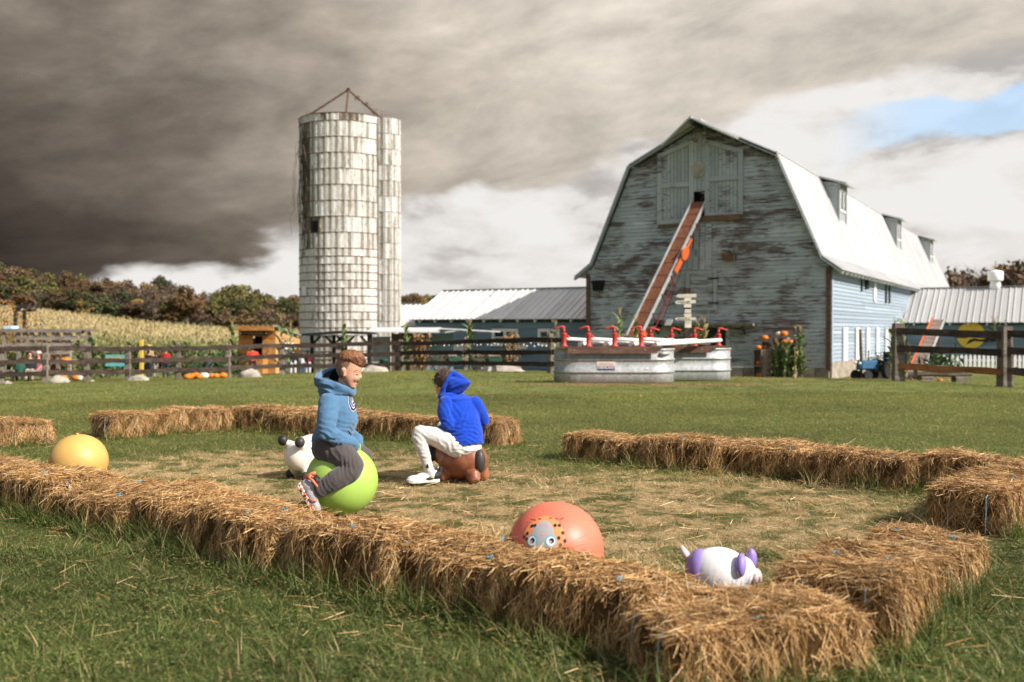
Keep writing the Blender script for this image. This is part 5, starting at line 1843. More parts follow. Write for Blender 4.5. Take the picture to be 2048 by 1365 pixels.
# split log bench behind the right fence
lg0 = G(1885, 23.0)
lg = thing('log_bench', 'rough split-log bench lying low behind the right fence', 'bench', lg0)
MB().tube([(-.62, 0, .24), (-.3, .02, .27), (.2, 0, .25), (.66, -.03, .20)], [.11, .135, .13, .05], 9).build('half_log', M_POST, lg)
for x_ in (-.38, .40): MB().box((x_, 0, .06), (.30, .24, .16)).build('log_foot', M_POST, lg, bevel=.02)
tb = thing('hay_heap', 'small heap of straw at the foot of the belt conveyor', 'straw heap', G(1858, 31.0))
P_ = []
for i in range(500):
    a = random.uniform(0, 6.28); q = abs(random.gauss(0, .3))
    P_.append((math.cos(a) * q * 1.5, math.sin(a) * q, max(.01, .42 * math.exp(-(q / .3) ** 2) * random.uniform(.7, 1)), random.uniform(0, 6.28), random.gauss(0, .3)))
mb = MB()
for (x_, y_, z_, a, e) in P_:
    d_ = Vector((math.cos(a), math.sin(a), e)).normalized() * .14; s_ = d_.cross(Vector((0, 0, 1))).normalized() * .012
    c = Vector((x_, y_, z_)); mb.add([c - d_ - s_, c - d_ + s_, c + d_ + s_, c + d_ - s_], [(0, 1, 2, 3)])
tag(mb.build('straw', pm('heap_straw', (.40, .27, .13), (.28, .17, .08), 9), tb), kind='stuff')
# white picket fence before the right wing
pf0 = G(1888, 39.5)
pf = thing('picket_fence', 'low white picket fence in front of the blue wing on the right', 'picket fence', pf0, R(-10))
pk = MB().prism([(-.05, 0), (.05, 0), (.05, .66), (0, .74), (-.05, .66)], lambda p: (p[0], -.012, p[1]), lambda p: (p[0], .012, p[1])).mesh('picket', M_WHITE)
for i in range(26): link('picket', pk, pf, (i * .165, 0, .04))
for z_ in (.22, .55): MB().box((2.06, .025, z_), (4.3, .025, .07)).build('fence_rail', M_WHITE, pf)
for i, (px_, D, r) in enumerate(((1955, 38.6, .13), (1984, 38.2, .14), (1997, 38.0, .10), (2022, 37.5, .12), (2034, 37.2, .16), (1938, 38.8, .09))):
    pumpkin(G(px_, D), r, ['orange pumpkin below the middle of the white picket fence', 'plump orange pumpkin near the right end of the picket fence', 'small pumpkin by the rightmost fence post',
                           'orange pumpkin right of the rightmost fence post', 'largest orange pumpkin at the far right edge', 'smallest pumpkin at the picket fence'][i])
pumpkin(G(1880, 23.4), .06, 'tiny orange pumpkin under the log bench')
# ------------------------------------------------------------------ straw bales
def straw_mat(name, body=False):
    m, t, b = mat_new(name)
    geo = t.n('ShaderNodeNewGeometry')
    oi = t.n('ShaderNodeObjectInfo')
    co = t.n('ShaderNodeTexCoord').outputs['Object']
    if body:
        n1 = t.noise(t.vm('MULTIPLY', co, (30, 30, 9)), 2.0, 5, 0.7, w=t.m('MULTIPLY', oi.outputs['Random'], 9.0))
        c = t.ramp(n1, [(0.3, (.035, .017, .007)), (0.55, (.11, .058, .022)), (0.75, (.25, .15, .062))])
        bump(t, b, n1, .9, .02)
    else:
        r = t.m('FRACT', t.m('ADD', geo.outputs['Random Per Island'], oi.outputs['Random']))
        n1 = t.noise(co, 7, 4, .6, w=t.m('MULTIPLY', oi.outputs['Random'], 9.0))
        c = t.ramp(r, [(0.0, (.11, .050, .017)), (0.25, (.29, .145, .048)), (0.6, (.48, .275, .105)), (0.85, (.62, .40, .18)), (1.0, (.76, .56, .31))])
        k = t.ss(n1, .3, .7, .72, 1.18)
        c = t.mix(1.0, c, t.cxyz(k, k, k), 'MULTIPLY')
        k2 = t.m('MULTIPLY_ADD', t.m('SUBTRACT', oi.outputs['Random'], .5), .16, 1.0)
        c = t.mix(1.0, c, t.cxyz(k2, k2, k2), 'MULTIPLY')
    t.put(b.inputs['Base Color'], c)
    b.inputs['Roughness'].default_value = .65 if not body else .95
    b.inputs['Specular IOR Level'].default_value = .25 if not body else .05
    return m
M_STRAW = straw_mat('straw')
M_BALE = straw_mat('bale_core', True)
M_TWINE = pm('blue_twine', (.20, .36, .44), (.30, .38, .40), 40, .7)
M_KNOT = pm('cyan_knot', (.08, .42, .55), (.05, .30, .42), 40, .6)
BLX, BLY, BLZ = .76, .42, .30
def bale_proto(seed):
    rg = np.random.default_rng(seed)
    n = 18
    hx, hy, hz = BLX / 2, BLY / 2, BLZ / 2
    rr = .075
    bm = bmesh.new()
    bmesh.ops.create_cube(bm, size=2.0)
    bmesh.ops.subdivide_edges(bm, edges=bm.edges[:], cuts=n, use_grid_fill=True)
    so = Vector((seed * 3.1, 0, 0))
    def shape(p):
        """cube point -> bale surface"""
        q = Vector((p.x * hx, p.y * hy, p.z * hz))
        c = Vector((max(-hx + rr, min(hx - rr, q.x)), max(-hy + rr, min(hy - rr, q.y)), max(-hz + rr, min(hz - rr, q.z))))
        dd = q - c
        if dd.length > 1e-6: q = c + dd.normalized() * min(rr, dd.length if dd.length < rr else rr)
        nn = (q - Vector((q.x * .55, q.y * .3, q.z * .3))).normalized()
        a = noise.noise(q * 4 + so) * .032 + noise.noise(q * 12 + so) * .014
        if abs(p.y) > .97 and abs(p.x) < .97:
            a += .026 * (abs(math.sin(PI * (q.x + .014 * math.sin(q.z * 14)) / .10 + seed)) ** .7 - .7)
        q += nn * a
        if q.z > 0: q.z -= .012 * (1 if abs(abs(q.y) - .11) < .02 else 0)
        q.z += .030 * noise.noise(Vector((q.x * 2.2, q.y * 2, seed)))
        return q
    for v in bm.verts: v.co = shape(v.co) + Vector((0, 0, hz - .03))
    me = bpy.data.meshes.new('bale_body')
    bm.to_mesh(me); bm.free()
    me.materials.append(M_BALE); me.shade_smooth()
    # straws
    N = 16500
    faces = rg.choice(5, N, p=[.34, .235, .235, .095, .095])     # top, +y, -y, +x, -x
    u = rg.uniform(-1, 1, N); v = rg.uniform(-1, 1, N)
    P0 = np.zeros((N, 3)); T = np.zeros((N, 3)); NRM = np.zeros((N, 3))
    g = lambda s: rg.normal(0, s, N)
    for fi, (ax, sg) in enumerate((('z', 1), ('y', 1), ('y', -1), ('x', 1), ('x', -1))):
        k = faces == fi
        if ax == 'z':
            P0[k] = np.stack([u[k] * 1.0, v[k] * 1.0, np.ones(k.sum())], 1); NRM[k] = (0, 0, 1)
            th = rg.normal(PI / 2, 1.1, k.sum()); T[k] = np.stack([np.cos(th), np.sin(th), rg.normal(0.02, .11, k.sum())], 1)
        elif ax == 'y':
            P0[k] = np.stack([u[k], np.full(k.sum(), sg), v[k]], 1); NRM[k] = (0, sg, 0)
            th = rg.normal(-PI / 2, .55, k.sum()); T[k] = np.stack([np.cos(th), sg * np.abs(rg.normal(0.05, .22, k.sum())), np.sin(th)], 1)
        else:
            P0[k] = np.stack([np.full(k.sum(), sg), u[k], v[k]], 1); NRM[k] = (sg, 0, 0)
            th = rg.normal(-PI / 2, .9, k.sum()); T[k] = np.stack([sg * np.abs(rg.normal(0.05, .22, k.sum())), np.cos(th), np.sin(th)], 1)
    vis = np.array([noise.noise(Vector((p[0] * 4, p[1] * 4, p[2] * 1.2 + seed))) for p in P0.tolist()])
    keep = (faces == 0) | (vis + rg.uniform(-.22, .22, N) > -.04)
    P0, T, NRM, faces = P0[keep], T[keep], NRM[keep], faces[keep]; N = len(P0)
    P0 = np.array([tuple(shape(Vector(p))) for p in P0.tolist()])
    T /= np.linalg.norm(T, axis=1)[:, None]
    L = np.clip(rg.lognormal(math.log(.075), .5, N), .025, .24)
    L[(faces == 1) | (faces == 2)] *= .85
    # fringe draped over the long upper edges and ends
    M = 480
    sgn = rg.choice([-1, 1], M); uu = rg.uniform(-1, 1, M)
    ends = rg.uniform(0, 1, M) < .28
    Pf = np.where(ends[:, None], np.stack([sgn * .97, uu, np.full(M, .97)], 1), np.stack([uu, sgn * .97, np.full(M, .97)], 1))
    Pf = np.array([tuple(shape(Vector(p))) for p in Pf.tolist()])
    out = np.where(ends[:, None], np.stack([sgn, rg.normal(0, .5, M), rg.normal(-.35, .45, M)], 1), np.stack([rg.normal(0, .5, M), sgn, rg.normal(-.35, .45, M)], 1))
    out /= np.linalg.norm(out, axis=1)[:, None]
    P0 = np.concatenate([P0, Pf]); T = np.concatenate([T, out]); NRM = np.concatenate([NRM, np.tile([0, 0, 1.0], (M, 1))])
    L = np.concatenate([L, rg.uniform(.03, .13, M)])
    n = len(P0)
    lift = rg.uniform(-.004, .016, n)
    P0 = P0 + NRM * lift[:, None] + np.array([0, 0, hz - .03])
    sag = rg.uniform(-.25, .55, n)
    k = 3
    PP = np.zeros((n, k, 3))
    for j in range(k):
        t_ = j / (k - 1) - .35
        PP[:, j] = P0 + T * (L * t_)[:, None]
        PP[:, j, 2] -= sag * L * max(t_, 0) ** 2 * 1.2
    PP[:, :, 2] = np.maximum(PP[:, :, 2], -.02)
    Sd = np.cross(T, NRM + rg.normal(0, .6, (n, 3))); Sd /= np.linalg.norm(Sd, axis=1)[:, None] + 1e-6
    W = rg.uniform(.0017, .0036, n)
    sm = strips(PP, Sd, W, M_STRAW, 'straw', True, .6)
    # twine
    tw = []
    kn = []
    for y in (-.105, .105):
        mb = MB()
        pts = []
        for x_ in np.linspace(-hx, hx, 13): pts.append((x_, y + rg.normal(0, .004), 2 * hz - .030 + .004))
        pts = [(-hx - .004, y, .0)] + [(-hx - .004, y, hz)] + pts + [(hx + .004, y, hz), (hx + .004, y, 0)]
        for i in range(2, len(pts) - 2):
            p = Vector(pts[i]); q = shape(Vector((p.x / hx, p.y / hy, 1.0)))
            pts[i] = (p.x, p.y, q.z + hz - .03 + .006)
        mb.tube(pts, .0030, 5, False)
        tw.append(mb.mesh('twine', M_TWINE))
        kx = rg.uniform(-.2, .2); q = shape(Vector((kx / hx, y / hy, 1.0)))
        mb = MB().ell((kx, y, q.z + hz - .03 + .014), (.009, .007, .008), None, 8, 6)
        for i in range(5):
            a = rg.uniform(0, 6.28)
            mb.tube([(kx, y, q.z + hz - .014), (kx + .015 * math.cos(a), y + .015 * math.sin(a), q.z + hz - .008 + .012 * rg.uniform(0, 1))], [.004, .002], 5)
        kn.append(mb.mesh('knot', M_KNOT))
    return me, sm, tw, kn
PROTO = [bale_proto(s) for s in range(1, 5)]
BG = 'straw bales laid end to end round the bouncing ring'
FEET = []
def bale(x, y, yaw, label, v, sx=1.0, knots=(1, 1), dz=0.0, roll=0.0):
    me, sm, tw, kn = PROTO[v % 4]
    b = thing('straw_bale', label, 'straw bale', (x, y, gz(x, y) - .02 + dz), 0, BG)
    b.rotation_euler = (random.gauss(0, .035) + roll, random.gauss(0, .03), R(yaw) + random.gauss(0, .035))
    b.scale = (sx * .985, random.uniform(.94, 1.06), random.uniform(.86, 1.04))
    link('bale_body', me, b)
    tag(link('straw', sm, b), kind='stuff')
    for t_ in tw: link('twine', t_, b)
    for k_, on in zip(kn, knots):
        if on: link('knot', k_, b)
    FEET.append((x, y, R(yaw), sx))
# front row: start point, direction, inward normal
fs, fd, fn = Vector((-3.43, 6.48)), Vector((.777, -.629)), Vector((.629, .777))
FR = [(-1.02, .00, 'straw bale of the front row farthest left, cut off by the picture edge'),
      (-.20, -.02, 'front-row straw bale at the left edge, second from the cut-off one'),
      (.58, .00, 'straw bale in the front row in front of the yellow ball'),
      (1.28, .03, 'straw bale just right of the yellow ball in the front row'),
      (1.95, .10, 'set-back straw bale with a dark front, third right of the yellow ball'),
      (2.66, -.03, 'straw bale jutting out with its left end showing, front row'),
      (3.40, .00, 'straw bale of the front row below the green ball'),
      (4.02, .07, 'set-back dark-faced straw bale between the green and the coral ball'),
      (4.62, .01, 'straw bale directly in front of the coral ball')]
for i, (s_, off, lab) in enumerate(FR):
    p = fs + fd * s_ + fn * (.20 + off)
    bale(p.x, p.y, -39 + (random.gauss(0, 2.0)), lab, i, 1.0 if i not in (7,) else .85, (1, i % 2))
bale(.78, 3.34, 15, 'big blurred straw bale at the front corner of the ring, nearest of all', 2, .98, (0, 0), .0)
bale(1.35, 3.86, 55, 'straw bale with two cyan knots right behind the nearest corner bale', 1, .92, (1, 1), .025)
bale(1.82, 4.46, 52, 'straw bale third from the front corner on the right side, blue knots', 3, .92, (1, 1), -.01)
bale(2.79, 5.85, 50, 'straw bale at the right edge showing its dark near end', 0, 1.0, (1, 0))
bale(3.28, 6.43, 50, 'straw bale at the right edge behind the one with the dark end', 1, 1.05, (1, 1))
# far right row
rs, rd, rn = Vector((.44, 8.74)), Vector((.81, -.587)), Vector((.587, .81))
for i, lab in enumerate(('straw bale at the left end of the right-hand far row, by the gap', 'second straw bale from the gap in the right-hand far row',
                         'middle straw bale of the right-hand far row', 'fourth straw bale from the gap in the right-hand far row', 'straw bale of the right-hand far row next to the corner, dark front')):
    p = rs + rd * (.37 + .745 * i) + rn * (.21 + (.0, -.04, .04, -.05, .05)[i])
    bale(p.x, p.y, -36 + (-2, 3, -2, 2, -4)[i], lab, i + 1, .99, (1, i % 2))
# back row
p = Vector((-4.18, 10.27))
for i, lab in enumerate(('straw bale at the left end of the back row, beside the gap', 'second straw bale of the back row, turned like the first')):
    c = p + Vector((.70, .70)) * (.37 + .72 * i) + Vector((-.70, .70)) * .21
    bale(c.x, c.y, 45 + (2, -6)[i], lab, i, 1.0, (0, i))
ks, kd, kn_ = Vector((-3.18, 11.25)), Vector((.89, -.46)), Vector((.46, .89))
for i, lab in enumerate(('straw bale at the bend of the back row', 'straw bale of the back row left of the boy in the pale blue hoodie', 'straw bale of the back row behind the boy in the pale blue hoodie',
                         'straw bale of the back row between the two boys', 'straw bale at the right end of the back row behind the boy in bright blue')):
    c = ks + kd * (.24 + .71 * i) + kn_ * (.21 + (.02, -.03, .02, .0, -.02)[i])
    bale(c.x, c.y, -27 + (2, -2, 1, -2, -3)[i], lab, i + 2, .99, (0, 1))
bale(-4.96, 9.80, 43, 'lone straw bale at the left edge behind the yellow ball', 3, 1.0, (0, 1))
bale(-5.52, 9.26, 43, 'straw bale cut by the left edge, joined to the lone bale there', 0, 1.0, (1, 0))

# tall grass left standing along the feet of the bales
for (x, y, a, sx) in FEET:
    n = 150 if y < 6.5 else 70
    for s in (-1, 1):
        al = rng.uniform(-.44, .44, n) * sx; of = s * (.21 + np.abs(rng.normal(0.02, .05, n)))
        X = x + math.cos(a) * al - math.sin(a) * of; Y = y + math.sin(a) * al + math.cos(a) * of
        inside = wear_py(X, Y) > .55
        X, Y = X[~inside], Y[~inside]
        m = len(X)
        if m == 0: continue
        pts.append(np.stack([X, Y, gz_arr(np.stack([X, Y], 1))], 1)); rots.append(rng.uniform(0, 6.28, m))
        scs.append(rng.uniform(.55, 1.15, m)); idx.append(rng.choice([4, 5, 6, 4, 5, 6, 11, 12, 9, 10] if s * math.cos(a) < 0 else [0, 1, 4, 5, 6, 11], m))
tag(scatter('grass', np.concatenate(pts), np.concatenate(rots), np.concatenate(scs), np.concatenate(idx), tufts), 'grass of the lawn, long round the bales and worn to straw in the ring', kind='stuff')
# loose straw lying about
def loose(n, fx):
    X, Y = fx(n)
    z = gz_arr(np.stack([X, Y], 1)) + rng.uniform(.012, .04, n)
    a = rng.uniform(0, 6.28, n); L = rng.uniform(.04, .14, n)
    T = np.stack([np.cos(a), np.sin(a), rng.normal(0, .12, n)], 1)
    P = np.stack([X, Y, z], 1)
    return np.stack([P - T * L[:, None] / 2, P, P + T * L[:, None] / 2], 1), np.stack([-np.sin(a), np.cos(a), rng.normal(0, .3, n)], 1)
LP_, LS_ = [], []
for (x, y, a, sx) in FEET:
    q = loose(110, lambda n: (x + rng.normal(0, .38, n), y + rng.normal(0, .34, n)))
    LP_.append(q[0]); LS_.append(q[1])
q = loose(5200, lambda n: (rng.normal(.3, 1.7, n), rng.normal(6.4, 1.15, n)))
LP_.append(q[0]); LS_.append(q[1])
LP_ = np.concatenate(LP_); LS_ = np.concatenate(LS_)
tag(link('loose_straw', strips(LP_, LS_, rng.uniform(.002, .0042, len(LP_)), M_STRAW, 'loose_straw', True, .6)), 'loose straw stalks scattered over the ring', kind='stuff')

# ------------------------------------------------------------------ balls and hopper animals
def rubber(name, c1, c2=None, rough=.46, spec=.4):
    return pm(name, c1, c2 or tuple(x * .88 for x in c1), 3.0, rough, .03, spec=spec, lo=.4, hi=.6)
def ball(name, label, x, y, d, mt, squash=.97):
    b = thing(name, label, 'hopper ball', (x, y, gz(x, y)))
    o = MB().ell((0, 0, d / 2 * squash), (d / 2 * 1.01, d / 2 * 1.01, d / 2 * squash), None, 48, 28).build('ball_skin', mt, b, True)
    return b
M_YEL = rubber('gold_rubber', (.60, .36, .10)); M_GRN = rubber('lime_rubber', (.36, .54, .10)); M_COR = rubber('coral_rubber', (.76, .17, .10))
yb = ball('hopper_ball', 'golden yellow ball half hidden behind the front row of bales', -3.13, 7.18, .40, M_YEL)
MB().lathe([(.01, -.01), (.012, .008), (.0, .01)], 10, (0, -.02, .39)).build('valve', M_YEL, yb)
GB = Vector((-1.05, 6.13, 0))
gb = ball('hopper_ball', 'lime green ball under the boy in the pale blue hoodie', GB.x, GB.y, .44, M_GRN, .98)
MB().tube([(.10, -.03, .39), (.10, -.03, .43), (.10, .03, .43), (.10, .03, .39)], .014, 8).build('grip', M_GRN, gb, True)
RB = Vector((.188, 4.30, 0)); RBR = .206
rb = ball('hopper_ball', 'coral ball printed with spots and two round eyes behind the front bales', RB.x, RB.y, RBR * 2, M_COR)
# print on the coral ball: shapes laid on its surface
def on_ball(az_, el_, r=RBR * 1.012):
    """az from the camera side, positive right"""
    return Vector((math.sin(az_) * math.cos(el_), -math.cos(az_) * math.cos(el_), math.sin(el_))) * r
def patch(name, az_, el_, ra, re, mt, lift=0.0, n=24, rot=0.0, ring=None):
    V, Fq = [], []
    el_ += .30
    c0 = Vector((0, 0, RBR * .97))
    rr = RBR * 1.013 + lift
    layers = 5
    V.append(on_ball(az_, el_, rr) * 1 + c0)
    for j in range(1, layers + 1):
        for k in range(n):
            a = 2 * PI * k / n
            q = j / layers
            if ring: q = ring + (1 - ring) * (j - 1) / (layers - 1)
            du, dv = math.cos(a) * ra * q, math.sin(a) * re * q
            du, dv = du * math.cos(rot) - dv * math.sin(rot), du * math.sin(rot) + dv * math.cos(rot)
            V.append(on_ball(az_ + du / math.cos(el_), el_ + dv, rr) + c0)
    for j in range(layers):
        for k in range(n):
            k2 = (k + 1) % n
            if j == 0:
                if not ring: Fq.append((0, 1 + k, 1 + k2))
            else:
                o = 1 + (j - 1) * n
                Fq.append((o + k, o + n + k, o + n + k2, o + k2))
    if ring: V[0] = V[1]
    return MB().add(V, Fq).build(name, mt, rb, True)
M_OR = rubber('print_orange', (.80, .27, .10)); M_BLK = rubber('print_black', (.018, .014, .014)); M_GRY = rubber('print_grey', (.40, .40, .40)); M_WHT = rubber('print_white', (.80, .80, .80)); M_BLU = rubber('print_blue', (.10, .45, .58)); M_PNK = rubber('print_pink', (.70, .28, .28))
patch('printed_patch', -.32, .18, .44, .42, M_OR, .0003)
patch('printed_face', -.34, .17, .235, .32, M_GRY, .0009)
for (a, e) in ((-.14, .05), (-.56, .03)):
    patch('printed_eye', a, e, .118, .118, M_BLU, .0014); patch('printed_eye', a, e, .090, .090, M_WHT, .0019); patch('printed_pupil', a + .02, e + .01, .05, .055, M_BLK, .0024, 14); patch('printed_glint', a + .0, e - .01, .013, .018, M_WHT, .0029, 10)
patch('printed_beak', -.31, .19, .05, .022, M_PNK, .0014, 12, .5)
patch('printed_brow', -.40, .37, .055, .012, M_PNK, .0014, 12, .5); patch('printed_brow', -.27, .37, .055, .012, M_PNK, .0014, 12, -.5)
for (a, e) in ((-.66, .33), (-.58, .35), (-.05, .38), (.06, .38), (.13, .22), (.03, .12), (.16, .06), (.13, -.10), (-.72, .16), (-.70, .05), (-.78, .08), (.06, -.02)):
    patch('printed_spot', a, e, .034, .038, M_BLK, .0014, 14)
for (a, e) in ((-.76, .47), (-.66, .47), (-.52, .51), (-.18, .55), (.0, .53), (.16, .54)):
    patch('printed_dash', a, e, .042, .011, M_BLK, .0014, 10); patch('printed_line', a - .02, e - .055, .003, .05, M_PNK, .0012, 8)
link('printed_patches', None)if False else None

M_CRM = rubber('cream_rubber', (.76, .70, .62), (.68, .60, .50), .42); M_BKR = rubber('black_rubber', (.022, .018, .016), (.04, .035, .03), .5)
def animal(name, label, loc, rot, parts):
    a = thing(name, label, 'hopper toy', loc, rot)
    for (nm, mt, mb, vx) in parts:
        link(nm, fuse(mb, nm, vx, 6, mt), a)
    return a
# white hopper with black ears and feet, seen from the front left: x forward (towards its face)
bd = MB().ell((0, 0, .155), (.19, .125, .135), None, 28, 16).ell((.13, 0, .15), (.09, .095, .10))
for s in (-1, 1):
    bd.tube([(.12, s * .05, .20), (.17, s * .085, .245)], [.045, .020], 12)
    bd.tube([(.10, s * .06, .07), (.125, s * .085, .025)], [.045, .025], 12)
    bd.tube([(-.11, s * .06, .07), (-.13, s * .08, .025)], [.045, .025], 12)
cow = thing('hopper_toy', 'white bouncy hopper with black ears and feet behind the green ball', 'hopper toy', (0, 0, 0), 0)
cp_ = Wp(645, 955, 7.6)
cow.scale = (1.15,) * 3; cow.location = (cp_.x - .09, 7.72, gz(cp_.x, 7.75)); cow.rotation_euler = (0, 0, R(228))
link('hopper_body', fuse(bd, 'hopper_body', .008, 6, M_CRM), cow)
for s in (-1, 1):
    MB().ell((.185, s * .095, .255), (.034, .034, .036), None, 14, 10).build('ear', M_BKR, cow, True)
    MB().ell((.13, s * .088, .028), (.034, .030, .030), None, 14, 10).build('foot', M_BKR, cow, True)
    MB().ell((-.135, s * .085, .028), (.034, .030, .030), None, 14, 10).build('foot', M_BKR, cow, True)
MB().ell((-.07, .01, .262), (.05, .06, .034), None, 16, 10).build('back_spot', M_BKR, cow, True)
# brown hopper under the second boy: rear end towards us on the right
M_BRN = pm('brown_rubber', (.27, .085, .035), (.19, .055, .024), 4, .42, .1, spec=.5, c3=(.36, .15, .07))
bd = MB().ell((0, 0, .145), (.175, .135, .132), None, 30, 18).ell((.05, 0, .15), (.13, .13, .125))
for sx_ in (-1, 1):
    for s in (-1, 1): bd.tube([(sx_ * .10, s * .07, .07), (sx_ * .125, s * .095, .015)], [.055, .038], 12)
bd.tube([(.12, 0, .17), (.19, 0, .20), (.23, 0, .19)], [.085, .075, .06], 14).ell((.215, 0, .20), (.075, .065, .065))
bh = thing('hopper_toy', 'brown dog-shaped hopper under the boy in bright blue', 'hopper toy', (0, 0, 0), 0)
hp = Wp(926, 962, 7.42)
bh.scale = (1.12,) * 3; bh.location = (hp.x, 7.47, gz(hp.x, 7.47)); bh.rotation_euler = (0, 0, R(158))
link('hopper_body', fuse(bd, 'hopper_body', .008, 6, M_BRN), bh)
MB().ell((-.143, .055, .150), (.038, .040, .078), Matrix.Rotation(-.35, 3, 'Z'), 18, 12).build('tail_patch', M_BKR, bh, True)
for s in (-1, 1): MB().ell((.20, s * .068, .195), (.035, .016, .062), None, 14, 10).build('ear', M_BKR, bh, True)
MB().ell((.285, 0, .195), (.018, .02, .016), None, 10, 8).build('nose', M_BKR, bh, True)
MB().tube([(.10, -.09, .23), (.10, -.05, .275), (.10, .05, .275), (.10, .09, .23)], .014, 8).build('collar', M_BKR, bh, True)
# white and lilac hopper behind the front corner
M_LIL = rubber('lilac_rubber', (.27, .19, .50), None, .5); M_WRB = rubber('white_rubber', (.80, .77, .76), None, .5); M_PKR = rubber('pink_rubber', (.74, .55, .52), None, .5)
bd = MB().ell((0, 0, .15), (.165, .115, .120), None, 28, 16).ell((.11, 0, .165), (.075, .075, .075))
for sx_ in (-1, 1):
    for s in (-1, 1): bd.tube([(sx_ * .08, s * .06, .06), (sx_ * .10, s * .08, .012)], [.045, .032], 12)
wc = thing('hopper_toy', 'white hopper with lilac ears and rump behind the nearest corner bale', 'hopper toy', (.845, 4.05, 0), R(-18))
wc.scale = (.80, .88, .96)
link('hopper_body', fuse(bd, 'hopper_body', .007, 6, M_WRB), wc)
MB().ell((-.095, .0, .155), (.078, .098, .102), None, 20, 14).build('rump', M_LIL, wc, True)
for s in (-1, 1): MB().ell((.135 + .02 * s, s * .070, .215), (.028, .034, .050), Matrix.Rotation(s * .5, 3, 'X'), 18, 12).build('ear', M_LIL, wc, True)
MB().tube([(-.14, 0, .20), (-.175, .0, .235), (-.195, .0, .262)], [.018, .018, .011], 10).build('tail', M_PKR, wc, True)
MB().ell((.185, 0, .15), (.03, .05, .04), None, 14, 10).build('muzzle', M_PKR, wc, True)
# ------------------------------------------------------------------ people: materials
def skin_mat(name, c):
    m, t, b = mat_new(name)
    co = t.n('ShaderNodeTexCoord').outputs['Object']
    n1 = t.noise(co, 18, 4, .6)
    t.put(b.inputs['Base Color'], t.ramp(n1, [(.3, tuple(x * .86 for x in c)), (.7, c)]))
    b.inputs['Roughness'].default_value = .5
    b.inputs['Subsurface Weight'].default_value = .12
    b.inputs['Subsurface Radius'].default_value = (.012, .005, .003)
    b.inputs['Subsurface Scale'].default_value = .5
    b.inputs['Specular IOR Level'].default_value = .35
    return m
SKIN = skin_mat('skin', (.60, .315, .205))
def cloth(name, c, sc=90, rnd=.0):
    m, t, b = mat_new(name)
    co = t.n('ShaderNodeTexCoord').outputs['Object']
    n1 = t.noise(co, 9, 5, .6); n2 = t.noise(co, 160, 3)
    t.put(b.inputs['Base Color'], t.ramp(n1, [(.3, tuple(x * .84 for x in c)), (.7, c)]))
    b.inputs['Roughness'].default_value = .9
    b.inputs['Specular IOR Level'].default_value = .12
    b.inputs['Sheen Weight'].default_value = .25
    bump(t, b, t.m('ADD', t.m('MULTIPLY', n1, 1.5), n2), .25, .004)
    return m
M_PALEB = cloth('pale_blue_fleece', (.075, .165, .28)); M_ROYAL = cloth('royal_blue_fleece', (.006, .050, .42))
M_CHAR = cloth('charcoal_jersey', (.085, .072, .070)); M_OFFW = cloth('off_white_jersey', (.60, .57, .53)); M_BLKC = cloth('black_cloth', (.010, .012, .016))
M_HAIR1 = pm('auburn_hair', (.24, .095, .035), (.11, .042, .018), 40, .5, .8, stretch=(1, 1, .4), spec=.4)
M_BUZZ = pm('cropped_hair', (.30, .165, .10), (.17, .09, .055), 120, .7, .6)
M_HAIR2 = pm('dark_hair', (.075, .036, .022), (.03, .017, .012), 40, .5, .8, spec=.4)
M_EYE = pm('dark_eye', (.015, .010, .008), None, 5, .2); M_LIP = pm('lip', (.42, .14, .11), None, 5, .5); M_MOUTH = pm('mouth_dark', (.10, .02, .02), None, 5, .6)
M_SHOEG = pm('grey_mesh', (.36, .36, .37), (.27, .27, .28), 60, .8, .3); M_CORSH = pm('coral_sole', (.80, .20, .11), None, 9, .5); M_BKS = pm('black_shoe', (.025, .023, .023), (.015, .014, .014), 12, .6); M_WHS = pm('white_shoe', (.66, .64, .61), (.54, .52, .49), 18, .6, .1)

def hand(mb, wrist, dirn, palm_n, s=1.0, curl=.9):
    """palm with five unequal bent fingers; palm_n = direction the palm faces"""
    u = Vector(dirn).normalized(); n = (Vector(palm_n) - u * Vector(palm_n).dot(u)).normalized(); v = u.cross(n)
    w = Vector(wrist)
    m3 = Matrix((u, v, n)).transposed()
    mb.ell(w + u * .030 * s, (.036 * s, .028 * s, .013 * s), m3, 14, 8)
    for k, (off, L) in enumerate(((-.021, .046), (-.007, .054), (.007, .050), (.020, .038))):
        p = w + u * .055 * s + v * off * s
        pt = [(p, .0080 * s)]
        an = .25
        for j in range(3):
            an += curl * .55
            p = p + (u * math.cos(an) + n * math.sin(an)) * L * s * (.45, .32, .25)[j]
            pt.append((p, (.0078, .0070, .0058)[j] * s))
        limb(mb, pt, 8)
    p = w + u * .015 * s - v * .024 * s
    limb(mb, [(p, .0105 * s), (p + (u * .6 - v * .7 + n * .3) * .025 * s, .0095 * s), (p + (u * 1.1 - v * .75 + n * .9) * .038 * s, .0075 * s)], 8)

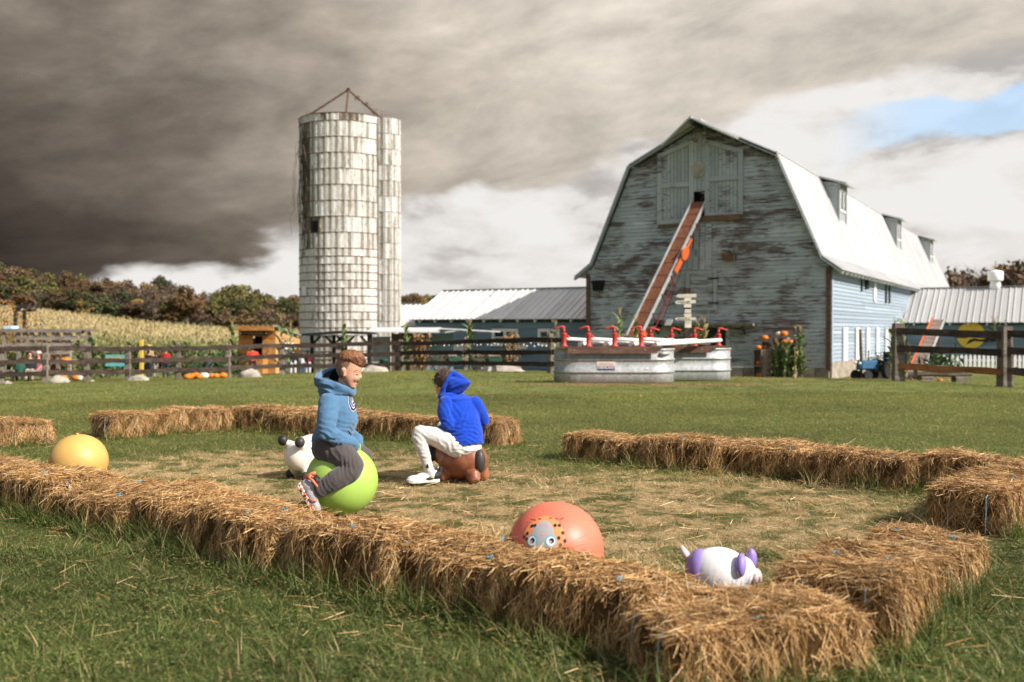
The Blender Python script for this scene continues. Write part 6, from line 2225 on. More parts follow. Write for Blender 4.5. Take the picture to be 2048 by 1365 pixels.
def shoe(heel, toe, up, s, upper, sole, parent, accents=True, wd=.036):
    """sports shoe between heel and toe (points on the sole line), up = direction from sole to ankle"""
    h, t = Vector(heel), Vector(toe)
    u = (t - h).normalized(); n = (Vector(up) - u * Vector(up).dot(u)).normalized(); v = n.cross(u)
    m3 = Matrix((u, v, n)).transposed()
    L = (t - h).length
    P = lambda a, b, c: h + u * a * L + v * b + n * c
    so = MB()
    ol = [(0, .7), (.12, .92), (.3, .85), (.5, .82), (.7, 1.02), (.86, .95), (.96, .66), (1.0, .2)]
    lo = [(a, b * wd) for a, b in ol] + [(a, -b * wd) for a, b in reversed(ol)]
    so.prism(lo, lambda p: P(p[0], p[1] * .96, 0 + .012 * max(0, (p[0] - .8) / .2) ** 2), lambda p: P(p[0], p[1] * 1.04, .026 + .010 * max(0, (p[0] - .8) / .2)))
    r = so.build('shoe_sole', sole, None, False, .004)
    r.parent = parent
    up_ = MB()
    up_.ell(P(.20, 0, .050), (L * .22, wd * .82, .040), m3); up_.ell(P(.46, 0, .042), (L * .28, wd * .86, .034), m3); up_.ell(P(.74, 0, .034), (L * .25, wd * .92, .026), m3)
    up_.tube([P(.22, 0, .05), P(.20, 0, .092)], [wd * .85, wd * .80], 14)
    link('shoe_upper', fuse(up_, 'shoe_upper', .005, 5, upper), parent)
    lc = MB()
    for k in range(4):
        a = .40 + k * .075
        lc.tube([P(a, -wd * .55, .070 - k * .006), P(a + .01, 0, .080 - k * .008), P(a, wd * .55, .070 - k * .006)], .0035, 6)
    lc.build('lace', M_WHS, parent)
    return P

# ------------------------------------------------------------------ boy on the green ball (own frame: x right, y away, z up; origin under the ball)
b1 = tag(link('person', None), 'boy in a pale blue hoodie and charcoal trousers bouncing on the green ball', 'person')
K1 = 1 / 325.0
def q1(px, py, y=0.0): return Vector(((px - 682) * K1, y, (1032 - py) * K1))
sk = MB()
hd = Matrix.Rotation(R(14), 3, 'Y')
HEAD = [(706, 688, 708, 7), (710, 682, 716, 16), (716, 676.5, 721, 21.5), (722, 674, 724, 24), (728, 672.6, 724.6, 25), (734, 672.2, 723.8, 25), (740, 672.6, 722.6, 24.5), (743, 673.2, 721.8, 24),
        (747, 674.5, 719.3, 23.5), (751, 676.5, 719, 22.8), (755, 679, 718, 22), (759, 682, 716.3, 20.8), (763, 685, 713.4, 19), (767, 688, 711.2, 17), (771, 691, 710, 14.5), (775, 695, 708.2, 11), (778, 699, 705, 5)]
cv1 = lambda x, py, y: q1(x, py, y / 325.0)
loft(sk, HEAD, cv1)
sk.tube([q1(718.4, 746), q1(719.8, 751), q1(720.8, 754.2)], [.005, .008, .009], 10); sk.ell(q1(720.6, 755.0), (.0085, .011, .0075))   # nose
for s in (-1, 1):
    sk.ell(q1(710, 756, s * .036), (.022, .020, .022)); sk.ell(q1(718.6, 756.2, s * .011), (.009, .008, .007))                     # cheek, nostril
    sk.ell(q1(689.8, 744, s * .074), (.014, .010, .026), Matrix.Rotation(R(-8), 3, 'Y'), 16, 10)                                      # ear
    sk.ell(q1(689.5, 739, s * .080), (.015, .007, .013), None, 14, 8); sk.ell(q1(690.8, 750, s * .076), (.009, .008, .010), None, 12, 8)
sk.ell(q1(715.6, 760.2), (.010, .022, .005)); sk.ell(q1(710.8, 769.2), (.010, .018, .0055)); sk.ell(q1(707.6, 774.5), (.012, .016, .010))
limb(sk, [(q1(692, 756), .045), (q1(684, 778), .043), (q1(678, 792), .05)])
trunk(sk, [(q1(672, 800), (.085, .13, .06)), (q1(672, 840), (.10, .125, .09)), (q1(664, 885), (.095, .13, .09))])
arms = {}
for s in (-1, 1):
    y0 = s * .155
    A = [q1(664, 802, s * .150), q1(664, 858, s * .205), q1(701, 878, s * .110)]
    limb(sk, [(A[0], .038), (A[1], .032), (A[2], .024)])
    hand(sk, A[2] - Vector((.03, 0, 0)), (1, -s * .45, -.30), (0, -s * .9, -.5), .62)
    arms[s] = A
    limb(sk, [(q1(652, 893, s * .085), .075), (q1(716, 926, s * .19), .052), (q1(651, 966, s * .225), .034)])
    limb(sk, [(q1(650, 968, s * .225), .030), (q1(632, 968, s * .23), .028), (q1(640, 1004, s * .232), .020)])
b1m = fuse(sk, 'person', .0048, 3, SKIN)
b1.name = 'tmp_root'
bpy.data.objects.remove(b1)
b1 = tag(link('person', b1m, None, (GB.x, GB.y, gz(GB.x, GB.y))), 'boy in a pale blue hoodie and charcoal trousers bouncing on the green ball', 'person')
# hoodie
ho = MB()
trunk(ho, [(q1(671, 797), (.094, .138, .055)), (q1(675, 815), (.110, .148, .06)), (q1(674, 840), (.124, .144, .07)), (q1(668, 862), (.120, .146, .06)), (q1(661, 874), (.116, .154, .035)), (q1(660, 882), (.116, .154, .022))], 5)
for s in (-1, 1):
    limb(ho, [(q1(664, 804, s * .135), .062), (q1(664, 826, s * .175), .060), (q1(663, 857, s * .208), .053), (q1(684, 872, s * .165), .046), (q1(708, 883, s * .100), .038)])
    limb(ho, [(q1(703, 880, s * .110), .038), (q1(709, 888, s * .085), .037), (q1(711, 890, s * .070), .034)])
hm = fuse(ho, 'hoodie', .0060, 4, M_PALEB, [(.0030, 7, (1, 1, 2.6)), (.0010, 22, (1, 1, 1.8))],
          folds=[(q1(668, 862, -.24), .075, (.5, 0, 1), .032, .006), (q1(690, 872, -.20), .055, (1, 0, -.5), .026, .0045), (q1(652, 868, -.14), .10, (.25, 0, 1), .030, .0065), (q1(668, 815, -.2), .07, (-.8, 0, 1), .034, .004),
                 (q1(705, 862, -.08), .07, (.1, .3, 1), .026, .006), (q1(640, 835, -.08), .09, (.35, .2, 1), .036, .005)])
hoodie1 = link('hoodie', hm, b1)
hd_ = MB()
ring = [q1(703, 786, -.035), q1(697, 779, -.085), q1(680, 770, -.118), q1(655, 764, -.118), q1(638, 758, -.075), q1(635, 754, 0), q1(642, 748, .075), q1(662, 742, .105), q1(684, 757, .10), q1(700, 776, .06), q1(704, 785, .02)]
hd_.tube(ring + ring[:1], .020, 12)
limb(hd_, [(p, .021) for p in ring])
trunk(hd_, [(q1(646, 772), (.030, .085, .034)), (q1(652, 784), (.050, .095, .034)), (q1(662, 793), (.070, .11, .030))], 4)
limb(hd_, [(q1(640, 766, -.06), .028), (q1(664, 781, -.112), .028), (q1(690, 783, -.088), .022), (q1(702, 786, -.03), .017)])
link('hood', fuse(hd_, 'hood', .0055, 5, M_PALEB, [(.002, 12, (1, 1, 2))], folds=[(q1(655, 780, -.11), .10, (.35, .3, 1), .030, .007)]), b1)
ln = MB()
ins = [p.lerp(q1(672, 768), .16) for p in ring]
up = [p.lerp(q1(678, 760), .52) + Vector((0, 0, .035 if p.y > 0 else .006)) for p in ring]
m_ = len(ring)
ln.add(ins + up, [(i, (i + 1) % m_, m_ + (i + 1) % m_, m_ + i) for i in range(m_)])
far = [q1(640, 752, .02), q1(652, 745, .06), q1(668, 737, .085), q1(684, 748, .085), q1(684, 770, .06), q1(655, 772, .02)]
ln.add(far, [(0, 1, 2, 3, 4, 5)])
ln.build('hood_inside', M_BLKC, b1)  # near-black sheets inside the hood, darker than its fleece
# trousers
tr_ = MB()
trunk(tr_, [(q1(657, 878), (.094, .130, .035)), (q1(655, 893), (.096, .140, .042)), (q1(662, 903), (.09, .13, .04))], 4)
for s in (-1, 1):
    limb(tr_, [(q1(656, 893, s * .075), .092), (q1(690, 905, s * .135), .083), (q1(714, 924, s * .188), .066), (q1(711, 934, s * .198), .062), (q1(682, 950, s * .222), .060), (q1(656, 966, s * .228), .050)])
    tr_.tube([q1(660, 964, s * .228), q1(649, 971, s * .228)], [.050, .049], 16)
link('trousers', fuse(tr_, 'trousers', .0060, 4, M_CHAR, [(.0025, 9, (2, 1, 1)), (.0010, 22, (1.6, 1, 1))],
     folds=[(q1(704, 922, -.25), .06, (1, 0, .25), .026, .0050), (q1(672, 893, -.2), .09, (1, 0, .8), .040, .0045), (q1(664, 955, -.28), .05, (1, 0, .6), .026, .004), (q1(645, 885, -.1), .07, (.6, 0, 1), .028, .005)]), b1)
M_SPECK, t_, bb_ = mat_new('speckled_sole')
vo = t_.n('ShaderNodeTexVoronoi'); vo.inputs['Scale'].default_value = 95
t_.put(vo.inputs['Vector'], t_.n('ShaderNodeTexCoord').outputs['Object'])
t_.put(bb_.inputs['Base Color'], t_.ramp(t_.xyz(vo.outputs['Color'])[0], [(.0, (.80, .20, .11)), (.45, (.80, .20, .11)), (.46, (.75, .70, .66)), (.72, (.75, .70, .66)), (.73, (.03, .03, .03)), (1, (.03, .03, .03))]))
t_.N['Color Ramp'].color_ramp.interpolation = 'CONSTANT'
bb_.inputs['Roughness'].default_value = .6
for s in (-1, 1):
    y_ = s * .238
    Ps = shoe(q1(609, 957, y_), q1(643, 1019, y_), (1, 0, .45), 1, M_SHOEG, M_SPECK, b1, wd=.038)
    col_ = MB().tube([Ps(.02, -.030, .085), Ps(.10, -.040, .100), Ps(.30, -.036, .105), Ps(.42, 0, .098), Ps(.30, .036, .105), Ps(.10, .040, .100), Ps(.02, .030, .085), Ps(-.03, 0, .098), Ps(.02, -.030, .085)], .008, 8)
    col_.build('shoe_collar', M_CORSH, b1, True)
    MB().tube([Ps(-.04, 0, .05), Ps(-.05, 0, .105), Ps(-.02, 0, .13)], .010, 8).build('heel_tab', M_CORSH, b1, True)
    MB().tube([Ps(.20, 0, .09), Ps(.17, 0, .13)], [.030, .032], 14).build('sock', M_BKS, b1, True)
    MB().tube([Ps(.50, s * .036, .028), Ps(.62, s * .040, .05), Ps(.66, s * .03, .062)], .005, 6).build('shoe_stripe', M_CORSH, b1, True)
# hair: cropped sides, curly top
hs = MB()
loft(hs, [(r_, xb - 1.2, xf + 1.0, hw + .9) for (r_, xb, xf, hw) in HEAD[:12]], cv1)
me = fuse(hs, 'cropped_hair', .0045, 2, M_BUZZ, [(.0012, 90, (1, 1, 1))])
bm = bmesh.new(); bm.from_mesh(me)
def keep(v):
    px = v.x / K1 + 682; py = 1032 - v.z / K1
    lim = 704 - max(0, py - 727) * .62
    return px < lim + 1.0 * noise.noise(v * 60) and py < 757
bmesh.ops.delete(bm, geom=[v for v in bm.verts if not keep(v.co)], context='VERTS')
bm.to_mesh(me); bm.free()
link('cropped_hair', me, b1)
rh = random.Random(5)
ht_ = MB()
loft(ht_, [(701.5, 691, 708, 6), (704, 684, 717, 15), (708, 678.5, 723, 21), (713, 675.5, 727, 25), (718, 674.5, 727, 25.6), (722, 678, 727.5, 24.4), (726, 692, 727.5, 22.5), (730, 708, 727, 18), (732.5, 715, 726.5, 12)], cv1)
for i in range(110):
    a = rh.uniform(0, 2 * PI); r_ = math.sqrt(rh.random())
    c = q1(701 + 25 * r_ * math.cos(a), 704 + r_ * r_ * 14 + max(0, math.cos(a)) * r_ * 9, .077 * r_ * math.sin(a))
    ht_.ell(c, (rh.uniform(.008, .016), rh.uniform(.007, .012), rh.uniform(.009, .016)), Matrix.Rotation(rh.uniform(-1, 1), 3, 'Y'), 10, 8)
link('hair', fuse(ht_, 'hair', .0040, 2, M_HAIR1, [(.0035, 45, (1, 1, 1)), (.002, 110, (1, 1, .4))]), b1)
st_ = []
n_ = 1500
PP = np.zeros((n_, 4, 3)); SS = np.zeros((n_, 3))
for i in range(n_):
    a = rh.uniform(0, 2 * PI); r_ = math.sqrt(rh.random())
    x0 = 702 + 26 * r_ * math.cos(a); c = q1(x0, 701 + (r_ ** 2) * 16 + max(0, math.cos(a)) * r_ * 8, .080 * r_ * math.sin(a))
    d_ = Vector((rh.uniform(.2, 1.0), math.sin(a) * r_ * .8 + rh.gauss(0, .4), rh.uniform(-.2, .25))).normalized(); L = rh.uniform(.016, .030)
    for j in range(4):
        PP[i, j] = c; c = c + d_ * L / 3; d_ = (d_ + Vector((rh.gauss(.1, .3), rh.gauss(0, .3), -.35))).normalized()
    s_ = d_.cross(Vector((rh.gauss(0, 1), rh.gauss(0, 1), .5))).normalized(); SS[i] = s_
o = link('hair_strands', strips(PP, SS, np.full(n_, .0034), M_HAIR1, 'hair_strands', True, .3), b1); o['kind'] = 'stuff'
# face details, seated on the skin
bf_ = BVHTree.FromPolygons([v.co for v in b1m.vertices], [tuple(p.vertices) for p in b1m.polygons])
def face_at(px, py, s):
    og = q1(px, py, s * .5)
    hit, nr, ix, ds = bf_.ray_cast(og, Vector((0, -s, 0)))
    return hit if hit else q1(px, py, s * .05)
for s in (-1, 1):
    e = face_at(714.6, 749.4, s)
    MB().ell(e, (.0085, .0045, .0034), Matrix.Rotation(R(22), 3, 'Y'), 12, 8).build('eye', M_EYE, b1, True)
    MB().tube([face_at(709.5, 743.4, s), face_at(713.0, 741.2, s), face_at(717.5, 741.0, s)], [.0010, .0022, .0014], 7).build('eyebrow', M_HAIR1, b1, True)
    MB().tube([face_at(711.2, 747.8, s), face_at(714.6, 747.2, s), face_at(717.4, 748.6, s)], [.0014, .0022, .0014], 6).build('eyelid', SKIN, b1, True)
    MB().ell(face_at(690.4, 744.6, s) + Vector((0, s * .001, 0)), (.0055, .003, .012), Matrix.Rotation(R(-8), 3, 'Y'), 10, 8).build('ear_hollow', M_LIP, b1, True)
MB().ell(q1(711.6, 764.8), (.0080, .0165, .0070), Matrix.Rotation(R(30), 3, 'Y'), 14, 8).build('mouth', M_MOUTH, b1, True)
MB().tube([q1(711.6, 769, -.016), q1(713.2, 768.6, 0), q1(711.6, 769, .016)], .0026, 8).build('lower_lip', M_LIP, b1, True)
# letters across the chest, wrapped on the hoodie
M_NAVY = pm('navy_letter', (.030, .022, .045), None, 5, .8); M_LWHT = pm('letter_edge', (.72, .66, .68), None, 5, .8)
bv = BVHTree.FromPolygons([v.co for v in hm.vertices], [tuple(p.vertices) for p in hm.polygons])
def wrap(me, lift, name, mat):
    """bend flat lettering round the chest: u runs round the body, v up"""
    bm = bmesh.new(); bm.from_mesh(me)
    bmesh.ops.triangulate(bm, faces=bm.faces)
    for _ in range(2):
        bmesh.ops.subdivide_edges(bm, edges=[e for e in bm.edges if e.calc_length() > .012], cuts=1)
    for v in bm.verts:
        an = -.06 + v.co.x * .62 / .115               # angle round the body from straight ahead (+x), towards the far side
        dr = Vector((math.cos(an), math.sin(an), 0))
        zc = q1(0, 803).z + v.co.y + v.co.x * .12
        og = Vector((q1(672, 0).x, 0, zc)) + dr * .4
        hit, nr, ix, ds = bv.ray_cast(og, -dr)
        v.co = (hit + dr * lift) if hit else og - dr * .28
    mm = bpy.data.meshes.new(name); bm.to_mesh(mm); bm.free()
    mm.materials.append(mat)
    return mm
t1 = text_mesh('GAP', .142, 0, 'chest_letters', M_LWHT, .0055); t2 = text_mesh('GAP', .142, 0, 'chest_letters', M_NAVY, .0)
link('letter_edge', wrap(t1, .003, 'letter_edge', M_LWHT), b1)
link('chest_letters', wrap(t2, .0055, 'chest_letters', M_NAVY), b1)
MB().tube([q1(703, 858, -.135), q1(707, 866, -.12), q1(705, 872, -.128)], .0028, 6).build('pocket_edge', M_BLKC, b1)

# ------------------------------------------------------------------ boy on the brown hopper, back towards us
K2 = 1 / 269.0
Y2 = 7.42
B2 = Vector(((921 - CX) / F * Y2, Y2, gz((921 - CX) / F * Y2, Y2)))
def q2(px, py, y=0.0): return Vector(((px - 921) * K2, y, (963 - py) * K2))
LAT = Vector((-.86, -.51, 0)); FWD = Vector((-.51, .86, 0))       # his left and his front
m2 = Matrix((LAT, FWD, Vector((0, 0, 1)))).transposed()
sk = MB()
hc = q2(887, 764, .13)
h2 = m2 @ Matrix.Rotation(R(-28), 3, 'X')
sk.ell(hc, (.073, .088, .090), h2, 26, 16)
sk.ell(hc + FWD * .035 - Vector((0, 0, .055)), (.052, .055, .060), h2)
sk.ell(hc + FWD * .085 - Vector((0, 0, .045)), (.012, .016, .014)); sk.ell(hc + FWD * .06 - Vector((0, 0, .10)), (.022, .022, .018))
for s in (-1, 1): sk.ell(hc + LAT * s * .073 + FWD * .0 - Vector((0, 0, .022)), (.010, .017, .027), h2, 14, 10)
limb(sk, [(hc - Vector((0, 0, .05)) - FWD * .03, .045), (q2(908, 795, .07), .05)])
trunk(sk, [(q2(912, 802, .06), (.13, .07, .05)), (q2(922, 840, .02), (.12, .085, .08)), (q2(928, 885, 0), (.125, .10, .09))], 5, m2)
limb(sk, [(q2(888, 805, -.03), .036), (q2(898, 842, -.08), .031), (q2(872, 862, .06), .023)])
hand(sk, q2(872, 862, .06), (-.6, .7, -.5), (.4, -.2, -1), .95)
limb(sk, [(q2(953, 808, .10), .036), (q2(968, 842, .14), .031), (q2(930, 858, .20), .023)])
hand(sk, q2(930, 858, .20), (-.8, .4, -.5), (-.2, -.3, -1), .95)
limb(sk, [(q2(908, 888, -.05), .075), (q2(838, 861, -.09), .040), (q2(856, 925, -.11), .033)])
limb(sk, [(q2(857, 930, -.11), .030), (q2(868, 946, -.10), .026), (q2(832, 950, -.15), .020)])
limb(sk, [(q2(935, 886, .08), .075), (q2(880, 863, .34), .040), (q2(893, 928, .37), .033)])
limb(sk, [(q2(893, 931, .37), .030), (q2(902, 948, .37), .026), (q2(870, 951, .36), .020)])
b2 = tag(link('person', fuse(sk, 'person', .006, 4, SKIN), None, B2), 'boy in a bright blue hoodie and off-white trousers, back turned, on the brown hopper', 'person')
ho = MB()
trunk(ho, [(q2(913, 799, .065), (.135, .085, .045)), (q2(916, 815, .05), (.150, .105, .06)), (q2(922, 840, .025), (.148, .112, .07)), (q2(928, 862, .01), (.150, .112, .06)), (q2(930, 874, .0), (.142, .112, .04))], 5, m2)
limb(ho, [(q2(892, 803, -.02), .056), (q2(890, 822, -.06), .054), (q2(898, 843, -.085), .048), (q2(888, 856, -.02), .042), (q2(874, 862, .05), .034)])
limb(ho, [(q2(949, 806, .09), .056), (q2(959, 824, .125), .052), (q2(966, 842, .145), .046), (q2(950, 852, .19), .042), (q2(934, 858, .20), .034)])
lo_ = MB()
for (pp, qq) in ((q2(930, 874, 0), q2(930.5, 882, 0)),): trunk(ho, [(pp, (.146, .116, .02)), (qq, (.148, .118, .018))], 3, m2)
link('hoodie', fuse(ho, 'hoodie', .0066, 4, M_ROYAL, [(.0032, 7, (1, 1, 2.4)), (.0010, 20, (1, 1, 1.6))],
     folds=[(q2(915, 862, -.1), .11, (-.45, 0, 1), .034, .009), (q2(950, 868, -.08), .09, (.3, 0, 1), .030, .008), (q2(896, 848, -.13), .07, (.6, 0, 1), .034, .006), (q2(905, 812, -.09), .08, (1, 0, .5), .034, .006), (q2(935, 830, -.1), .11, (1, 0, -.3), .05, .005), (q2(928, 876, -.1), .12, (0, 0, 1), .026, .006)]), b2)
hd_ = MB()
trunk(hd_, [(q2(907, 771, .05), (.066, .050, .082)), (q2(914, 768, .04), (.078, .052, .070)), (q2(926, 765, .02), (.055, .045, .038)), (q2(935, 763, .01), (.024, .03, .016))], 5, m2)
trunk(hd_, [(q2(900, 790, .06), (.105, .075, .04)), (q2(912, 797, .05), (.125, .085, .03))], 4, m2)
limb(hd_, [(q2(903, 743, .08), .020), (q2(909, 746, .05), .026), (q2(923, 755, .03), .024), (q2(937, 763, .01), .014)])
limb(hd_, [(q2(903, 743, .05), .015), (q2(895, 757, .02), .017), (q2(888, 772, .015), .019), (q2(883, 787, .03), .022), (q2(890, 800, .02), .03)])
link('hood', fuse(hd_, 'hood', .0058, 4, M_ROYAL, [(.0025, 12, (1, 1, 2))], folds=[(q2(915, 780, -.03), .09, (-.4, 0, 1), .036, .007)]), b2)
tr_ = MB()
trunk(tr_, [(q2(930, 880, 0), (.122, .096, .03)), (q2(930, 894, .0), (.134, .108, .042)), (q2(926, 900, 0), (.12, .10, .035))], 4, m2)
limb(tr_, [(q2(915, 890, -.05), .082), (q2(874, 868, -.08), .068), (q2(842, 860, -.095), .056), (q2(840, 868, -.10), .054), (q2(847, 892, -.108), .048), (q2(853, 908, -.11), .040), (q2(854, 914, -.11), .037)])
limb(tr_, [(q2(935, 890, .06), .082), (q2(905, 868, .22), .066), (q2(880, 862, .34), .055), (q2(886, 892, .36), .046), (q2(892, 912, .37), .036)])
link('trousers', fuse(tr_, 'trousers', .0062, 4, M_OFFW, [(.0025, 9, (2, 1, 1)), (.0010, 22, (1.6, 1, 1))],
     folds=[(q2(845, 868, -.15), .07, (.6, 0, 1), .032, .004), (q2(900, 888, -.13), .09, (1, 0, .5), .040, .0045), (q2(852, 905, -.15), .06, (0, 0, 1), .026, .0035), (q2(930, 893, -.11), .09, (.2, 0, 1), .03, .004)]), b2)
MB().box(q2(893, 872, -.115), (.016, .012, .05), Matrix.Rotation(R(50), 3, 'Y')).build('pocket_zip', M_BLKC, b2)
for (hx_, tx_, y0, y1) in ((q2(879, 958, -.08), q2(817, 958, -.17), 0, 0), (q2(914, 959, .38), q2(858, 959, .34), 0, 0)):
    near = hx_.y < 0
    Ps = shoe(hx_, tx_, (0, 0, 1), 1, M_WHS, M_WHS, b2, wd=.040)
    u = (tx_ - hx_)
    bk_ = MB(); bk_.ell(Ps(.14, 0, .045), (.055, .0385, .040), Matrix((u.normalized(), Vector((0, 0, 1)).cross(u.normalized()), Vector((0, 0, 1)))).transposed()); bk_.ell(Ps(.32, 0, .030), (.055, .0395, .022), Matrix((u.normalized(), Vector((0, 0, 1)).cross(u.normalized()), Vector((0, 0, 1)))).transposed())
    bk_.tube([Ps(-.02, 0, .04), Ps(-.06, 0, .11)], [.022, .014], 10)
    link('heel_cup', fuse(bk_, 'heel_cup', .005, 4, M_BKS), b2)
    a_ = q2(855, 916, -.11) if near else q2(893, 914, .37)
    so_ = MB(); limb(so_, [(a_ + Vector((.002, 0, -.006)), .038), (a_ + Vector((.018, 0, -.060)), .037), (a_ + Vector((.044, .01, -.112)), .036), (Ps(.30, 0, .06), .034), (Ps(.40, 0, .054), .028)])
    link('sock', fuse(so_, 'sock', .005, 4, M_OFFW), b2)
    if near: MB().prism([(-.012, -.012), (.012, -.012), (.004, .014), (-.002, .014)], lambda p: Vector((p[0], -.040, p[1])) + a_ + Vector((.010, -.002, -.03)), lambda p: Vector((p[0], -.034, p[1])) + a_ + Vector((.010, -.002, -.03))).build('sock_mark', M_BLKC, b2)
hr = MB()
hr.ell(hc + Vector((0, 0, .012)) - FWD * .006, (.080, .096, .092), h2, 26, 16)
me = fuse(hr, 'hair', .005, 2, M_HAIR2, [(.004, 45, (1, 1, 1))])
bm = bmesh.new(); bm.from_mesh(me)
inv = h2.transposed()
def keep2(p):
    l_ = inv @ (p - hc)
    return not (l_.y > .045 and l_.z < .035) and l_.z > -.035 - max(0, -l_.y) * .5
bmesh.ops.delete(bm, geom=[v for v in bm.verts if not keep2(v.co)], context='VERTS')
bm.to_mesh(me); bm.free()
link('hair', me, b2)
n_ = 500
PP = np.zeros((n_, 3, 3)); SS = np.zeros((n_, 3))
for i in range(n_):
    v = Vector((rh.gauss(0, 1), rh.gauss(0, 1), abs(rh.gauss(.4, .8)))).normalized()
    if v.y > .5 and v.z < .4: v.y = -v.y
    c = hc + h2 @ Vector((v.x * .081, v.y * .096, v.z * .093 + .012)); d_ = (h2 @ Vector((rh.gauss(0, .3), .7, .25))).normalized(); d_ = (d_ - v * d_.dot(v) * .8 + v * .15).normalized()
    for j in range(3): PP[i, j] = c + d_ * .016 * j - v * .002 * j
    SS[i] = d_.cross(v).normalized()
o = link('hair_strands', strips(PP, SS, np.full(n_, .003), M_HAIR2, 'hair_strands', True, .3), b2); o['kind'] = 'stuff'
for s in (-1, 1): MB().ell(hc + FWD * .082 + LAT * s * .03 - Vector((0, 0, .02)), (.010, .006, .006), m2, 10, 8).build('eye', M_EYE, b2, True)
# ------------------------------------------------------------------ orange wooden shed
M_OWOOD = wood_mat('orange_board', (.62, .30, .095), (.50, .22, .06), (.34, .13, .035))
M_OWOOD2 = wood_mat('pale_pine_board', (.66, .40, .20), (.56, .32, .14), (.42, .22, .09))
SH = G(514, 40.0); SH.z = H - (748 - HY) / F * 40
shed = thing('wooden_shed', 'orange board shed with a dark serving hatch and a white side door', 'shed', SH, R(-12))
W_, D_, HF, HB = 1.60, 2.3, 1.80, 1.42
fw = link('front_wall', None, shed)
def planks_x(par, x0, x1, z0, z1, y, n, mt, nm='board'):
    for i in range(n):
        zc = z0 + (z1 - z0) * (i + .5) / n
        MB().box(((x0 + x1) / 2, y, zc), (x1 - x0, .035, (z1 - z0) / n - .008)).build(nm, mt, par)
planks_x(fw, -W_ / 2, -.17, 0, HF, 0, 9, M_OWOOD); planks_x(fw, .24, W_ / 2, 0, HF, 0, 9, M_OWOOD)
planks_x(fw, -.165, .235, 0, .75, 0, 4, M_OWOOD); planks_x(fw, -.165, .235, 1.50, HF, 0, 2, M_OWOOD)
MB().box((.035, .30, 1.1), (.5, .05, .9)).build('interior_shade_sheet', M_DARK, fw)  # near-black sheet behind the hatch, painted as the shade inside
MB().box((.035, -.14, .74), (.62, .28, .045)).build('counter', M_OWOOD2, fw)
MB().bar((.28, -.03, .35), (.60, -.03, 1.0), .04, .08).bar((-.30, -.03, 1.05), (-.55, -.03, .5), .04, .08).build('brace', M_OWOOD2, fw)
sw_ = link('side_wall', None, shed)
for i in range(9):
    zc = HB * (i + .5) / 9
    MB().box((W_ / 2, D_ / 2, zc), (.035, D_, HB / 9 - .008)).build('board', M_OWOOD2, sw_)
MB().prism([(0, HB), (D_, HB), (0, HF)], lambda p: (W_ / 2 - .017, p[0], p[1]), lambda p: (W_ / 2 + .017, p[0], p[1])).build('gable_board', M_OWOOD2, sw_)
MB().box((-W_ / 2, D_ / 2, HB / 2), (.035, D_, HB)).box((0, D_, HB / 2), (W_, .035, HB)).build('back_wall', M_OWOOD2, shed)
sd_ = link('side_door', None, shed, (W_ / 2 + .035, 1.15, 0))
MB().box((0, 0, .62), (.04, .78, 1.22)).build('door_leaf', M_WHITE, sd_)
for y_ in (-.14, .0, .14):
    for z_ in (.70, .93): MB().box((.022, y_, z_), (.01, .09, .18)).build('pane', M_GLASS, sd_)
rf = link('roof', None, shed)
for i in range(9):
    x_ = -W_ / 2 - .18 + (W_ + .36) * (i + .5) / 9
    mb = MB(); wd = (W_ + .36) / 9
    sec = [(-wd / 2, 0), (-wd * .25, .035), (0, .045), (wd * .25, .035), (wd / 2, 0)]
    vs = [(x_ + a, -.55, HF + .13 + b) for a, b in sec] + [(x_ + a, D_ + .2, HB + .05 + b) for a, b in sec]
    mb.add(vs, [(k, k + 1, 6 + k, 5 + k) for k in range(4)])
    mb.build('roof_sheet', M_ROOF2, rf)
MB().box((0, -.52, HF + .03), (W_ + .36, .05, .18)).build('fascia', M_OWOOD, rf)
sg_ = link('shop_sign', None, shed, (0, -.28, HF - .17))
MB().box((0, 0, 0), (1.12, .03, .17)).build('sign_backing', pm('sign_dark', (.05, .035, .025), None, 5), sg_)
rr = random.Random(3); x_ = -.46; mb = MB()
while x_ < .46:
    w_ = rr.uniform(.03, .07); mb.box((x_, -.02, rr.uniform(-.01, .01)), (w_, .01, rr.uniform(.05, .11))); x_ += w_ + .025
mb.build('worn_lettering', pm('sign_tan', (.30, .20, .11), None, 5), sg_)
for x_ in (-.55, .55): MB().ell((x_, -.04, 0), .03, seg=8, ring=6).build('sign_bulb', M_WHITE, sg_)
bx_ = thing('display_box', 'orange sloped display box on the ground before the orange shed', 'box', SH + Vector((.30, -1.6, 0)), R(-10))
planks_x(bx_, -.36, .36, 0, .70, 0, 5, M_OWOOD); MB().box((0, .25, .35), (.70, .45, .68)).build('box_core', M_OWOOD, bx_)
# black canopy
M_BLACKW = pm('black_timber', (.016, .020, .022), (.008, .010, .011), 5, .7, .2)
cn0 = G(688, 40.5); cn0.z = H - (748 - HY) / F * 40.5
cn = thing('timber_canopy', 'low black timber canopy standing in front of the silo', 'canopy', cn0)
def cpx(px, py): return ((px - 688) / F * 40.5, (748 - py) / F * 40.5)
for px_ in (624, 668, 691, 738):
    x_, z_ = cpx(px_, 670)
    MB().box((x_, 0, z_ / 2), (.13, .13, z_)).build('post', M_BLACKW, cn)
    for s in (-1, 1):
        if (px_, s) in ((624, -1), (738, 1)): continue
        MB().bar((x_, 0, z_ - .42), (x_ + s * .34, 0, z_ - .06), .09, .09).build('brace', M_BLACKW, cn)
for (a, b) in (((614, 671), (682, 665.5)), ((682, 665.5), (748, 668))):
    xa, za = cpx(*a); xb, zb = cpx(*b)
    MB().bar((xa, .0, za + .02), (xb, .0, zb + .02), 2.2, .10).build('roof_slab', M_BLACKW, cn)
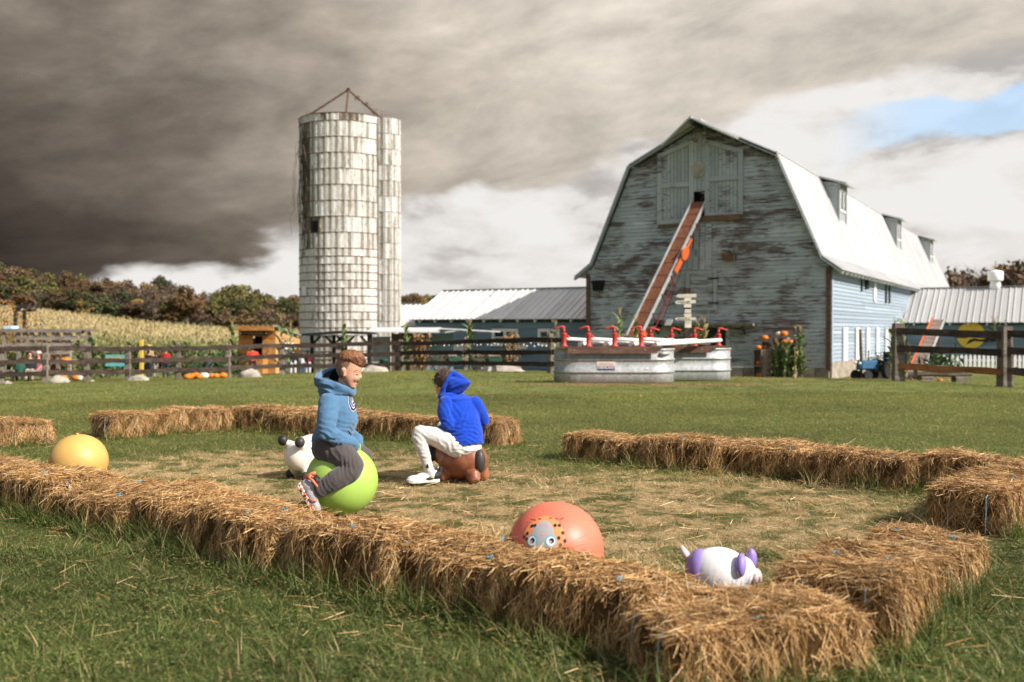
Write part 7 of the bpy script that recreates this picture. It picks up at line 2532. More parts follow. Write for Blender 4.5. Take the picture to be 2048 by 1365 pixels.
# lean-to pen in front of the annex
pn0 = G(795, 41.0); pn0.z = H - (748 - HY) / F * 41
pn = thing('animal_pen', 'lean-to animal pen with tin awning and chicken-wire panels', 'pen', pn0)
def ppx(px, py): return ((px - 795) / F * 41, (748 - py) / F * 41)
M_MESHP = pm('brown_wire_panel', (.155, .115, .085), (.085, .06, .045), 3, .8, .2)
for px_ in (742, 785, 800, 822, 850):
    x_, z_ = ppx(px_, 665)
    MB().box((x_, 0, z_ / 2), (.10, .10, z_)).build('post', M_BROWN, pn)
xa, za = ppx(737, 662); xb, zb = ppx(880, 660)
MB().box(((xa + xb) / 2, .3, za + .03), (xb - xa, 1.6, .05), Matrix.Rotation(R(6), 3, 'X')).build('awning', M_ROOF2, pn)
xc, zc_ = ppx(884, 661); xd, zd = ppx(1000, 664)
MB().bar((xb, .3, zb + .05), (xd, .3, zd), 1.3, .05).build('awning', M_ROOF2, pn)
MB().bar((xb + .1, -.1, zb - .10), (xb + .9, .2, zb + .0), .8, .04).build('awning_flap', M_ROOF3, pn)
for (p0, p1, mt) in ((786, 799, M_MESHP), (802, 821, M_MESHP), (824, 846, M_MESHP)):
    xa, z1 = ppx(p0, 668); xb_, _ = ppx(p1, 668)
    pl_ = link('wire_panel', None, pn, ((xa + xb_) / 2, .04, z1 / 2))
    MB().box((0, .02, 0), (xb_ - xa, .012, z1)).build('panel_back', mt, pl_)
    mb = MB()
    for k in range(-8, 9):
        x_ = k * .09
        mb.bar((max(-(xb_ - xa) / 2, x_ - .4), 0, -.5 + 0 * x_), (min((xb_ - xa) / 2, x_ + .4), 0, .5), .006, .008)
    tag(mb.build('wire', M_GALV2, pl_), kind='stuff')
xa, z1 = ppx(743, 674); xb_, z0 = ppx(779, 703)
pl_ = MB().box(((xa + xb_) / 2, .3, z1 / 2), (xb_ - xa, .04, z1)).build('grey_board_wall', M_TRIM, pn)
xa, z1 = ppx(852, 668); xb_, _ = ppx(905, 668)
MB().box(((xa + xb_) / 2, .6, z1 / 2), (xb_ - xa, .04, z1)).build('blue_board_wall', M_WING, pn)
bn = thing('rubbish_bin', 'dark green bin beside the grey wall of the pen', 'bin', Vector((pn0.x + ppx(772, 0)[0], 40.4, pn0.z)))
MB().lathe([(.14, 0), (.18, .55), (.19, .56), (.19, .60), (.05, .64)], 14).build('bin_body', pm('bin_green', (.02, .07, .05), None, 5, .5), bn, True)
# green wagon with wooden spoked wheels
M_WGREEN = pm('wagon_green', (.035, .105, .060), (.02, .065, .038), 4, .7, .2)
wg0 = G(938, 37.6); wg0.z = H - (746 - HY) / F * 37.6
wg = thing('farm_wagon', 'old green farm wagon with spoked wheels and planks across its box', 'wagon', wg0)
def wpx(px): return (px - 938) / F * 37.6
MB().box((wpx(935), .35, .48), (wpx(1005) - wpx(868), .75, .24)).build('wagon_box', M_WGREEN, wg, bevel=.02)
for px_ in (880, 960):
    for y_ in (-.08, .80):
        wh = link('wheel', None, wg, (wpx(px_), y_, .40))
        MB().tube([(.40 * math.cos(k * PI / 12), 0, .40 * math.sin(k * PI / 12)) for k in range(25)], .028, 6, False).build('rim', M_DARKTRIM, wh)
        for k in range(10): MB().tube([(0, 0, 0), (.39 * math.cos(k * PI / 5), 0, .39 * math.sin(k * PI / 5))], .016, 5).build('spoke', M_BROWN, wh)
        MB().tube([(0, -.06, 0), (0, .06, 0)], .06, 10).build('hub', M_BROWN, wh)
for (a, b, z_) in ((884, 912, .68), (925, 958, .68), (960, 1000, .68)):
    MB().box(((wpx(a) + wpx(b)) / 2, .2, z_), (wpx(b) - wpx(a), .5, .13)).build('load_plank', M_CRATE, wg)
wc_ = thing('water_tank', 'dark grey drum standing behind the wagon by the corn shock', 'drum', Vector((wg0.x + wpx(1018), 38.4, wg0.z)))
MB().lathe([(.30, 0), (.32, .05), (.32, .85), (.28, .92), (.08, .95)], 18).build('drum_body', pm('drum_grey', (.10, .12, .14), None, 4, .6), wc_, True)
# boulders along the fence
M_ROCK = pm('pale_boulder', (.46, .41, .35), (.26, .225, .18), 2.6, .9, .7)
def boulder(px, D, base, wpx_, hpx, label, seed):
    p = G(px, D); p.z = H - (base - HY) / F * D - .03
    rx, rz = wpx_ / F * D / 2, hpx / F * D
    bm = bmesh.new()
    bmesh.ops.create_icosphere(bm, subdivisions=4, radius=1)
    for v in bm.verts:
        n_ = v.co.normalized()
        k = 1 + .22 * noise.noise(n_ * 1.4 + Vector((seed * 7, 0, 0))) + .09 * noise.noise(n_ * 3.6 + Vector((0, seed * 5, 0))) + .03 * noise.noise(n_ * 10)
        v.co = Vector((n_.x * k * rx, n_.y * k * rx * .6, max(n_.z * k, -.1) * rz))
    me = bpy.data.meshes.new('boulder'); bm.to_mesh(me); bm.free(); me.materials.append(M_ROCK); me.shade_smooth()
    tag(link('boulder', me, None, p), label, 'boulder', 'boulders along the fence')
boulder(500, 31.6, 755, 50, 17, 'pale rounded boulder in front of the orange shed', 1)
boulder(277, 29.9, 762, 44, 13, 'low pale boulder by the fence left of the people', 2)
boulder(118, 28.3, 764, 42, 14, 'boulder with a sawn look near the left end of the fence', 3)
boulder(15, 27.7, 767, 16, 7, 'small white stone at the far left end of the fence', 4)
boulder(752, 33.2, 745, 56, 15, 'smooth boulder just right of the boy in the pale blue hoodie', 5)
boulder(1002, 31.0, 745, 92, 17, 'long pale boulder right of the boy in bright blue', 6)
boulder(184, 29.5, 763, 10, 5, 'tiny white stone by the post left of the sunflower banner', 7)
# pumpkins on the ground along the fence
for i, (px_, py, D, r, wh, lab) in enumerate(((375, 757, 30.9, .13, 0, 'frontmost orange pumpkin at the left of the pumpkin row'), (380, 751, 31.6, .14, 0, 'orange pumpkin behind the frontmost one of the row'),
        (391, 751, 31.8, .16, 0, 'biggest orange pumpkin of the row by the fence'), (398, 752, 31.6, .12, 0, 'small orange pumpkin left of the white one'), (408, 752, 31.8, .15, 1, 'white pumpkin in the row by the fence'),
        (423, 753, 32.2, .13, 0, 'orange pumpkin right of the white one in the row'), (432, 754, 32.2, .12, 0, 'orange pumpkin second right of the white one'), (446, 755, 32.4, .13, 0, 'last orange pumpkin at the right end of the row'),
        (152, 749, 32.0, .16, 0, 'orange pumpkin near the timber frame on the left'), (160, 749, 32.0, .12, 1, 'white pumpkin near the timber frame on the left'), (166, 748, 32.2, .11, 0, 'small orange pumpkin beside a fence post on the left'),
        (126, 747, 32.8, .14, 0, 'orange pumpkin in the dark under the timber frame'), (486, 737, 38.5, .12, 0, 'orange pumpkin at the foot of the person in bright red'), (131, 725, 33.2, .17, 0, 'orange pumpkin set on a ledge of the timber frame'))):
    p = G(px_, D)
    if i == 13: p.z = H - (729 - HY) / F * D
    pumpkin(p, r, lab, bool(wh), 'pumpkins in the farm yard')
# timber frame on the left
M_GREYT = wood_mat('silvery_timber', (.33, .285, .245), (.23, .19, .16), (.11, .088, .072))
tf0 = G(80, 33.6); tf0.z = H - (752 - HY) / F * 33.6
tf = thing('timber_trellis', 'open grid of silvery timber posts and rails on the left behind the fence', 'timber frame', tf0)
def tpx(px, py): return ((px - 80) / F * 33.6, (752 - py) / F * 33.6)
for px_ in (8, 37, 65, 89, 116, 139):
    for y_ in (0, 1.3):
        x_, z_ = tpx(px_ + (7 if y_ else 0), 658)
        MB().box((x_, y_, z_ / 2), (.10, .10, z_), random.gauss(0, .1)).build('post', M_GREYT, tf)
for k, (py, a, b) in enumerate(((662, 0, 165), (677, 35, 160), (690, 8, 140), (706, 60, 142))):
    for y_ in (-.09, 1.2):
        xa, z_ = tpx(a, py); xb_, _ = tpx(b, py + random.uniform(-1, 1.5))
        MB().bar((xa, y_, z_), (xb_, y_, z_ + random.gauss(0, .02)), .05, .10).build('beam', M_GREYT, tf)
x_, z_ = tpx(164, 664); MB().ell((x_, 0, z_), (.10, .08, .06), None, 8, 6).build('dark_finial', M_DARK, tf)
x_, z_ = tpx(14, 655)
MB().box((x_, .3, z_), (.24, .5, .10)).box((x_ + .24, .3, z_ - .10), (.26, .5, .07)).build('pale_tarp', pm('pale_tarp', (.46, .60, .68), (.36, .50, .60), 5, .7), tf)
MB().box((tpx(118, 0)[0], .2, .52), (.9, .6, .05)).build('ledge_board', M_GREYT, tf)
# brushwood inside the frame
def brush(px, D, base, w_, h_, n, mt, label, nm='shrub'):
    p = G(px, D); p.z = H - (base - HY) / F * D
    s_ = thing(nm, label, 'shrub', p)
    V, Q = [], []
    for i in range(n):
        c = Vector((random.gauss(0, w_ * .38), random.gauss(0, w_ * .25), abs(random.gauss(0, .5)) * h_ * .8))
        d_ = Vector((random.gauss(0, .6), random.gauss(0, .6), random.uniform(.2, 1))).normalized() * random.uniform(.08, .2); s2 = d_.cross(Vector((random.gauss(0, 1), random.gauss(0, 1), .3))).normalized() * random.uniform(.02, .05)
        o = len(V); V += [c - d_, c + s2, c + d_, c - s2]; Q.append((o, o + 1, o + 2, o + 3))
    tag(MB().add(V, Q).build('foliage', mt, s_), kind='stuff')
    MB().tube([(0, 0, 0), (.02, 0, h_ * .6)], .03, 5).build('stem', M_BROWN, s_)
M_RUSTL = pm('rust_leaves', (.30, .13, .04), (.15, .075, .03), 3, .8); M_DKGRN = pm('dark_green_leaves', (.075, .12, .04), (.03, .055, .02), 3, .7); M_OLIVE = pm('olive_leaves', (.20, .21, .075), (.11, .125, .045), 3, .7)
brush(30, 34.4, 750, 1.3, 1.2, 700, M_OLIVE, 'dry olive brush inside the left part of the timber frame')
brush(95, 34.6, 750, 1.3, 1.3, 800, M_RUSTL, 'rusty brush inside the middle of the timber frame')
brush(150, 34.8, 750, 1.0, 1.1, 600, M_OLIVE, 'olive brush inside the right part of the timber frame')
brush(12, 52, 740, 2.2, 3.6, 1600, M_RUSTL, 'rust-coloured shrub at the left edge above the timber frame')
brush(192, 36, 752, 1.0, 1.1, 600, M_DKGRN, 'dark green bush left of the sunflower banner')
brush(420, 37, 752, 1.6, .9, 900, M_DKGRN, 'dark green bush behind the row of pumpkins')
brush(395, 38, 750, 1.2, 1.0, 700, M_OLIVE, 'olive bush behind the biggest pumpkin')
brush(450, 37.5, 752, 1.0, .9, 600, M_DKGRN, 'dark green bush left of the orange shed')
brush(1878, 33.5, 748, .7, .75, 500, M_DKGRN, 'green bush at the foot of the belt conveyor')
stump = thing('tree_stump', 'dark tall stump behind the pumpkin row', 'stump', G(416, 34))
MB().tube([(0, 0, 0), (0, 0, .4), (.01, 0, .62)], [.16, .14, .14], 10).build('stump_wood', M_DARKTRIM, stump)
MB().ell((0, 0, .64), (.12, .12, .05), None, 10, 6).build('stump_cap', M_CRATE, stump)
# black bell frame on the hillside
bf0 = G(46, 75); bf0.z = gz(bf0.x, bf0.y)
bf = thing('hill_gate', 'black timber gate with up-curved ends standing in the corn on the hill', 'gate', bf0)
def bpx(px, py): return ((px - 46) / F * 75, H - (py - HY) / F * 75 - bf0.z)
for px_ in (31, 49):
    x_, z_ = bpx(px_, 620); MB().box((x_, 0, z_ / 2), (.20, .20, z_)).build('post', M_BLACKW, bf)
P_ = [bpx(26, 619), bpx(34, 617.5), bpx(46, 614), bpx(60, 618), bpx(71, 621)]
MB().tube([(a, 0, b) for a, b in P_], [.10, .22, .10, .22, .10], 8).build('top_beam', M_BLACKW, bf)
a, b = bpx(32, 622), bpx(66, 623)
MB().bar((a[0], 0, a[1]), (b[0], 0, b[1]), .12, .10).build('cross_beam', M_BLACKW, bf)
# sunflower banner
M_TEAL = pm('teal_board', (.13, .42, .42), (.09, .34, .35), 5, .7)
bn0 = G(236, 32.6); bn0.z = H - (733 - HY) / F * 32.6
ban = thing('sunflower_banner', 'teal board painted with three yellow sunflowers behind the fence', 'banner', bn0)
MB().box((0, 0, .19), (.82, .04, .38)).build('board', M_TEAL, ban)
M_SUNF = pm('sunflower_yellow', (.70, .42, .04), (.60, .32, .03), 9, .7); M_SUNC = pm('sunflower_brown', (.12, .06, .03), None, 9)
for i, x_ in enumerate((-.24, .02, .29)):
    fl = link('sunflower', None, ban, (x_, -.03, .22))
    mb = MB()
    for k in range(12):
        a = k * PI / 6; mb.add([(0, 0, 0), (.08 * math.cos(a - .2), 0, .08 * math.sin(a - .2)), (.14 * math.cos(a), -.004, .14 * math.sin(a)), (.08 * math.cos(a + .2), 0, .08 * math.sin(a + .2))], [(0, 1, 2, 3)])
    mb.build('petal', M_SUNF, fl); MB().ell((0, -.008, 0), (.055, .006, .055), None, 12, 6).build('flower_centre', M_SUNC, fl)
for x_ in (-.33, .33): MB().box((x_, .04, -.15), (.05, .04, .5)).build('banner_leg', M_BROWN, ban)
yp = thing('yellow_post', 'bright yellow wooden post beside the three people', 'post', G(283, 33.2))
MB().box((0, 0, .65), (.12, .08, 1.35)).build('post_shaft', pm('yellow_paint', (.72, .45, .08), (.62, .37, .06), 4, .6), yp, bevel=.01)
# string lights along the fence
def lights(px0, px1, D0, D1, py, n, label):
    a, b = Wp(px0, py, D0), Wp(px1, py, D1)
    s_ = thing('string_lights', label, 'string lights', a)
    P_ = []
    for i in range(n * 3 + 1):
        t_ = i / (n * 3); p = (b - a) * t_; p.z -= .10 * abs(math.sin(PI * t_ * 3)) ** .8; P_.append(p)
    MB().tube(P_, .006, 4, False).build('wire', M_DARK, s_)
    for i in range(n):
        p = P_[i * 3 + 1]; MB().ell(p - Vector((0, 0, .045)), (.024, .024, .032), None, 8, 6).build('bulb', M_WHITE, s_)
lights(850, 930, 37.0, 36.5, 684, 9, 'string of white bulbs hung between the corn shock and the pale panel')
lights(945, 1015, 36.5, 36.0, 683, 10, 'string of white bulbs in front of the white window')
lights(1045, 1098, 34.0, 30.0, 684, 7, 'string of white bulbs sagging toward the tank')

# ------------------------------------------------------------------ people in the yard
def cl(name, c): return pm(name, c, tuple(x * .75 for x in c), 8, .9)
C_RED = cl('red_jacket', (.42, .025, .030)); C_SCAR = cl('scarlet_jacket', (.72, .065, .035)); C_BLK = cl('black_jacket', (.02, .02, .024)); C_NAVY = cl('navy_trousers', (.02, .03, .055)); C_TAN = cl('tan_trousers', (.42, .35, .28))
C_WHT = cl('white_trousers', (.66, .66, .70)); C_PINK = cl('pink_jacket', (.66, .22, .23)); C_GRN = cl('green_jacket', (.02, .09, .06)); C_MAR = cl('maroon_jacket', (.16, .02, .035)); C_BLUE = cl('blue_jeans', (.05, .11, .20)); C_YELP = cl('yellow_hat', (.75, .50, .10)); C_PHAT = cl('pink_hat', (.75, .48, .50))
H_DK = cl('dark_hair_far', (.025, .018, .015)); H_BR = cl('brown_hair_far', (.10, .05, .03))
def bystander(px, D, top, base, label, top_m, leg_m, hair_m, yaw=0.0, sit=False, hat=None, group='visitors in the farm yard', wide=1.0):
    p = G(px, D); p.z = H - (base - HY) / F * D
    hh = (base - top) / F * D                # height in the picture
    s = hh / (1.0 if not sit else .76)
    A = MB(); T = MB(); Lg = MB()
    zs = 0.0 if not sit else -.24
    hip = .50 + zs; sh_ = .80 + zs; hd_ = .925 + zs
    V = lambda x, y, z: Vector((x * wide if abs(z - hd_) > .1 else x, y, z)) * s
    A.ell(V(0, .0, hd_), (.047 * s, .055 * s, .068 * s), None, 14, 10); A.tube([V(0, 0, hd_ - .05), V(0, 0, sh_)], .03 * s, 8)
    A.ell(V(0, .055, hd_ - .012), (.01 * s, .014 * s, .012 * s), None, 8, 6)
    trunk(A, [(V(0, 0, sh_ - .03), (.09 * s, .05 * s, .04 * s)), (V(0, 0, hip), (.08 * s, .055 * s, .05 * s))], 4)
    trunk(T, [(V(0, 0, sh_ - .02), (.10 * s * wide, .062 * s, .035 * s)), (V(0, .0, sh_ - .15), (.098 * s * wide, .07 * s, .06 * s)), (V(0, 0, hip - .01), (.098 * s * wide, .072 * s, .045 * s))], 4)
    for q in (-1, 1):
        el_ = V(q * .135, .01, sh_ - .17); ha_ = V(q * .12, .09 if not sit else .14, sh_ - .30)
        limb(T, [(V(q * .10, 0, sh_ - .03), .040 * s), (el_, .034 * s), (ha_, .026 * s)], 10)
        limb(A, [(V(q * .10, 0, sh_ - .03), .026 * s), (el_, .022 * s), (ha_, .018 * s)], 8); hand(A, ha_, (0, .5, -1), (-q, .3, 0), s * .62)
        if sit: ks, an = V(q * .07, .23, hip + .0), V(q * .075, .25, .03)
        else: ks, an = V(q * .055, .02, .27), V(q * .06, -.005, .035)
        limb(A, [(V(q * .05, 0, hip), .05 * s), (ks, .034 * s), (an, .024 * s), (an + V(0, .07, -.015) - V(0, 0, 0), .020 * s)], 8)
        limb(Lg, [(V(q * .045, 0, hip), .066 * s), (ks, .046 * s), (an + Vector((0, 0, .03 * s)), .036 * s)], 10)
    o = tag(link('person', fuse(A, 'person', .022 * s, 2, SKIN), None, p, yaw), label, 'person', group)
    link('jacket', fuse(T, 'jacket', .022 * s, 3, top_m), o); link('trousers', fuse(Lg, 'trousers', .02 * s, 3, leg_m), o)
    Hh = MB().ell(V(0, -.012, hd_ + .012), (.053 * s, .058 * s, .068 * s), None, 14, 10)
    Hh.ell(V(0, -.03, hd_ - .03), (.045 * s, .035 * s, .06 * s), None, 12, 8)
    Hh.build('hair', hair_m, o, True)
    if hat:
        MB().ell(V(0, -.005, hd_ + .035), (.060 * s, .066 * s, .052 * s), None, 14, 10).build('hat', hat, o, True)
    for q in (-1, 1):
        MB().ell(V(q * (.07 if sit else .06), (.28 if sit else .03), .02), (.032 * s, .068 * s, .025 * s), None, 12, 8).build('shoe', C_BLK, o, True)
    return o
bystander(331, 33.5, 695, 756, 'standing person in a red jacket and dark trousers seen from behind the fence', C_RED, C_NAVY, H_DK, 0, wide=1.15)
bystander(312, 33.6, 702, 756, 'person in black with light trousers left of the one in the red jacket', C_BLK, C_TAN, H_BR, .3)
bystander(297, 33.4, 700, 754, 'person in dark clothes nearest the yellow post', C_BLK, C_NAVY, H_DK, -.2)
bystander(298, 34.6, 690, 753, 'person in a yellow hat behind the one in dark clothes', cl('tan_coat', (.5, .34, .16)), C_NAVY, H_BR, 0, hat=C_YELP)
bystander(505, 37.0, 692, 750, 'person in a bright scarlet hooded jacket at the orange shed', C_SCAR, C_NAVY, H_DK, .2, wide=1.5, hat=None)
bystander(586, 36.5, 695, 751, 'person in a black jacket and white trousers right of the orange shed', C_BLK, C_WHT, H_DK, .2, wide=1.3)
bystander(616, 36.8, 700, 751, 'person in a maroon jacket and white trousers left of the black canopy', C_MAR, C_WHT, H_DK, -.3, wide=1.2)
bystander(604, 37.4, 704, 750, 'child in pale clothes between the black and the maroon jacket', C_WHT, C_BLUE, H_BR, 0)
bystander(77, 32.6, 703, 762, 'seated person in a pink jacket and pink hat by the timber frame', C_PINK, C_BLUE, H_BR, R(150), True, C_PHAT)
bystander(60, 32.4, 703, 762, 'seated person in black with dark red hair next to the pink jacket', C_BLK, C_TAN, cl('dark_red_hair', (.06, .012, .018)), R(200), True)
bystander(40, 31.8, 716, 763, 'person in a dark green jacket seated lowest on the left', C_GRN, C_NAVY, H_DK, R(30), True)
bb_ = thing('bench', 'low timber bench where the group on the left sits', 'bench', G(58, 32.2))
MB().box((0, 0, .34), (1.3, .30, .05)).build('seat', M_CRATE, bb_)
for x_ in (-.5, .5): MB().box((x_, 0, .16), (.08, .26, .32)).build('leg', M_CRATE, bb_)
# ------------------------------------------------------------------ corn field on the slope
def field_mat():
    m, t, b = mat_new('ripe_maize')
    geo = t.n('ShaderNodeNewGeometry')
    P = geo.outputs['Position']
    r = geo.outputs['Random Per Island']
    n1 = t.noise(P, .10, 5, .6)
    low = t.ss(t.xyz(P)[1], 70.0, 112.0, .42, .0)
    c = t.ramp(t.m('SUBTRACT', t.m('ADD', t.m('MULTIPLY', r, .42), t.m('MULTIPLY', n1, .80)), low), [(.05, (.15, .17, .058)), (.30, (.27, .25, .105)), (.55, (.42, .335, .165)), (.85, (.55, .43, .235))])
    t.put(b.inputs['Base Color'], c)
    b.inputs['Roughness'].default_value = .8
    b.inputs['Specular IOR Level'].default_value = .1
    return m
n = 30000
Y = np.concatenate([rng.uniform(72, 76, 5000), 72 + 76 * rng.uniform(0, 1, n - 5000) ** .8])
X = rng.uniform(-.60, -.135, n) * Y
k = (Y < 128 + 24 * np.clip((-X - 16) / 60, 0, 1)) | (rng.uniform(0, 1, n) < .15) & (Y < 150)
X, Y = X[k], Y[k]; n = len(X)
row = np.round(X / .9) * .9 + rng.normal(0, .10, n); X = row
Z = gz_arr(np.stack([X, Y], 1))
ht = rng.uniform(1.65, 2.25, n)
PS, SD, WD = [], [], []
base = np.stack([X, Y, Z], 1)
up = np.array([0, 0, 1.0])
a = rng.uniform(0, 6.28, n); lean = rng.normal(0, .05, (n, 2))
top = base + np.stack([lean[:, 0], lean[:, 1], np.ones(n)], 1) * ht[:, None]
PS.append(np.stack([base, (base + top) / 2, top], 1)); SD.append(np.stack([np.cos(a), np.sin(a), 0 * a], 1)); WD.append(np.full(n, .05))
for L in range(5):
    z0 = rng.uniform(.25, .95, n); a = rng.uniform(0, 6.28, n); ln = rng.uniform(.35, .7, n)
    st = base + (top - base) * z0[:, None]
    d_ = np.stack([np.cos(a), np.sin(a), np.zeros(n)], 1)
    p1 = st + d_ * (ln * .4)[:, None] + up * (ln * .45)[:, None]; p2 = st + d_ * ln[:, None] + up * (ln * rng.uniform(-.35, .3, n))[:, None]
    PS.append(np.stack([st, p1, p2], 1)); SD.append(np.stack([-np.sin(a), np.cos(a), rng.normal(0, .3, n)], 1)); WD.append(rng.uniform(.07, .12, n))
tag(link('corn_field', strips(np.concatenate(PS), np.concatenate(SD), np.concatenate(WD), field_mat(), 'corn_field', True, .3)), 'ripe tan maize field covering the slope on the left', kind='stuff')

# ------------------------------------------------------------------ trees
def leaf_mat(name):
    m, t, b = mat_new(name)
    geo = t.n('ShaderNodeNewGeometry'); oi = t.n('ShaderNodeObjectInfo')
    r = geo.outputs['Random Per Island']
    k = t.ramp(r, [(0, (.70, .70, .70)), (.5, (1, 1, 1)), (1, (1.3, 1.26, 1.15))])
    c = t.mix(1.0, oi.outputs['Color'], k, 'MULTIPLY')
    t.put(b.inputs['Base Color'], c)
    b.inputs['Roughness'].default_value = .7
    b.inputs['Specular IOR Level'].default_value = .15
    return m
M_LEAF = leaf_mat('autumn_leaf')
M_BARK = pm('grey_bark', (.16, .13, .11), (.07, .055, .045), 6, .9, .4)
def crown_mesh(seed, nleaf, lobes, dense=1.0, size=.34):
    """leaf faces spread in the volume of several uneven lobes; unit: about 5 m wide, crown from z=2 to 8"""
    rg = np.random.default_rng(seed)
    cs = []
    for i in range(lobes):
        a = rg.uniform(0, 6.28); q = rg.uniform(.3, 1.75); z = rg.uniform(2.6, 6.9)
        q *= 1 - .35 * abs(z - 4.3) / 3
        cs.append((q * math.cos(a), q * math.sin(a), z, rg.uniform(.75, 1.45)))
    cs.append((0, 0, 6.9, 1.1)); cs = np.array(cs)
    ci = rg.choice(len(cs), nleaf, p=(cs[:, 3] ** 2) / (cs[:, 3] ** 2).sum())
    v = rg.normal(0, 1, (nleaf, 3)); v /= np.linalg.norm(v, axis=1)[:, None]
    rad = cs[ci, 3] * (rg.uniform(0, 1, nleaf) ** .33) * rg.uniform(.75, 1.12, nleaf)
    c = cs[ci, :3] + v * rad[:, None] * np.array([1, 1, .85])
    n_ = v + rg.normal(0, .8, (nleaf, 3)); n_ /= np.linalg.norm(n_, axis=1)[:, None]
    t1 = np.cross(n_, rg.normal(0, 1, (nleaf, 3))); t1 /= np.linalg.norm(t1, axis=1)[:, None]
    t2 = np.cross(n_, t1)
    s = rg.uniform(.5, 1.2, nleaf)[:, None] * size
    V = np.stack([c - t1 * s, c + t2 * s * .7, c + t1 * s, c - t2 * s * .7], 1).reshape(-1, 3)
    return np_mesh('crown', V, np.arange(nleaf * 4).reshape(-1, 4), None, M_LEAF)
def trunk_mesh(seed, twiggy=0):
    r = random.Random(seed)
    mb = MB()
    mb.tube([(0, 0, -.5), (.05, 0, 1.2), (r.gauss(0, .15), r.gauss(0, .15), 3.2), (r.gauss(0, .2), r.gauss(0, .2), 6.4)], [.24, .19, .13, .04], 7)
    def br(p, d_, L, rad, dep):
        q = p + d_ * L * .5 + Vector((r.gauss(0, .1), r.gauss(0, .1), .05)); e = p + d_ * L
        mb.tube([p, q, e], [rad, rad * .75, rad * .4], 4, False)
        if dep > 0:
            for i in range(3 if twiggy else 2):
                nd = (d_ + Vector((r.gauss(0, .55), r.gauss(0, .55), r.gauss(.1, .35)))).normalized()
                br(p + (e - p) * r.uniform(.5, 1), nd, L * r.uniform(.5, .75), rad * .5, dep - 1)
    for i in range(9 if twiggy else 6):
        z = r.uniform(1.8, 5.6); a = r.uniform(0, 6.28)
        br(Vector((0, 0, z)), Vector((math.cos(a) * .7, math.sin(a) * .7, .75)).normalized(), r.uniform(1.4, 2.4), .07, 3 if twiggy else 1)
    return mb.mesh('trunk', M_BARK)
CRN = [crown_mesh(s, 2200, 13, size=.27) for s in range(8)]
THIN = [crown_mesh(20 + s, 420, 10, size=.26) for s in range(3)]
TRK = [trunk_mesh(s) for s in range(3)]
TWG = [trunk_mesh(30 + s, 1) for s in range(3)]
KINDS_ = {
    'dark green': ((.055, .058, .024), CRN, 'dark green'), 'olive': ((.115, .105, .034), CRN, 'olive green'), 'rust': ((.118, .072, .034), CRN, 'rust brown'),
    'ochre': ((.20, .128, .040), CRN, 'ochre yellow'), 'bare': ((.12, .080, .055), THIN, 'half-bare greyish'), 'brown': ((.10, .066, .036), CRN, 'dull brown')}
def tree(p, kind, ht, wd, label, group):
    col, crowns, _ = KINDS_[kind]
    t = thing('autumn_tree', label, 'tree', p, random.uniform(0, 6.28), group)
    sc = (wd / 4.6, wd / 4.6, ht / 7.9)
    tr_ = link('trunk', random.choice(TWG if kind == 'bare' else TRK), t, scale=sc)
    cr = link('crown', random.choice(crowns), t, scale=sc)
    k = random.uniform(.8, 1.25)
    cr.color = (col[0] * k * random.uniform(.9, 1.12), col[1] * k, col[2] * k, 1)
    return t
WG = 'trees of the hillside wood behind the maize'
def sky_line(px):
    """top of the wood in the photo"""
    xs_ = [-200, 0, 100, 180, 240, 290, 330, 360, 400, 440, 480, 510, 545, 570, 600, 660]
    ys_ = [515, 530, 537, 545, 556, 562, 556, 568, 578, 574, 567, 574, 590, 587, 592, 600]
    return float(np.interp(px, xs_, ys_))
def foot_line(px):
    return float(np.interp(px, [-200, 0, 130, 200, 300, 400, 500, 620], [604, 611, 620, 628, 640, 650, 656, 658]))
cnt = 0
LBL = {}
for rw, (D, frac) in enumerate(((152, 0.50), (160, .66), (170, .82), (184, .93), (200, 1.0))):
    px = -130 + rw * 9
    while px < 640:
        wd = random.uniform(3.4, 5.4)
        d_ = D + random.uniform(-4, 4)
        ft = foot_line(px); sk_ = sky_line(px)
        topy = ft + (sk_ - ft) * frac + random.gauss(0, 5.0) * (1 if rw < 4 else .7)
        x = (px - CX) / F * d_
        z = gz(x, d_)
        z_top = H - (topy - HY) / F * d_
        ht = max(z_top - z, 3.2)
        if ht > 11: z = z_top - 10.5; ht = 10.5
        if px < 120 and rw > 1: kind = random.choice(['dark green', 'dark green', 'olive', 'brown'])
        elif px < 260: kind = random.choice(['dark green', 'rust', 'brown', 'bare', 'rust', 'olive'])
        elif px < 420: kind = random.choice(['rust', 'bare', 'brown', 'olive', 'ochre', 'bare'])
        else: kind = random.choice(['olive', 'olive', 'brown', 'olive', 'rust', 'dark green'])
        if rw == 0: kind = random.choice(['brown', 'rust', 'dark green', 'olive', 'bare'])
        where = ('in the front rank of the wood', 'in the second rank of the wood', 'deep in the wood', 'high in the wood', 'on the crest of the wood')[rw]
        side = next(n for lim, n in ((10, 'at the left edge'), (60, 'above the hill gate'), (120, 'right of the hill gate'), (175, 'above the timber trellis'), (225, 'left of the sunflower banner'), (270, 'above the sunflower banner'),
                                     (320, 'above the yellow post'), (370, 'above the red jacket'), (420, 'above the pumpkins'), (470, 'left of the shed'), (530, 'above the orange shed'), (575, 'right of the shed'), (999, 'beside the silo')) if px < lim)
        lab = '%s tree %s %s' % (KINDS_[kind][2], where, side)
        LBL[lab] = LBL.get(lab, 0) + 1
        if LBL[lab] > 1: lab = lab.replace(' tree', (' taller tree', ' wider tree', ' slimmer tree')[min(LBL[lab] - 2, 2)])
        tree(Vector((x, d_, z - .2)), kind, ht, max(wd, ht * .5), lab, WG)
        cnt += 1
        px += wd / d_ * F * random.uniform(.50, .85)
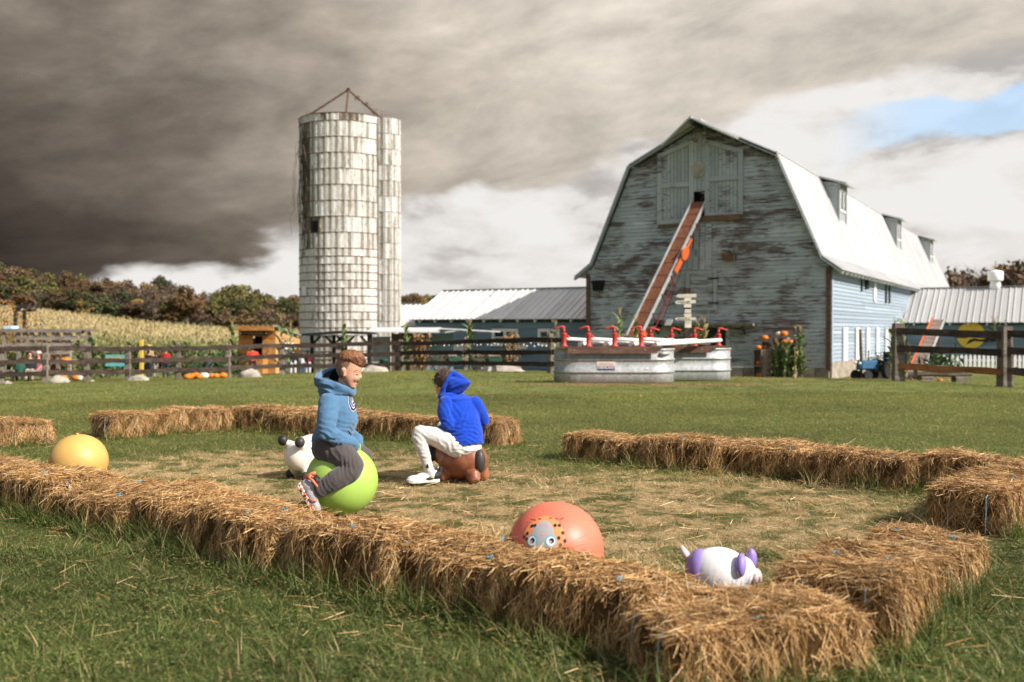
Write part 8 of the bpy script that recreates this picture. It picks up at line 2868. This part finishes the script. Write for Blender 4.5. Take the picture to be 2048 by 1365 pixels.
# singled-out trees
def at(px, D, top, kind, wd, label):
    x = (px - CX) / F * D; z = gz(x, D); zt = H - (top - HY) / F * D
    tree(Vector((x, D, z - .2)), kind, max(zt - z, 3), wd, label, WG)
at(168, 148, 598, 'ochre', 3.4, 'small bright ochre tree at the edge of the maize')
at(372, 150, 566, 'rust', 5.2, 'broad rusty orange tree standing above its neighbours')
at(322, 195, 549, 'dark green', 4.2, 'pointed dark conifer-like tree rising over the crest')
at(305, 149, 575, 'bare', 5.6, 'pale grey-brown bare tree with a white trunk near the middle of the wood')
at(485, 172, 566, 'olive', 7.5, 'round-topped olive tree that tops the wood left of the silo')
# far wood seen between the silo and the wing roof
for i in range(16):
    px = 778 + i * 7.5 + random.gauss(0, 2); D = 262 + random.uniform(-10, 10)
    x = (px - CX) / F * D; zt = H - (random.gauss(589, 2.5) - HY) / F * D
    tree(Vector((x, D, zt - 9.5)), random.choice(['olive', 'brown', 'ochre', 'rust', 'dark green']), 9.5, 5.5, '%s distant tree from the silo in the gap before the wing roof' % ORD[i], 'distant trees in the gap by the silo')
# trees beyond the right wing
def rt(px, D, top, kind, wd, label):
    x = (px - CX) / F * D; zt = H - (top - HY) / F * D; z = gz(x, D)
    t = tree(Vector((x, D, z)), kind, zt - z, wd, label, 'trees beyond the right wing')
    return t
M_ORG = (.30, .13, .05)
for (px, top, kind, wd, lab) in ((1905, 533, 'bare', 3.6, 'thin bare tree just right of the barn roof end'), (1930, 530, 'bare', 3.8, 'bare tree left of the roof vent'), (1918, 556, 'rust', 4.2, 'low rusty orange tree against the barn roof end'),
        (1955, 552, 'brown', 4.4, 'low brown tree behind the roof vent'), (1978, 530, 'bare', 4.8, 'tall half-bare tree above the roof vent'), (2002, 526, 'ochre', 4.2, 'ochre tree right of the roof vent'), (2022, 521, 'bare', 4.8, 'tall bare tree near the right edge'),
        (2040, 520, 'olive', 4.4, 'olive green tree at the right edge'), (2066, 515, 'olive', 4.6, 'olive tree cut by the right edge'), (1988, 548, 'rust', 4.2, 'low rust tree under the tall half-bare one'), (2030, 545, 'brown', 4.4, 'low brown tree at the right above the roof'), (1938, 560, 'rust', 3.6, 'lowest rust tree behind the wing roof')):
    rt(px, random.uniform(86, 100), top, kind, wd, lab)
